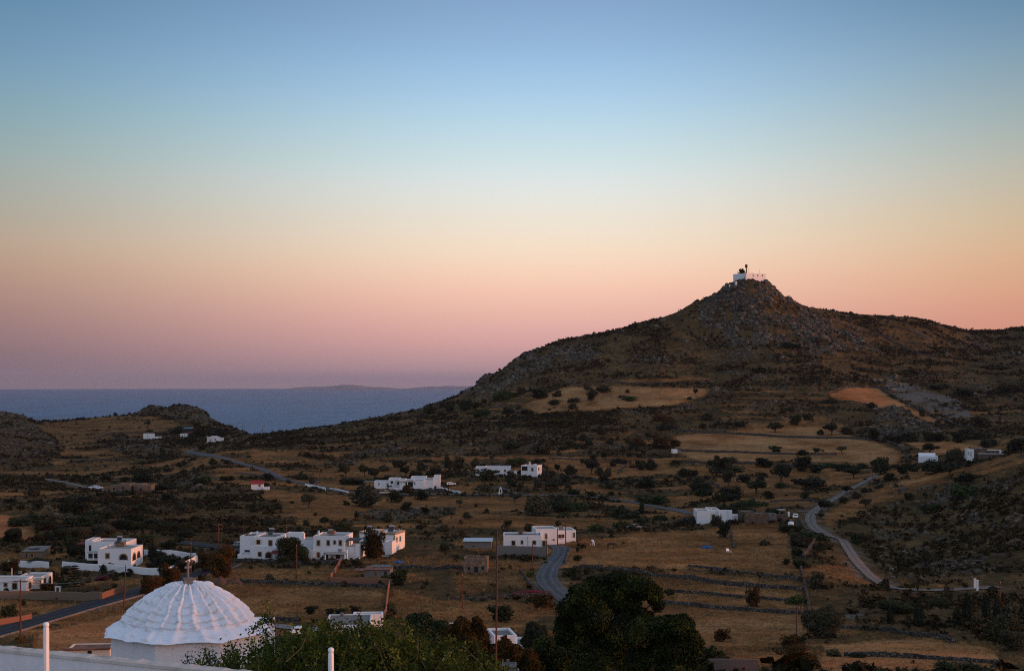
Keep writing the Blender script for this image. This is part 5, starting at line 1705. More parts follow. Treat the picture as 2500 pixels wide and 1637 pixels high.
h = House('flat_house', 'white wall top glimpsed between the near tree and the rusty bushes', 1050, 1550, 5, group=GH, d=165)
h.block(1046, 1112, 1537, 0, depth=5, par=.3, roof='roof_grey', drop=5)
h = House('roof_hut', 'grey roof hut with a small chimney at the bottom edge', 1225, 1660, 0, 'hut', wallmat='concrete', d=52)
h.block(1225, 1261, 1625, 0, depth=.8, par=.05, rim=.05, roof='concrete', drop=2); h.chimney(1240, 1608, 1625, .4, 6.5, 'concrete')
h = House('outbuilding', 'weathered stone outbuilding with broken tiles behind the white parapet', 160, 1592, 6, 'shed', d=150, wallmat='cream')
h.block(160, 268, 1586, 0, depth=4, par=.1, roof='rust_roof', drop=4); h.slab('roof_tiles', 'rust_roof', 155, 268, 1583, 1577, -.3, 4, .12); h.hole(214, 224, 1587, 1600, 0)

# ---------------------------------------------------------------- small things
def place(name, x, row, label, cat, yaw=0, group=None, d=None):
    p = hit(x, row) if d is None else pt(x, row, d)
    return tag(empty(name, p, R(yaw)), label, cat, group)


def car(x, row, yaw, label, paint, kind='car', name='parked_car', d=None, scale=1.0):
    r = place(name, x, row, label, 'car' if kind == 'car' else 'pickup', yaw, 'parked cars', d)
    L_, W_ = 4.1, 1.65
    fy = lambda a, z, o: (a, o, z)
    if kind == 'car':
        prof = [(-2.0, .35), (-2.05, .75), (-1.9, .92), (2.0, .92 - .06), (2.05, .5), (1.95, .32)]
        cab = [(-1.85, .90), (-1.45, 1.42), (.35, 1.45), (1.05, .90)]
    else:
        prof = [(-2.3, .45), (-2.32, .98), (-.5, .98), (.95, .98), (2.15, .9), (2.25, .5), (2.1, .4)]
        cab = [(-.55, .96), (-.45, 1.62), (.55, 1.62), (1.05, .96)]
    mb = MB()
    mb.prism(prof, fy, -W_ / 2, W_ / 2)
    mb.build('body', M[paint], r)
    mb = MB()
    mb.prism(cab, fy, -W_ / 2 + .12, W_ / 2 - .12)
    cb = mb.build('cabin', M[paint], r)
    mb = MB()
    c0, c1 = cab[1][0] + .1, cab[2][0] - .05
    zb, zt = cab[0][1] + .08, cab[1][1] - .1
    for sgn in (-1, 1):
        o = sgn * (W_ / 2 - .12)
        mid = (c0 + c1) / 2
        for a0, a1 in ((c0 - .12, mid - .04), (mid + .04, c1 + .25)):
            mb.prism([(a0, zb), (a1, zb), (a1 - .15, zt), (a0 + .1, zt)], fy, o, o + sgn * .012)
    for (a, z0), (b, z1) in ((cab[0], cab[1]), (cab[3], cab[2])):
        dx = -.012 if a < 0 or kind != 'car' and a < .5 else .012
        t0, t1 = .15, .85
        q = [(a + (b - a) * t0 + dx, z0 + (z1 - z0) * t0), (a + (b - a) * t1 + dx, z0 + (z1 - z0) * t1)]
        mb.add([(q[0][0], -W_ / 2 + .22, q[0][1]), (q[0][0], W_ / 2 - .22, q[0][1]), (q[1][0], W_ / 2 - .27, q[1][1]), (q[1][0], -W_ / 2 + .27, q[1][1])], [(0, 1, 2, 3)])
    mb.build('windows', M['glass'], cb)
    for wx_ in (-1.3, 1.3):
        for wy_ in (-W_ / 2 + .08, W_ / 2 - .08):
            mb = MB()
            mb.tube([(wx_, wy_ - .1, .32), (wx_, wy_ + .1, .32)], .32, 12)
            mb.build('wheel', M['rubber'], r)
    for sgn in (-1, 1):
        mb = MB()
        mb.box(2.03 if kind == 'car' else 2.2, 2.09 if kind == 'car' else 2.27, sgn * .6 - .15, sgn * .6 + .15, .6, .75)
        mb.build('headlight', M['metal'], r)
    r.scale = (scale,) * 3
    return r


car(941, 1206, 0, 'cream old pickup parked on the hill road below the white compound', 'cream_paint', 'pickup')
car(1942, 1264, 78, 'white hatchback parked tail-on by the dirt road fork', 'white_paint', 'car')
car(240, 1193, 15, 'pale car parked by the left end of the tan long house', 'white_paint', 'car')
car(228, 1192, 170, 'bluish white car just left of the other one by the tan long house', 'white_paint', 'car')
car(1548, 1291, 10, 'grey pickup parked at the back of the horse field', 'grey_paint', 'pickup')
car(738, 1549, 20, 'white car on the pale street behind the near green tree', 'white_paint', 'car')
car(1101, 1184, 20, 'white car in the yard right of the white compound', 'white_paint', 'car')
car(586, 1334, 60, 'dark car in the shade left of the two-storey house with maroon awning', 'grey_paint', 'car')


# roadside bell shrine
r = place('roadside_shrine', 1222, 1206, 'small white arched bell shrine beside the hill road', 'shrine')
mb = MB()
mb.box(-.95, .95, -.6, .6, -.6, .55)
mb.box(-.7, -.35, -.4, .4, .55, 1.9); mb.box(.35, .7, -.4, .4, .55, 1.9)
arc = [(.7 * math.cos(t), 1.9 + .75 * math.sin(t)) for t in np.linspace(0, math.pi, 11)] + [(.35 * math.cos(t), 1.9 + .35 * math.sin(t)) for t in np.linspace(math.pi, 0, 9)]
v = [(a, -.4, z_) for a, z_ in arc]; n1_, n2_ = 11, 9
for k in range(10):
    t0, t1 = math.pi * k / 10, math.pi * (k + 1) / 10
    q = [(.7 * math.cos(t0), 1.9 + .8 * math.sin(t0)), (.7 * math.cos(t1), 1.9 + .8 * math.sin(t1)), (.35 * math.cos(t1), 1.9 + .35 * math.sin(t1)), (.35 * math.cos(t0), 1.9 + .35 * math.sin(t0))]
    mb.prism(q, lambda a, z_, o: (a, o, z_), -.4, .4)
mb.build('niche', M['white_far'], r)
mb = MB(); mb.box(-.06, .06, -.06, .06, 2.7, 3.3); mb.box(-.22, .22, -.05, .05, 2.98, 3.1)
mb.build('cross', M['white_far'], r)
mb = MB(); mb.lathe([(.05, 1.75), (.12, 1.7), (.16, 1.45), (.24, 1.3), (.22, 1.28)], 10)
mb.build('bell', M['wood'], r)

# field litter
r = place('tank', 1931, 1283, 'pale blue white plastic water tank under the white hatchback', 'tank')
mb = MB(); mb.lathe([(0, -.3), (.85, -.3), (.9, .0), (.9, 1.0), (.75, 1.25), (.3, 1.35), (.3, 1.45), (0, 1.45)], 14); mb.build('drum', M['white_paint'], r)
mb = MB(); mb.lathe([(.34, 1.43), (.34, 1.53), (0, 1.55)], 10); mb.build('lid', M['tarp'], r)
r = place('garden_chair', 1780, 1348, 'white plastic chair tipped over in the horse field', 'chair', 30)
mb = MB(); mb.box(-.45, .45, -.4, .4, .35, .45); mb.build('seat', M['white_paint'], r)
mb = MB(); mb.box(-.45, .45, .36, .46, .45, 1.25); mb.build('backrest', M['white_paint'], r)
for a in (-.4, .4):
    for b in (-.36, .36):
        mb = MB(); mb.box(a - .05, a + .05, b - .05, b + .05, -.1, .35); mb.build('leg', M['white_paint'], r)
r.rotation_euler = (R(-25), R(10), R(30))


def tarp(x, row, w_, dp, hh, label, mat='tarp'):
    X, Y, Zz = hit(x, row)
    n = 14
    VV = []
    for a in range(n):
        for b in range(n):
            p, q = a / (n - 1) - .5, b / (n - 1) - .5
            px_, py_ = X + p * w_, Y + q * dp
            e = max(0, 1 - 3.6 * (p * p + q * q))
            VV.append((p * w_, q * dp, float(zat(np.array([px_]), np.array([py_]))[0]) - Zz + hh * e * (0.5 + vnoise(np.array([p * 5]), np.array([q * 5]), 8)[0]) + .06))
    ii = np.arange(n * n).reshape(n, n)
    qq = np.stack([ii[:-1, :-1], ii[1:, :-1], ii[1:, 1:], ii[:-1, 1:]], -1).reshape(-1, 4)
    o = link('tarpaulin', mesh_np('tarpaulin', VV, qq, M[mat], True), None, (X, Y, Zz))
    tag(o, label, 'tarpaulin')


tarp(1726, 1337, 3.0, 2.2, .8, 'crumpled blue tarpaulin in the horse field')
tarp(973, 1373, 2.4, 1.6, .6, 'blue tarpaulin lying on rubble right of the two-storey houses')
tarp(1300, 1445, 9, .9, .5, 'long dark red cover laid along the terrace right of the tall pole', 'maroon')
tarp(772, 1178, 1.4, 1.2, .9, 'small blue bin cover beside the hill road parapet')


def heap(x, row, w_, hh, label):
    X, Y, Zz = hit(x, row)
    VV, n, k = [], 24, 8
    for i in range(k + 1):
        t = i / k
        for a in range(n):
            an = 6.283 * a / n
            rr_ = w_ / 2 * (1 - t) ** 1.1 * (1 + .12 * math.sin(3 * an + x))
            VV.append((rr_ * math.cos(an), rr_ * .9 * math.sin(an), hh * t - .3 + gs.normal(0, .03)))
    f = [(i * n + a, i * n + (a + 1) % n, (i + 1) * n + (a + 1) % n, (i + 1) * n + a) for i in range(k) for a in range(n)]
    mb = MB(); mb.add(VV, f, 0, True)
    tag(mb.build('soil_heap', M['soil_red'], None, (X, Y, Zz)), label, 'heap', 'red soil heaps by the mown field')


heap(539, 1420, 4.6, 1.7, 'reddish soil heap beside the rusty trees, left one of the pair')
heap(575, 1420, 4.2, 1.5, 'reddish soil heap at the corner of the mown field, right one of the pair')

# gate piers at the end of the dirt road
for x, rt, lb in ((2380, 1411, 'white gate pier with flat cap on the dirt road, left of the two'), (2386, 1415, 'white gate pier with flat cap on the dirt road, right of the two')):
    p = hit(x, 1437 + (4 if x > 2383 else 0))
    hh = EYE - (rt - HR) / F * p[1] - p[2]
    r = tag(empty('gate_pier', p), lb, 'gate pier', 'gate piers of the dirt road')
    mb = MB(); mb.box(-.2, .2, -.2, .2, -.4, hh - .15); mb.build('shaft', M['white'], r)
    mb = MB(); mb.box(-.27, .27, -.27, .27, hh - .15, hh); mb.build('cap', M['white'], r)


# horses: one skinned body each, grazing
def horse(x, row, yaw, label, mats, split):
    X, Y, Zz = hit(x, row)
    J = [(0, 0, 1.15, .30), (.35, 0, 1.18, .31), (.7, 0, 1.2, .29), (-.35, 0, 1.17, .31), (-.65, 0, 1.18, .27),
         (.95, 0, 1.1, .19), (1.2, 0, .8, .14), (1.35, 0, .5, .12), (1.42, 0, .22, .09), (1.5, 0, .08, .06),
         (-.85, 0, 1.1, .07), (-.98, 0, .75, .06), (-.98, 0, .45, .04)]
    E = [(0, 1), (1, 2), (0, 3), (3, 4), (2, 5), (5, 6), (6, 7), (7, 8), (8, 9), (4, 10), (10, 11), (11, 12)]
    for sy in (-.17, .17):
        n = len(J)
        J += [(.62, sy, .92, .14), (.64 + sy * .3, sy, .5, .075), (.62 + sy * .3, sy, .1, .05), (.68 + sy * .3, sy, .0, .06)]
        E += [(2, n), (n, n + 1), (n + 1, n + 2), (n + 2, n + 3)]
        n = len(J)
        J += [(-.62, sy, .88, .16), (-.55 - sy * .3, sy, .68, .11), (-.78 - sy * .3, sy, .48, .07), (-.72 - sy * .3, sy, .1, .05), (-.66 - sy * .3, sy, .0, .06)]
        E += [(4, n), (n, n + 1), (n + 1, n + 2), (n + 2, n + 3), (n + 3, n + 4)]
    for sy in (-.06, .06):
        n = len(J)
        J += [(1.22, sy, .72, .03), (1.12, sy * 1.4, .80, .015)]
        E += [(6, n), (n, n + 1)]
    me = bpy.data.meshes.new('horse')
    me.from_pydata([j[:3] for j in J], E, [])
    o = link('horse', me, None, (X, Y, Zz + .03))
    o.modifiers.new('skin', 'SKIN')
    for i, j in enumerate(J):
        sv_ = me.skin_vertices[0].data[i]
        sv_.radius = (j[3], j[3])
        sv_.use_root = i == 0
    sb = o.modifiers.new('sub', 'SUBSURF'); sb.levels = 1; sb.render_levels = 1
    dg = bpy.context.evaluated_depsgraph_get()
    nm = bpy.data.meshes.new_from_object(o.evaluated_get(dg))
    o.modifiers.clear()
    o.data = nm
    nm.materials.clear()
    for m_ in mats:
        nm.materials.append(m_)
    for p in nm.polygons:
        p.use_smooth = True
        if len(mats) > 1:
            c_ = p.center
            p.material_index = 1 if split(c_) else 0
    o.rotation_euler = (0, 0, R(yaw))
    o.scale = (1.12,) * 3
    tag(o, label, 'horse', 'horses grazing in the dry field')
    mb = MB()
    for k in range(8):
        t = k / 7
        mb.add([(.8 + .42 * t, -.03, 1.42 - .62 * t), (.8 + .42 * t, .03, 1.42 - .62 * t), (.78 + .42 * t, .1, 1.22 - .6 * t), (.9 + .42 * t, .0, 1.36 - .62 * t)], [(0, 1, 2), (0, 2, 3)])
    mb.build('mane', M['black'], o)


horse(1446, 1331, -75, 'piebald white and black horse grazing nearest the lane', [M['white_paint'], M['black']], lambda c_: c_[0] < .05 and c_[2] > .5 or c_[1] > .12)
horse(1492, 1338, 5, 'dark brown horse grazing in the dry field, right of the piebald one', [M['horse_brown']], None)

# ---------------------------------------------------------------- poles
LAND = {   # landmarks that labels point to
    'arched white house': (290, 1360), 'left-edge bungalow': (50, 1425), 'maroon-awning house': (640, 1335), 'four-window house': (803, 1336), 'tan-cornice house': (945, 1315),
    'notched bungalow': (1275, 1320), 'lane-top white house': (1360, 1310), 'ruined cottage': (1160, 1380), 'white compound': (985, 1183), 'long white house': (1205, 1148),
    'glass-cornered cube house': (1296, 1146), 'red-roofed chapel': (628, 1184), 'tan long house': (318, 1192), 'distant white chapel': (364, 1064), 'distant left bungalow': (520, 1073),
    'white modern cubes': (1745, 1260), 'brown stone barn': (1846, 1264), 'vaulted white house': (2260, 1118), 'right-hand modern house': (2405, 1108), 'summit monastery': (1845, 677),
    'piebald horse': (1446, 1326), 'dirt road fork': (1975, 1250), 'white gate piers': (2384, 1426), 'big dark tree': (1500, 1520), 'rusty-roofed shed': (920, 1395),
    'red-lit field': (2150, 965), 'grey gravel slope': (2270, 975), 'high tan field': (1560, 968), 'golden terraces': (1900, 1095), 'bell shrine': (1222, 1201), 'white dome': (458, 1500),
    'grey pickup': (1548, 1286), 'mown field': (770, 1470), 'small rocky hill': (440, 995), 'pale rock band': (890, 1115), 'left rocky hill': (60, 1070), 'tall front pole': (1213, 1460),
    'tiny terrace hut': (1652, 1100), 'dirt road bend': (2080, 1345), 'hill road bend': (470, 1100), 'blue tarpaulin': (1726, 1333), 'lowest terraces': (1820, 1495), 'right scree': (2300, 1380),
    'dark cypresses': (2370, 1500), 'bottom right fields': (2200, 1590),
}
ORD = ['', 'second ', 'third ', 'fourth ', 'fifth ', 'sixth ', 'seventh ', 'eighth ', 'ninth ', 'tenth ', 'eleventh ', 'twelfth ']


def near_labels(items, noun, most=12):
    """items: (x, row, look) -> labels that single each one out by rank of distance from a landmark on one side"""
    cap = {}
    out = [None] * len(items)
    pairs = []
    for k, (x, r, look) in enumerate(items):
        c_ = []
        for nm, (lx, lr) in LAND.items():
            dx, dy = x - lx, r - lr
            side = ('right of' if dx > 0 else 'left of') if abs(dx) > 1.3 * abs(dy) else ('below' if dy > 0 else 'above')
            c_.append((math.hypot(dx, dy), nm, side))
        c_.sort()
        pairs.append(c_)
    for k in sorted(range(len(items)), key=lambda q: pairs[q][0][0]):
        _, nm, side = pairs[k][0]
        cap.setdefault((nm, side), []).append((pairs[k][0][0], k))
    for (nm, side), ls in cap.items():
        ls.sort()
        for q, (_, k) in enumerate(ls):
            o_ = ORD[q] if q < len(ORD) else '%dth ' % (q + 1)
            out[k] = f'{items[k][2]}, {o_}nearest {noun} {side} the {nm}'
    return out


POLES = [  # x, top row, foot row, cross-arms, lean
    (50, 1413, 1560, 1, 0), (302, 1379, 1485, 0, -5), (466, 1323, 1402, 0, 0), (533, 1278, 1341, 3, 0), (724, 1328, 1413, 0, 0),
    (726, 1462, 1512, 0, 0), (1029, 1458, 1503, 0, 0), (1129, 1399, 1490, 0, 0), (1300, 1326, 1394, 0, 0), (1361, 1287, 1331, 0, 0), (1381, 1260, 1332, 0, 0), (1335, 1318, 1369, 0, 0),
    (1460, 1260, 1292, 0, 0), (1477, 1269, 1309, 0, 0), (1589, 1236, 1293, 0, 0), (1945, 1479, 1561, 1, 0), (2009, 1195, 1233, 0, 0), (2124, 1106, 1150, 1, 0), (2131, 1139, 1171, 0, 0),
    (641, 1042, 1062, 0, 0), (813, 1160, 1196, 0, 0), (974, 1157, 1205, 0, 0), (780, 1138, 1179, 0, 0), (667, 1118, 1150, 0, 0), (591, 1036, 1066, 0, 0), (596, 1035, 1067, 0, 0),
    (578, 1147, 1178, 1, 0), (356, 1090, 1115, 0, 0), (1301, 924, 946, 0, 0), (390, 1387, 1404, 0, 0), (2076, 1172, 1206, 0, 0), (2009, 1100, 1123, 0, 0), (2442, 1418, 1470, 0, 0), (154, 1140, 1164, 0, 0), (700, 1284, 1350, 0, 0),
]
for p, lb in zip(POLES, near_labels([(p[0], (p[1] + p[2]) / 2, ('leaning' if p[4] else 'upright') + (' brown pole with three cross-arms' if p[3] == 3 else ' brown pole with one cross-arm' if p[3] else ' bare brown pole')) for p in POLES], 'pole')):
    x, r0, r1, arms, lean = p
    X, Y, Zz = hit(x, r1)
    hh = EYE - (r0 - HR) / F * Y - Zz
    r = tag(empty('utility_pole', (X, Y, Zz)), lb, 'pole', 'wooden utility poles across the valley')
    dx = -lean / F * Y
    mb = MB(); mb.tube([(0, 0, -.5), (dx * .5, 0, hh * .5), (dx, 0, hh)], [.16, .14, .10], 7); mb.build('shaft', M['pole'], r)
    for k in range(arms):
        z_ = hh - .35 - 1.05 * k
        mb = MB(); mb.box(dx - 1.1, dx + 1.1, -.06, .06, z_ - .06, z_ + .06)
        mb.build('crossarm', M['pole'], r)
        mb = MB()
        for t in (-.95, -.4, .4, .95):
            mb.tube([(dx + t, 0, z_ + .06), (dx + t, 0, z_ + .25)], [.05, .04], 5)
        mb.build('insulator', M['metal'], r)
    if not arms:
        mb = MB(); mb.tube([(dx, -.12, hh - .3), (dx, -.12, hh - .12)], [.05, .04], 5); mb.build('insulator', M['metal'], r)
# cables along the village road
def cable(p, q, sag, label):
    p, q = Vector(p), Vector(q)
    mb = MB()
    mb.tube([tuple((q - p) * t + Vector((0, 0, -sag * 4 * t * (1 - t)))) for t in np.linspace(0, 1, 15)], .03, 5)
    tag(mb.build('power_cable', M['black'], None, p), label, 'cable', 'sagging power cables of the village road')


pa, pb = hit(50, 1560), hit(302, 1485)
ha, hb = EYE - (1417 - HR) / F * pa[1], EYE - (1382 - HR) / F * pb[1]
for k, o_ in enumerate((-.9, .9)):
    sd_ = ('left', 'right')[k]
    cable((pa[0] + o_, pa[1], ha), (pb[0] + o_ * .3, pb[1], hb), 1.6, f'dark power cable sagging between the two roadside poles, on the {sd_} insulator')
    cable((pa[0] - 46, pa[1] - 12, ha + 1), (pa[0] + o_, pa[1], ha), 1.4, f'dark power cable leaving the left roadside pole toward the frame edge, {sd_} insulator')
# the tall thin pole in front
X, Y, Zz = hit(1213, 1690)
Y = 80.0
X = (1213 - CX) / F * Y
Zz = float(zat(np.array([X]), np.array([Y]))[0])
r = tag(empty('utility_pole', (X, Y, Zz)), 'tall thin rust-brown pole standing nearest, right of the near green tree', 'pole')
hh = EYE - (1290 - HR) / F * Y - Zz
mb = MB(); mb.tube([(-.06, 0, -.5), (-.02, 0, hh * .5), (.01, 0, hh - .35)], [.056, .050, .044], 9); mb.build('shaft', M['pole'], r)
mb = MB(); mb.tube([(.01, 0, hh - .35), (.01, 0, hh - .05), (.01, 0, hh)], [.055, .055, .02], 9); mb.build('cap', M['wood'], r)

# ---------------------------------------------------------------- trees and shrubs of the valley
gt = np.random.default_rng(5)


def crown_mesh(name, mat, n, kind, size):
    if kind == 'round':
        lob = [(gt.uniform(-.34, .34), gt.uniform(-.3, .3), gt.uniform(.2, .8), gt.uniform(.10, .26), gt.uniform(.10, .26), gt.uniform(.10, .24)) for _ in range(13)] + [(gt.uniform(-.08, .08), 0, .38, .36, .36, .38), (0, 0, .5, .26, .26, .3)]
    elif kind == 'mound':
        lob = [(gt.uniform(-.42, .42), gt.uniform(-.35, .35), gt.uniform(.08, .5), gt.uniform(.08, .24), gt.uniform(.08, .24), gt.uniform(.2, .5)) for _ in range(14)] + [(gt.uniform(-.1, .1), 0, .22, .38, .38, .48), (0, 0, .2, .28, .28, .4)]
    elif kind == 'tree':
        lob = [(gt.uniform(-.3, .3), gt.uniform(-.3, .3), gt.uniform(.5, .85), gt.uniform(.14, .26), gt.uniform(.14, .26), gt.uniform(.10, .19)) for _ in range(10)]
    else:  # column
        lob = [(gt.normal(0, .05), gt.normal(0, .05), z_, .42 * (1 - (z_ - .35) ** 2 * 1.9) + .02, .42 * (1 - (z_ - .35) ** 2 * 1.9) + .02, .14) for z_ in np.linspace(.08, .9, 9)]
    V_, F_ = cards(gt, n, lob, size)
    V_[:, 2] = np.maximum(V_[:, 2], 0.0)
    return mesh_np(name, V_, F_, M[mat])


def trunk_mesh(h0=.6):
    mb = MB()
    mb.tube([(0, 0, -.06), (.02, 0, .2), (-.01, .02, h0)], [.045, .035, .02], 6)
    for a in (0.5, 2.6, 4.6):
        mb.tube([(.01, 0, .28), (.16 * math.cos(a), .16 * math.sin(a), .52), (.26 * math.cos(a), .26 * math.sin(a), .66)], [.022, .015, .007], 5)
    me = bpy.data.meshes.new('trunk')
    me.from_pydata([tuple(map(float, p)) for p in mb.v], [], mb.f)
    me.materials.append(M['bark'])
    return me


CR = {}
for mat, kinds in (('leaf_dark', ('round', 'mound', 'tree')), ('leaf_olive', ('round', 'mound', 'tree')), ('leaf_green', ('mound', 'round')), ('leaf_rust', ('round', 'mound')), ('leaf_red', ('mound',))):
    for kd in kinds:
        CR[mat, kd] = [crown_mesh('crown', mat, 1000, kd, .066 if kd != 'tree' else .058) for _ in range(4 if mat == 'leaf_dark' else 2)]
CR['leaf_pine', 'column'] = [crown_mesh('crown', 'leaf_pine', 1500, 'column', .05) for _ in range(2)]
BIGC = {m_: [crown_mesh('crown', m_, 8500, 'round', .027) for _ in range(2)] for m_ in ('leaf_rust', 'leaf_dark', 'leaf_olive')}
TR = [trunk_mesh(), trunk_mesh(.55)]

SH = []


def batch(ox, oy, sc, text):
    for it in text.split():
        p = it.split(',')
        x, b, w_, h_ = map(float, p[:4])
        t = p[4] if len(p) > 4 else ''
        x, b, w_, h_ = ox + x / sc, oy + b / sc, w_ / sc, h_ / sc
        for q in SH:
            if abs(q[0] - x) < 0.3 * (w_ + q[2]) / 2 + 2 and abs(q[1] - b) < 5:
                break
        else:
            SH.append((x, b, w_, h_, t))


S = 3.6615
batch(0, 900, S, '1028,420,48,30 722,448,42,18 853,438,22,18 980,424,16,16 395,470,30,20 1318,522,58,60,t 1560,578,140,60 1600,572,60,60,t 1738,540,70,55,t 1790,670,120,120,t 1700,660,100,90 1960,600,100,70 1850,590,60,60 1800,725,80,60 1450,750,60,50 1330,560,60,20 2025,850,90,40 1900,860,80,50 1640,930,80,40 1240,1010,210,100 940,990,90,50 1110,1010,80,50 1810,1015,150,60,g 2010,1000,120,50 280,1140,140,90 60,1040,120,90 1470,1080,220,50 660,1190,140,80 90,1200,80,50 190,1260,60,60 330,1250,80,60 860,1340,200,90 750,1200,160,70 1100,1130,120,60 1500,1180,160,70 1650,1280,180,80 1230,1270,120,60')
batch(600, 900, S, '1480,386,45,30 990,470,18,14 1130,640,45,62,t 1210,470,62,40 1640,402,80,60 1820,382,80,70 1960,372,100,105 2050,352,75,62 2130,332,62,70,t 2240,282,52,52 2110,422,165,80,g 2350,402,110,62 '
      '200,998,92,62 385,1022,46,35 480,992,82,70 590,1024,72,62 890,972,112,100,t 1060,962,102,90,t 1150,992,112,110,t 1230,912,112,62 1380,922,132,100,t 1430,972,82,112,t 1570,912,92,80 950,1034,205,62 1300,992,92,42 '
      '1530,962,132,50 1690,952,132,80 1800,887,56,112,c 1900,905,132,125,o 2050,872,92,80 1620,832,120,42 2350,722,92,70 1295,1072,72,52 1435,1102,82,70,r 1540,1052,42,36 1580,1057,40,30 '
      '1070,1235,232,165 560,1242,122,98,t 1340,1198,132,92 1570,1172,112,76 1910,1232,72,66,t 2060,1232,36,32 900,1217,62,42 240,1267,52,52 410,1202,42,30 620,1312,36,36 700,1397,92,66,t 540,1402,56,56 345,1392,152,70 210,1392,132,92 '
      '870,1452,142,72 990,1332,52,62 1260,1372,92,100 1430,1262,92,72 1810,1302,92,52 1980,1342,82,62 1560,1432,82,52 2340,1412,92,62 1760,1452,92,62')
batch(1150, 900, S, '150,1000,160,120 357,982,88,72 345,1035,52,92,c 600,838,66,42 400,852,150,62,g 390,752,152,102,t 640,765,185,125,o 335,402,120,100 110,322,82,62 220,282,60,50,t 300,272,160,90,g 450,222,100,80 620,267,130,76 770,252,80,60,o '
      '750,312,130,60 910,297,110,46 1040,217,60,55,t 1090,242,70,60,o 1180,202,130,60 1070,282,70,56 1400,217,40,40 910,362,70,60 1430,282,140,52,g 1345,257,60,25 2010,242,46,60,t 1955,277,60,30 460,442,140,40,g 500,402,90,50 '
      '815,422,60,40 905,417,80,36 770,482,160,46,g 690,422,80,36 1165,587,80,70,o 1370,562,70,60 1710,464,130,62,r 1720,552,110,70,o 1810,542,100,70,o 2110,462,90,66 2070,532,80,46 2300,502,60,40 2210,492,40,40 2360,512,60,40 '
      '1590,612,70,40 1000,642,90,70,o 1050,682,80,60 870,682,50,50 1240,672,70,50 1490,692,110,76,r 1410,662,60,40 1700,715,165,105,r 1830,692,100,62,r 1200,832,80,95,t 1100,837,70,70,t 1070,762,50,40 1360,742,60,40 1500,732,80,46 '
      '1540,797,80,80,t 1420,782,60,40 1340,847,130,60 1270,872,70,50,o 995,872,45,56,t 775,932,50,66,t 890,942,120,80 1080,945,135,110,t 1150,952,70,80,o 1220,962,70,70 1520,902,110,70 1610,902,110,80 1450,882,70,30 '
      '600,1062,90,70 730,1052,130,80 840,1012,70,60 870,1062,60,40 440,1072,60,60 380,1052,70,60 130,1082,90,50 920,1122,110,60,g 1080,1142,80,50 1250,1132,70,40,g 1190,1022,90,60 1420,1032,80,50,o 1560,1062,180,90 1240,1072,90,60 '
      '1910,962,110,80 1990,962,80,50 2020,1092,130,110 2100,1102,120,80 1650,1205,260,110,g 2090,1132,180,70,g 2290,1182,200,100 2330,1282,200,90 2240,925,150,150,t 2320,902,120,120,t 2160,882,90,60 2290,1012,80,60 '
      '590,1315,220,150 790,1285,250,130 950,1275,150,100,g 390,1192,90,70,t 1380,1335,240,130 1530,1292,60,90 1350,1432,150,90,g 830,1332,100,80,g 780,1402,50,50 1550,1372,140,50 1700,1352,120,60,g 1920,1392,200,72 2200,1402,90,72 '
      '520,1462,90,60 1130,1452,130,72,g 1463,1378,30,36')
S = 2.975
batch(1700, 800, S, '980,547,90,46 1280,582,70,46 1645,642,60,60 635,622,60,40 720,707,90,76 815,672,60,50 580,762,110,66,t 990,782,95,76,t 905,777,60,40 1100,772,90,56 230,702,60,36,o 330,722,80,50 160,692,40,36 40,722,70,46 80,672,70,50 '
      '1490,825,180,72 1300,812,80,72 1690,812,100,80 1770,822,100,62 1760,722,60,62 1920,832,90,80 2090,722,110,72 2000,802,200,92 2120,802,80,62 1960,492,130,62 1760,442,150,50 680,142,180,50,g 580,912,80,56 770,927,70,42 870,922,55,46,t 1060,912,75,46,t '
      '1705,922,100,72,t 500,1012,110,72 775,1042,110,92 870,1052,100,72 240,1052,180,92 1060,1032,110,52 960,1012,180,50,g 1200,1022,120,42 1150,1092,120,82,t 625,1135,140,122,t 620,1157,100,42 1350,1065,130,112 1410,1112,90,62 1510,1062,90,82 1580,1042,90,62 '
      '1300,1012,60,52 1880,962,120,72 1850,1072,90,72,t 1800,1042,250,72 470,1112,60,42 350,1122,90,62 240,1152,100,92,t 440,1205,150,92,t 530,1242,70,52 800,1195,160,92,t 790,1242,70,52 880,1152,160,72 1090,1205,70,62,t 250,1232,160,82 60,1222,150,62,g '
      '400,1295,220,72,g 550,1352,120,62,g 910,1332,70,62,t 965,1332,75,66,t 905,1387,65,46,t 1165,1237,60,46 1235,1312,90,72,t 1070,1272,60,52 1340,1162,70,32 1250,1192,100,42 1550,1252,60,56 1960,1222,220,92,g 1720,1332,150,56,g 2000,1112,170,62 '
      '2200,300,150,40 1560,330,110,40 460,320,90,40 1230,320,80,36 870,100,110,40 1400,170,120,40 2300,470,140,60 2150,860,140,70 2330,900,130,90')
batch(1700, 1200, S, '690,292,180,62 830,355,220,76,g 750,405,160,92 730,465,100,62 770,555,130,82 880,705,120,112 900,432,60,50 740,815,150,92,g 415,832,100,112,rt 460,652,50,72,t 190,1085,120,82,r 930,1065,230,195 680,1135,130,82,r 740,1280,270,135,r 110,1250,180,125 '
      '1370,702,80,62 1610,742,24,72,t 1170,382,90,72 1720,132,160,52,g 500,387,90,42,o 200,332,90,102 1770,832,130,72 1490,885,280,92 1620,975,80,172,c 1410,955,60,102,c 1980,965,80,182,c 2110,905,60,142,c 2190,905,60,132,c 1900,965,80,112,c 1180,1202,90,42 '
      '1000,1192,120,42 1230,1310,200,62 1850,1310,170,72 2040,1310,200,72 720,1105,120,60 2280,1000,160,160 2330,1150,200,160 2200,1080,160,110 1490,700,60,26 1690,716,26,22 1860,716,24,20 1960,700,40,50')
S = 3.565
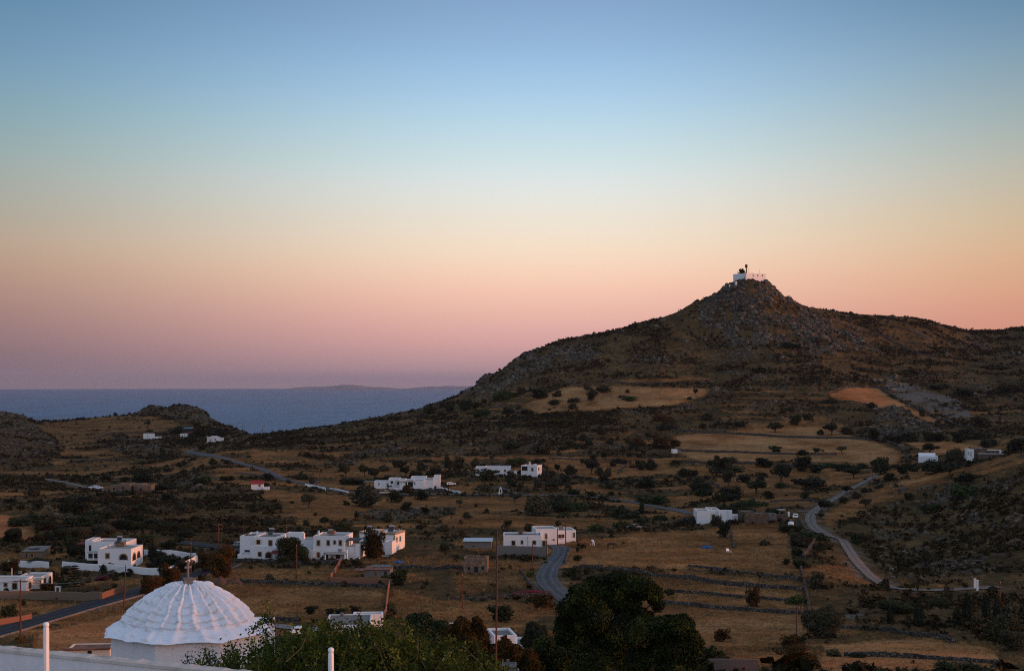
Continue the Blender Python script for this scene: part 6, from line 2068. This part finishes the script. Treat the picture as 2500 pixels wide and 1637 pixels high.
batch(0, 1200, S, '800,480,160,90 560,420,150,90 650,560,150,90 1180,460,120,90 1420,560,140,60 870,655,200,60 300,640,200,50 1100,330,200,80 700,300,220,90 400,330,200,90 1350,300,180,80 900,250,200,80 1600,350,180,90 250,260,180,80 1300,895,230,185,r 1480,835,230,172,r 1900,745,230,245,r 1800,700,150,160,r 1590,702,175,110,r 820,668,130,60 950,668,120,50 300,560,110,70 1330,540,90,90 880,405,225,102,o 700,412,152,82 460,424,142,102 1250,432,182,82,g 1480,505,102,102 1330,585,85,130 700,665,335,72 1400,645,255,82 80,690,185,92,r 410,852,105,62,r 60,1090,155,112 540,832,82,62 270,632,335,62 100,430,190,122 '
      '890,695,60,70 1060,680,60,40 1150,640,90,50 610,480,120,70 460,560,50,50,t 960,650,120,40 890,765,110,36,p 1000,772,56,28 200,990,50,50 330,430,120,60,r 760,790,60,50,o 1560,470,80,70,t 1420,500,90,70 520,370,140,70 1620,395,180,70 150,300,200,80 620,180,170,90 1180,250,160,60 1450,330,170,60 980,150,150,60')
batch(550, 1200, S, '720,132,112,82,t 690,512,72,62,r 740,1062,92,72 910,1072,82,62 1000,1072,92,62 1130,1052,92,62,r 1510,815,142,162 730,710,40,26,g 1390,760,60,60,g 2080,250,90,60 1740,190,70,60 250,150,120,50')
batch(550, 1200, S, '585,618,235,185 1300,578,205,235,r 1195,525,65,95,t')
S = 3.565
batch(1100, 1200, S, '445,1135,165,152 805,1015,180,112,r 690,742,62,62,g 1105,602,66,62 1115,472,32,30 1105,525,30,45 820,592,42,26 832,625,42,26 1050,742,140,92 1320,410,14,24 1905,935,95,90,t 870,420,? '.replace(' 870,420,?', ''))
NB = len(SH)
# a looser sprinkling of young shrubs between the surveyed ones
X, Y, Zs, i_, j_ = pick((heath + .25) * (1 - flat) * (1 - .9 * field) * sm(930, 1080, ROWN) * sm(560, 520, DD) ** 0 * (1 - np.clip(gv, 0, 1)) * sm(260, 330, DD) * (300 / DD), 70, gt)
for k in range(70):
    x, rw = CX + X[k] / Y[k] * F, float(ROWN[i_[k], j_[k]])
    if all(math.hypot(x - q[0], 2 * (rw - q[1])) > 13 for q in SH):
        ww = gt.uniform(1.4, 3.2) / Y[k] * F
        SH.append((x, rw, ww, ww * gt.uniform(.5, .8), ''))
SH = [q for q in SH if -20 < q[0] < 2520 and q[1] < 1660]

info, looks = [], []
for x, b, w_, h_, t in SH:
    if 'c' in t:
        mk, kd, look, noun = 'leaf_pine', 'column', 'dark columnar cypress', 'cypress_tree'
    else:
        mk = {'o': 'leaf_olive', 'g': 'leaf_green', 'r': 'leaf_rust', 'p': 'leaf_red'}.get(t[:1], '') or ('leaf_dark' if gt.random() < .68 else 'leaf_olive')
        if t == 't':
            mk = 'leaf_dark' if gt.random() < .6 else 'leaf_olive'
        kd = 'tree' if 't' in t else ('mound' if (t == 'g' or w_ > 1.75 * h_) else 'round')
        if (mk, kd) not in CR:
            kd = 'round' if (mk, 'round') in CR else 'mound'
        tone = {'leaf_dark': 'dark green', 'leaf_olive': 'grey-green', 'leaf_green': 'mid green', 'leaf_rust': 'rust-tinged', 'leaf_red': 'crimson flowering'}[mk]
        X_, Y_, Z_ = hit(x, b)
        wm = w_ / F * Y_
        size = 'small' if wm < 3.2 else 'broad' if wm > 8.5 else 'medium'
        noun = 'tree' if kd == 'tree' else 'shrub'
        look = f'{size} {tone} ' + ('tree' if kd == 'tree' else 'low shrub' if kd == 'mound' else 'rounded shrub')
    info.append((mk, kd, noun))
    looks.append((x, b - h_ / 2, look))
shr = sorted([k for k, q in enumerate(info) if q[2] == 'shrub'], key=lambda k: -SH[k][2] * SH[k][3])
REST = set(shr[285:])
keep_ = [k for k in range(len(SH)) if k not in REST]
labs = [''] * len(SH)
for k, lb in zip(keep_, near_labels([looks[k] for k in keep_], 'plant')):
    labs[k] = lb
lite = []
for _ in range(4):
    lob = [(gt.uniform(-.36, .36), gt.uniform(-.3, .3), gt.uniform(.1, .6), gt.uniform(.1, .25), gt.uniform(.1, .25), gt.uniform(.12, .3)) for _ in range(9)] + [(0, 0, .3, .36, .36, .4)]
    lite.append(cards(gt, 420, lob, .085))
rk_ = sorted(REST)
PP = np.array([hit(SH[k][0], SH[k][1]) for k in rk_])
ww_ = np.array([SH[k][2] for k in rk_]) / F * PP[:, 1] * 1.2
tag(scatter('small_bushes', lite, PP[:, 0], PP[:, 1] + ww_ * .25, PP[:, 2], ww_, gt.uniform(0, 6.28, len(rk_)), M['leaf_dark'], None, sink=.05, stretch=np.array([SH[k][3] / SH[k][2] for k in rk_]) * 1.15), kind='stuff')
for kk, ((x, b, w_, h_, t), (mk, kd, noun), lb) in enumerate(zip(SH, info, labs)):
    if kk in REST:
        continue
    X_, Y_, Z_ = hit(x, b)
    if b > 1655:
        Y_ = 225.0; X_ = (x - CX) / F * Y_; Z_ = float(zat(np.array([X_]), np.array([Y_]))[0])
    wm, hm = w_ / F * Y_, (h_ / F * Y_) * 1.05
    if b > 1655:
        hm = EYE - (b - h_ - HR) / F * Y_ - Z_
    big = wm > 4.2 and Y_ < 430 and mk in BIGC
    cm = BIGC[mk][gt.integers(2)] if big and kd != 'tree' else CR[mk, kd][gt.integers(len(CR[mk, kd]))]
    # a shallow dip into the slope so that no edge floats
    o = tag(empty(noun, (X_, Y_ + wm * .25, Z_ - .04 * hm), gt.uniform(0, 6.28)) if kd in ('tree', 'column') else link(noun, cm, None, (X_, Y_ + wm * .25, Z_ - .06 * hm)),
            lb, {'tree': 'tree', 'shrub': 'shrub', 'cypress_tree': 'tree'}[noun], {'tree': 'trees scattered over the valley slopes', 'shrub': 'shrubs scattered over the valley slopes', 'cypress_tree': 'cypresses on the slopes'}[noun])
    o.scale = (wm * 1.22 * gt.uniform(.88, 1.2), wm * 1.15 * gt.uniform(.85, 1.15), hm * 1.14 * gt.uniform(.85, 1.2))
    if kd in ('tree', 'column'):
        link('crown', cm, o)
        if kd == 'tree':
            link('trunk', TR[gt.integers(2)], o)
    else:
        o.rotation_euler = (0, 0, gt.uniform(0, 6.28))


# boulders one can tell apart
BO = []
for (x0, x1, r0, r1, n, s0, s1) in ((1745, 1905, 690, 770, 34, 2.2, 5.5), (1800, 2100, 770, 850, 26, 2, 4.2), (2125, 2330, 990, 1065, 30, 1.6, 3.6), (1170, 1300, 880, 935, 14, 1.8, 3.6), (2140, 2390, 1345, 1415, 22, .7, 1.7), (360, 520, 985, 1020, 12, 1.6, 3.2), (870, 1000, 1078, 1120, 12, 1.5, 3.2)):
    for _ in range(n):
        BO.append((gt.uniform(x0, x1), gt.uniform(r0, r1), gt.uniform(s0, s1)))
BM = []
for k in range(10):
    v, f = rock_proto(gt, 2)
    BM.append(mesh_np('boulder', v * .5, f, M['rocks'], False, np.full(len(v), gt.random())))
bl = near_labels([(x, r_, ('large' if s > 3.4 else 'small' if s < 1.5 else 'middling') + ' grey boulder') for x, r_, s in BO], 'boulder')
for (x, r_, s), lb in zip(BO, bl):
    p = hit(x, r_)
    if p[1] > 1340:
        continue
    o = tag(link('boulder', BM[gt.integers(10)], None, (p[0], p[1], p[2] + .12 * s)), lb, 'boulder', 'grey boulders of the outcrops')
    o.scale = (s * gt.uniform(.8, 1.3), s * gt.uniform(.8, 1.2), s * gt.uniform(.7, 1.15))
    o.rotation_euler = (gt.uniform(-.3, .3), gt.uniform(-.3, .3), gt.uniform(0, 6.28))

# clipped bush growing over the monastery wall
o = tag(link('shrub', CR['leaf_dark', 'round'][0], None, pt(1811, 673, 1136)), 'dark round tree rising behind the wall of the summit monastery', 'tree')
o.scale = (7.0, 6.5, 6.6)

# Norfolk pine of the road garden: whorls of level branches
r = place('pine_tree', 183, 1446, 'tiered dark pine with level branches in the garden by the asphalt road', 'tree')
kp = r.location[1] / F
H_ = (1446 - 1374) * kp
mb = MB(); mb.tube([(0, 0, -.3), (0, 0, H_)], [.16, .03], 7); mb.build('trunk', M['bark'], r)
VV = []
mbp = MB()
for k in range(9):
    z_ = H_ * (.22 + .085 * k)
    ln = H_ * (.34 * (1 - (k / 9.5)) + .03) * (1 if k % 2 else .9)
    for q in range(7):
        a = q * 0.8976 + k * .45
        for t in np.linspace(.12, 1, 9):
            c_ = np.array([ln * t * math.cos(a), ln * t * math.sin(a), z_ + ln * .10 * t * t])
            for _ in range(7):
                d1 = gt.normal(0, 1, 3) * (.16, .16, .05)
                e1 = gt.normal(0, 1, 3) * (.2, .2, .05)
                p0 = c_ + gt.normal(0, .10, 3) * (1, 1, .4)
                VV += [p0 - d1, p0 - e1 * .5, p0 + d1, p0 + e1 * .5]
VV = np.array(VV)
link('crown', mesh_np('crown', VV, np.arange(len(VV)).reshape(-1, 4), M['leaf_pine']), r)

# ---------------------------------------------------------------- chapel dome below the roof
m, nt, out = new_mat('limewash_layers')
_v = objvec(nt)
_a = N(nt, 'ShaderNodeAttribute', attribute_name='tint')
_c = mixc(nt, ramp(nt, noise(nt, _v, 2.2, 6, 0.65), [(0.45, 0.0), (0.75, 0.28)]), (0.78, 0.80, 0.84), (0.58, 0.59, 0.60))
_g = N(nt, 'ShaderNodeMath', operation='MULTIPLY', i_1=0.55)
L(nt, _a.outputs['Fac'], _g.inputs[0])
_c = mixc(nt, _g.outputs[0], _c, (0.46, 0.40, 0.29))
principled(nt, out, _c, 0.92, 0.1, 0, bump(nt, noise(nt, _v, 14.0, 6, 0.7), 0.7, 0.02))
M['limed'] = m
DX, DY, DZ = pt(459, 1532, 52)
dome = tag(empty('chapel_dome', (DX, DY, DZ)), 'large white ribbed plaster dome with a stone cross, in the left foreground', 'dome')
gd = np.random.default_rng(3)
RE = 2.88                                   # eave radius
ROT = R(-90 - 10)                           # octagon turned a little off the line of sight


def octr(a):
    """radius of the octagon of unit circumradius in direction a"""
    q = ((a - ROT) % (math.pi / 4)) - math.pi / 8
    return math.cos(math.pi / 8) / np.cos(q)


nseg, nrow = 336, 150
prof_r = np.array([3.02, 2.86, 2.60, 2.36, 2.20, 2.12, 1.98, 1.79, 1.55, 1.27, 0.98, 0.69, 0.42, 0.18, 0.0])
prof_z = np.array([-.02, 0.03, 0.13, 0.23, 0.34, 0.46, 0.64, 0.83, 1.04, 1.23, 1.39, 1.53, 1.63, 1.69, 1.70])
tt = np.linspace(0, 1, len(prof_r))
ts = np.linspace(0, 1, nrow)
pr, pz = np.interp(ts, tt, prof_r), np.interp(ts, tt, prof_z) * .955
for _ in range(3):
    pr[1:-1] = (pr[:-2] + pr[1:-1] * 2 + pr[2:]) / 4
    pz[1:-1] = (pz[:-2] + pz[1:-1] * 2 + pz[2:]) / 4
A = np.linspace(0, 2 * math.pi, nseg, endpoint=False)
ribs = 25
wob = gd.normal(0, .028, ribs)              # hand-laid ribs: uneven spacing and width
AA, TT = np.meshgrid(A, ts, indexing='ij')
Rr, Zr = np.meshgrid(A, pr, indexing='ij')[1], np.meshgrid(A, pz, indexing='ij')[1]
blend = sm(0.30, 0.12, TT)
Rr = Rr * (1 + blend * (octr(AA) * 1.035 - 1))
ribh = np.zeros_like(Rr)
for k in range(ribs):
    for row in range(6):
        pass
    c0 = 2 * math.pi * k / ribs + wob[k]
    d = (AA - c0 + math.pi) % (2 * math.pi) - math.pi + 0.018 * np.sin(TT * 23 + k * 2.1)
    wd = 0.030 + 0.010 * gd.random() + 0.055 * TT ** 2
    fade = sm(.22, .30, TT) * sm(.93, .80, TT)
    ribh += 0.23 * np.exp(-(d / wd) ** 4 * 1.2) * fade * (1 - .45 * TT)
# overlapping courses: each ring steps back from the one below
edges = np.array([.30, .40, .49, .58, .67, .76, .85, .93])
lapj = 0.006 * np.sin(AA * 11) + 0.012 * (vnoise(AA * 9, AA * 0 + 2, 4) - .5) + 0.010 * np.floor(vnoise(AA * ribs / 6.283, AA * 0 + 7, 9) * 3) / 3
course = np.zeros_like(Rr)
for e0, e1 in zip(edges[:-1], edges[1:]):
    q = (TT + lapj - e0) / (e1 - e0)
    course += np.where((q >= 0) & (q < 1), 0.040 * (1 - q) * sm(0.0, .06, q) , 0)
lump = 0.04 * (fbm(AA * 5, TT * 9, 4, 71) - .5) + 0.10 * (fbm(AA * 3, TT * 12, 3, 72) - .5) * sm(.78, .9, TT)
scal = np.zeros_like(Rr)
for k in range(17):                          # flared, uneven eave slabs
    c0 = 2 * math.pi * k / 17 + gd.normal(0, .05)
    d = (AA - c0 + math.pi) % (2 * math.pi) - math.pi
    scal += gd.uniform(.5, 1) * np.exp(-(d / .055) ** 2)
Zr = Zr + 0.14 * scal * sm(.30, .20, TT) * sm(0, .06, TT) - 0.07 * (vnoise(AA * 7, AA * 0, 5) - .3) * sm(.15, 0, TT)
Rr = Rr + 0.13 * (fbm(AA * 6, AA * 0 + 3, 3, 15) - .5) * sm(.15, 0, TT)
up_ = sm(.2, .9, TT)
H_ = ribh + course + lump
Xd = (Rr + H_ * (1 - .75 * up_)) * np.cos(AA)
Yd = (Rr + H_ * (1 - .75 * up_)) * np.sin(AA)
Zd = Zr + H_ * (.35 + .65 * up_)
Vd = np.stack([Xd, Yd, Zd], -1).reshape(-1, 3)
ii = np.arange(nseg * nrow).reshape(nseg, nrow)
i2 = np.roll(ii, -1, axis=0)
qd = np.stack([ii[:, :-1], i2[:, :-1], i2[:, 1:], ii[:, 1:]], -1).reshape(-1, 4)
grime = np.zeros_like(Rr)
for e0 in edges:
    grime = np.maximum(grime, np.exp(-((TT + lapj - e0 + .006) / .011) ** 2))
grime = grime * (0.25 + vnoise(AA * 14, TT * 9, 33)) * sm(.35, .6, vnoise(AA * 5, TT * 11, 34)) + 0.7 * sm(.62, .8, fbm(AA * 9, TT * 26, 4, 35))
link('dome_shell', mesh_np('dome_shell', Vd, qd, M['limed'], True, np.clip(grime, 0, 1).ravel()), dome)
# eave underside + octagonal drum
mb = MB()
oc = [(RE * math.cos(ROT + k * math.pi / 4), RE * math.sin(ROT + k * math.pi / 4)) for k in range(8)]
mb.add([(*p, -5.2) for p in oc] + [(*p, .06) for p in oc], [(k, (k + 1) % 8, 8 + (k + 1) % 8, 8 + k) for k in range(8)] + [tuple(range(8, 16))])
mb.build('drum', M['white'], dome)
q0, q1 = pt(606, 1521, 53.4), pt(655, 1521, 53.4)
mb = MB()
mb.box(q0[0] - DX, q1[0] - DX, q0[1] - DY, q0[1] - DY + 1.5, -5, q0[2] - DZ)
mb.build('buttress', M['white'], dome)
mb = MB()
mb.box(-.155, .155, -.155, .155, 1.50, 1.83); mb.box(-.175, .175, -.175, .175, 1.80, 1.835)
pe = mb.build('pedestal', M['concrete'], dome)
pe.rotation_euler = (0, 0, R(20))
mb = MB()
mb.box(-.036, .036, -.03, .03, 1.835, 2.47)
mb.box(-.14, -.037, -.029, .029, 2.19, 2.26); mb.box(.037, .14, -.029, .029, 2.19, 2.26)
cr = mb.build('cross', M['roof_grey'], dome)
cr.rotation_euler = (0, 0, R(48))

# ---------------------------------------------------------------- parapet and posts of the roof terrace
p0, p1 = pt(-160, 1563, 24.5), pt(640, 1645, 23.0)
vx = Vector((p1[0] - p0[0], p1[1] - p0[1], 0)).normalized()
vn = Vector((-vx.y, vx.x, 0))
par = tag(empty('parapet', p0), 'long white roof parapet with a beige coping, along the bottom left edge', 'parapet')
ln = math.hypot(p1[0] - p0[0], p1[1] - p0[1])
mb, mc = MB(), MB()
n = 60
for i in range(n):
    a, b = ln * i / n, ln * (i + 1) / n
    za, zb = (p1[2] - p0[2]) * i / n, (p1[2] - p0[2]) * (i + 1) / n
    ja, jb = .012 * math.sin(i * 1.7) * math.sin(i * .37), .012 * math.sin((i + 1) * 1.7) * math.sin((i + 1) * .37)
    q = lambda s_, o, z_: tuple(vx * s_ + vn * o + Vector((0, 0, z_)))
    mb.add([q(a, -.08, za - 1.6), q(b, -.08, zb - 1.6), q(b, -.08 + jb, zb - .06), q(a, -.08 + ja, za - .06), q(a, .16, za - 1.6), q(b, .16, zb - 1.6), q(b, .16, zb - .06), q(a, .16, za - .06)],
           [(0, 1, 2, 3), (5, 4, 7, 6), (3, 2, 6, 7)])
    mc.add([q(a, -.10 + ja, za - .055), q(b, -.10 + jb, zb - .055), q(b, -.085 + jb, zb - .008), q(a, -.085 + ja, za - .008), q(b, .17, zb + .004 + jb), q(a, .17, za + .004 + ja), q(b, .18, zb - .055), q(a, .18, za - .055)],
           [(0, 1, 2, 3), (3, 2, 4, 5), (5, 4, 6, 7), (7, 6, 1, 0)])
mb.build('wall', M['white'], par)
mc.build('coping', mat_plaster('aged_coping', (0.50, 0.47, 0.42), dirt=(0.16, 0.13, 0.10), amount=0.8), par)
mb = MB()
mb.box(-9.5, 2.0, 12, 22.6, EYE - 5.2, EYE - 4.95)
tag(mb.build('roof_terrace', M['roof_white']), kind='structure')
for x, row, lb in ((112.5, 1517, 'white octagonal railing post with a ball top, in front of the parapet'), (808, 1579, 'white octagonal railing post with a ball top, in front of the green tree')):
    X, Y, Zt = pt(x, row, 22.0)
    zb = EYE - 4.95
    r = tag(empty('railing_post', (X, Y, zb)), lb, 'post', 'white railing posts of the roof terrace')
    hh = Zt - zb
    mb = MB()
    o8 = [(.048 * math.cos(k * math.pi / 4 + .39), .048 * math.sin(k * math.pi / 4 + .39)) for k in range(8)]
    t8 = [(a * .95, b * .95) for a, b in o8]
    mb.add([(*p, 0) for p in o8] + [(*p, hh - .10) for p in t8] + [(a * .7, b * .7, hh - .078) for a, b in t8], [(k, (k + 1) % 8, 8 + (k + 1) % 8, 8 + k) for k in range(8)] + [(8 + k, 8 + (k + 1) % 8, 16 + (k + 1) % 8, 16 + k) for k in range(8)] + [tuple(range(16, 24))])
    mb.build('shaft', M['white_paint'], r)
    mb = MB()
    mb.lathe([(.030, hh - .085), (.040, hh - .075), (.0465, hh - .052), (.047, hh - .035), (.040, hh - .016), (.024, hh - .004), (0, hh)], 18)
    mb.build('finial', M['white_paint'], r)


# ---------------------------------------------------------------- added house that keeps the low sun off the dome (right, outside the view)
r = tag(empty('sun_blocker', (46, 38, EYE - 15)), 'added white house outside the right edge of the view, blocking sun from the dome', 'house')
mb = MB()
mb.box(0, 9, -26, 28, 0, 10.1)
wl_ = mb.build('wall', M['white'], r)
mb = MB(); mb.box(.3, 8.7, -25.7, 27.7, 10.103, 10.14); mb.build('roof', M['roof_white'], wl_)
for yy in (-20, -12, -4, 4, 12, 20):
    for zz in (3.2, 6.8):
        mb = MB(); mb.box(-.06, -.003, yy - .6, yy + .6, zz, zz + 1.6); fr = mb.build('window', M['trim'], r)
        mb = MB(); mb.box(-.08, -.063, yy - .45, yy + .45, zz + .15, zz + 1.45); mb.build('pane', M['glass'], fr)

# ---------------------------------------------------------------- near green tree
def leaves(c_, gen, size, n_each, spread, droop=.35):
    """leaf pairs with a folded midrib around the points c_"""
    c_ = np.repeat(c_, n_each, 0)
    n = len(c_)
    c_ = c_ + gen.normal(0, spread, (n, 3))
    ax = gen.normal(size=(n, 3)); ax[:, 2] -= droop
    ax /= np.linalg.norm(ax, axis=1)[:, None]
    sd_ = np.cross(ax, gen.normal(size=(n, 3)))
    sd_ /= np.linalg.norm(sd_, axis=1)[:, None] + 1e-9
    nr = np.cross(ax, sd_)
    s = size * gen.uniform(.65, 1.3, n)[:, None]
    b, t = c_, c_ + ax * s
    m_ = c_ + ax * s * .42
    l = m_ + sd_ * s * .30 + nr * s * .10
    r_ = m_ - sd_ * s * .30 + nr * s * .10
    V_ = np.stack([b, l, t, r_], 1).reshape(-1, 3)
    k = np.arange(n)[:, None] * 4
    return V_, np.concatenate([k + np.array([[0, 1, 2, 3]])])


gf = np.random.default_rng(11)
ENV = [(425, 1640), (455, 1592), (480, 1588), (520, 1575), (560, 1566), (600, 1556), (625, 1548), (660, 1545), (700, 1538), (740, 1538), (770, 1530), (790, 1510), (815, 1515), (860, 1513), (890, 1517), (925, 1522), (960, 1528),
       (985, 1532), (1010, 1538), (1040, 1558), (1075, 1552), (1110, 1545), (1135, 1578), (1160, 1574), (1185, 1592), (1215, 1615), (1255, 1640)]
D0 = 35.0
tree_base = Vector((( 820 - CX) / F * D0, D0 + 1.5, float(zat(np.array([(820 - CX) / F * D0]), np.array([D0 + 1.5]))[0])))
nt_ = tag(empty('leafy_tree', tree_base), 'near green leafy tree spreading across the bottom middle, yellow-green at its tips', 'tree')
br = MB()
V_all = []
for k in range(1250):
    x = gf.uniform(440, 1240) if k % 5 else gf.uniform(760, 960)
    top = np.interp(x, *zip(*ENV)) + gf.normal(0, 12)
    row = top + abs(gf.normal(0, 1)) * 60 * gf.random() ** .4 + (0 if k % 3 == 0 else gf.uniform(0, 120))
    row = min(row, 1720)
    d = D0 + gf.normal(0, 1.3) + (row - top) * -.004
    tip = np.array(pt(x, row, d))
    ln_ = gf.uniform(.5, 1.0)
    base = tip + np.array([gf.normal(0, .28), gf.normal(0, .3), -ln_])
    mid = (tip + base) / 2 + gf.normal(0, .07, 3)
    if k % 4 == 0:
        br.tube([base - np.array(tree_base), mid - np.array(tree_base), tip - np.array(tree_base)], [.014, .009, .004], 4, cap=False)
    s = np.linspace(0.1, 1, 13)[:, None]
    pts = (1 - s) ** 2 * base + 2 * s * (1 - s) * mid + s * s * tip
    v_, _ = leaves(pts[3:], gf, .092 if x > 560 else .072, 4, .06)
    V_all.append(v_)
# lone sprig on the left
for (sx_, sr_, ex_, er_, n_) in ((690, 1590, 662, 1505, 5), (662, 1505, 652, 1468, 10), (662, 1508, 632, 1524, 16), (668, 1520, 640, 1500, 12), (632, 1524, 615, 1535, 9), (640, 1530, 650, 1550, 8), (968, 1535, 972, 1498, 8), (1136, 1580, 1112, 1568, 6), (1165, 1590, 1163, 1568, 8)):
    a, b = np.array(pt(sx_, sr_, D0 - .6)), np.array(pt(ex_, er_, D0 - .6))
    br.tube([a - np.array(tree_base), (a + b) / 2 + np.array([.02, 0, .02]) - np.array(tree_base), b - np.array(tree_base)], [.013, .010, .005], 5, cap=False)
    s = np.linspace(.15 if n_ > 6 else .6, 1, 10)[:, None]
    v_, _ = leaves(a + (b - a) * s, gf, .062, n_, .055)
    V_all.append(v_)
Vl = np.concatenate(V_all) - np.array(tree_base)[None]
br.m = [1] * len(br.f)
br.add(Vl.tolist(), np.arange(len(Vl)).reshape(-1, 4).tolist(), 0)
br.build('crown', [M['leaf_fore'], M['twig']], nt_)
mb = MB()
mb.tube([(0, 0, -.5), (.1, .05, 1.4), (0, 0, 2.6)], [.26, .2, .16], 9)
for k in range(16):
    x = gf.uniform(470, 1220)
    e = np.array(pt(x, gf.uniform(1640, 1690), D0 + gf.normal(0, .8))) - np.array(tree_base)
    m_ = np.array([e[0] * .45, e[1] * .4, 3.2 + .25 * e[2]])
    mb.tube([(0, 0, 2.4), tuple(m_), tuple(e)], [.11, .07, .02], 6, cap=False)
mb.build('trunk', M['bark'], nt_)


# ---------------------------------------------------------------- dark trees and rusty bushes in front of the valley
def pixel_tree(name, label, lobes, d, n, size, mat, base, cat='tree', depth=1.0, elong=1.0, up=.3, trunk=True, group=None, shell=.5, r_tr=.32):
    X, Y = (base - CX) / F * d, d
    gz = float(zat(np.array([X]), np.array([Y]))[0])
    B = np.array((X, Y, gz))
    k = d / F
    lb = []
    for x, row, rx, rz_ in lobes:
        p = np.array(pt(x, row, d + gf.uniform(-1, 1) * rx * k * .5)) - B
        lb.append((*p, rx * k, rx * k * depth, rz_ * k))
    V_, F_ = cards(gf, n, lb, size, elong, up, shell)
    keep = V_[F_[:, 0], 2] > -.2
    r = tag(empty(name, B), label, cat, group)
    link('crown', mesh_np('crown', V_, F_[keep], M[mat]), r)
    if trunk:
        mb = MB()
        top = np.mean([l[:3] for l in lb], axis=0)
        mb.tube([(0, 0, -.5), tuple(top * .4 + np.array([.15, 0, 0])), tuple(top * .8)], [r_tr, r_tr * .75, r_tr * .4], 8)
        for l in lb[::5]:
            e = np.array(l[:3])
            mb.tube([tuple(top * .5), tuple((top * .55 + e) / 2 + gf.normal(0, .2, 3)), tuple(e)], [r_tr * .45, r_tr * .3, r_tr * .08], 6, cap=False)
        mb.build('trunk', M['bark'], r)
    return r


def fill(gen, lobes, n, f=.6):
    """break big lobes into knobbly clumps along their rims"""
    out = list(lobes)
    for _ in range(n):
        x, r_, a, b = lobes[gen.integers(len(lobes))]
        t = gen.uniform(0, 6.283)
        q = gen.uniform(.22, .42)
        out.append((x + a * .85 * math.cos(t), r_ + b * .85 * math.sin(t), a * q, b * q * .8))
    return out


big = [(1548, 1474, 20, 16), (1566, 1503, 34, 18), (1530, 1500, 34, 30), (1425, 1455, 40, 36), (1470, 1440, 44, 36), (1525, 1428, 44, 34), (1570, 1436, 36, 30), (1598, 1450, 24, 24), (1390, 1492, 36, 36), (1445, 1505, 52, 46), (1505, 1462, 36, 24),
       (1606, 1478, 17, 16), (1430, 1570, 72, 60), (1500, 1560, 52, 56), (1372, 1545, 24, 40), (1450, 1640, 90, 60), (1380, 1620, 40, 50), (1545, 1640, 60, 50)]
pixel_tree('dark_tree', 'huge dark evergreen tree with a dense rounded crown, centre right foreground', fill(gf, big, 46), 110, 60000, .115, 'leaf_big', 1470, depth=.9, shell=.45, r_tr=.5)
low_ = [(1560, 1545, 40, 40), (1612, 1536, 42, 36), (1660, 1528, 38, 32), (1682, 1565, 32, 34), (1640, 1590, 62, 60), (1580, 1610, 60, 56), (1690, 1612, 34, 40), (1640, 1650, 70, 40)]
pixel_tree('dark_tree', 'broad dark tree attached low on the right flank of the huge evergreen', fill(gf, low_, 26), 102, 36000, .105, 'leaf_big', 1630, depth=.9, shell=.45, r_tr=.4)
rust = [(1128, 1530, 22, 26), (1108, 1560, 30, 40), (1140, 1580, 34, 46), (1165, 1525, 16, 20), (1172, 1570, 26, 44), (1120, 1630, 44, 40), (1190, 1610, 30, 40)]
pixel_tree('tamarisk_tree', 'feathery rust-brown bush left of the tall thin pole', fill(gf, rust, 16), 96, 12000, .11, 'leaf_rust', 1140, elong=1.8, up=.1, group='rust-coloured bushes')
rust2 = [(1232, 1580, 18, 24), (1255, 1600, 26, 30), (1230, 1620, 28, 36), (1290, 1615, 26, 34)]
pixel_tree('tamarisk_tree', 'low rust-brown bush just right of the tall thin pole', fill(gf, rust2, 10), 92, 8000, .11, 'leaf_rust', 1245, elong=1.8, up=.1, group='rust-coloured bushes')
rust3 = [(1300, 1540, 18, 24), (1318, 1560, 22, 30), (1290, 1565, 16, 22), (1335, 1575, 16, 24)]
pixel_tree('tamarisk_tree', 'greyish tan feathery bush beside the huge dark tree', fill(gf, rust3, 8), 104, 6000, .11, 'leaf_olive', 1312, elong=1.8, up=.1, group='rust-coloured bushes')
dk = [(1010, 1512, 20, 18), (1035, 1510, 22, 18), (1025, 1540, 40, 30), (1060, 1540, 26, 26), (1040, 1580, 50, 40), (1080, 1530, 18, 20)]
pixel_tree('dark_bush', 'dark rounded bush behind the right half of the near green tree', fill(gf, dk, 12), 108, 9000, .13, 'leaf_dark', 1035, cat='shrub', trunk=False)
gr = [(1330, 1585, 34, 34), (1360, 1610, 36, 36), (1305, 1620, 34, 30), (1345, 1650, 50, 30)]
pixel_tree('dark_bush', 'olive-tinged bush at the lower left foot of the huge dark tree', fill(gf, gr, 12), 94, 9000, .12, 'leaf_big', 1335, cat='shrub', trunk=False)
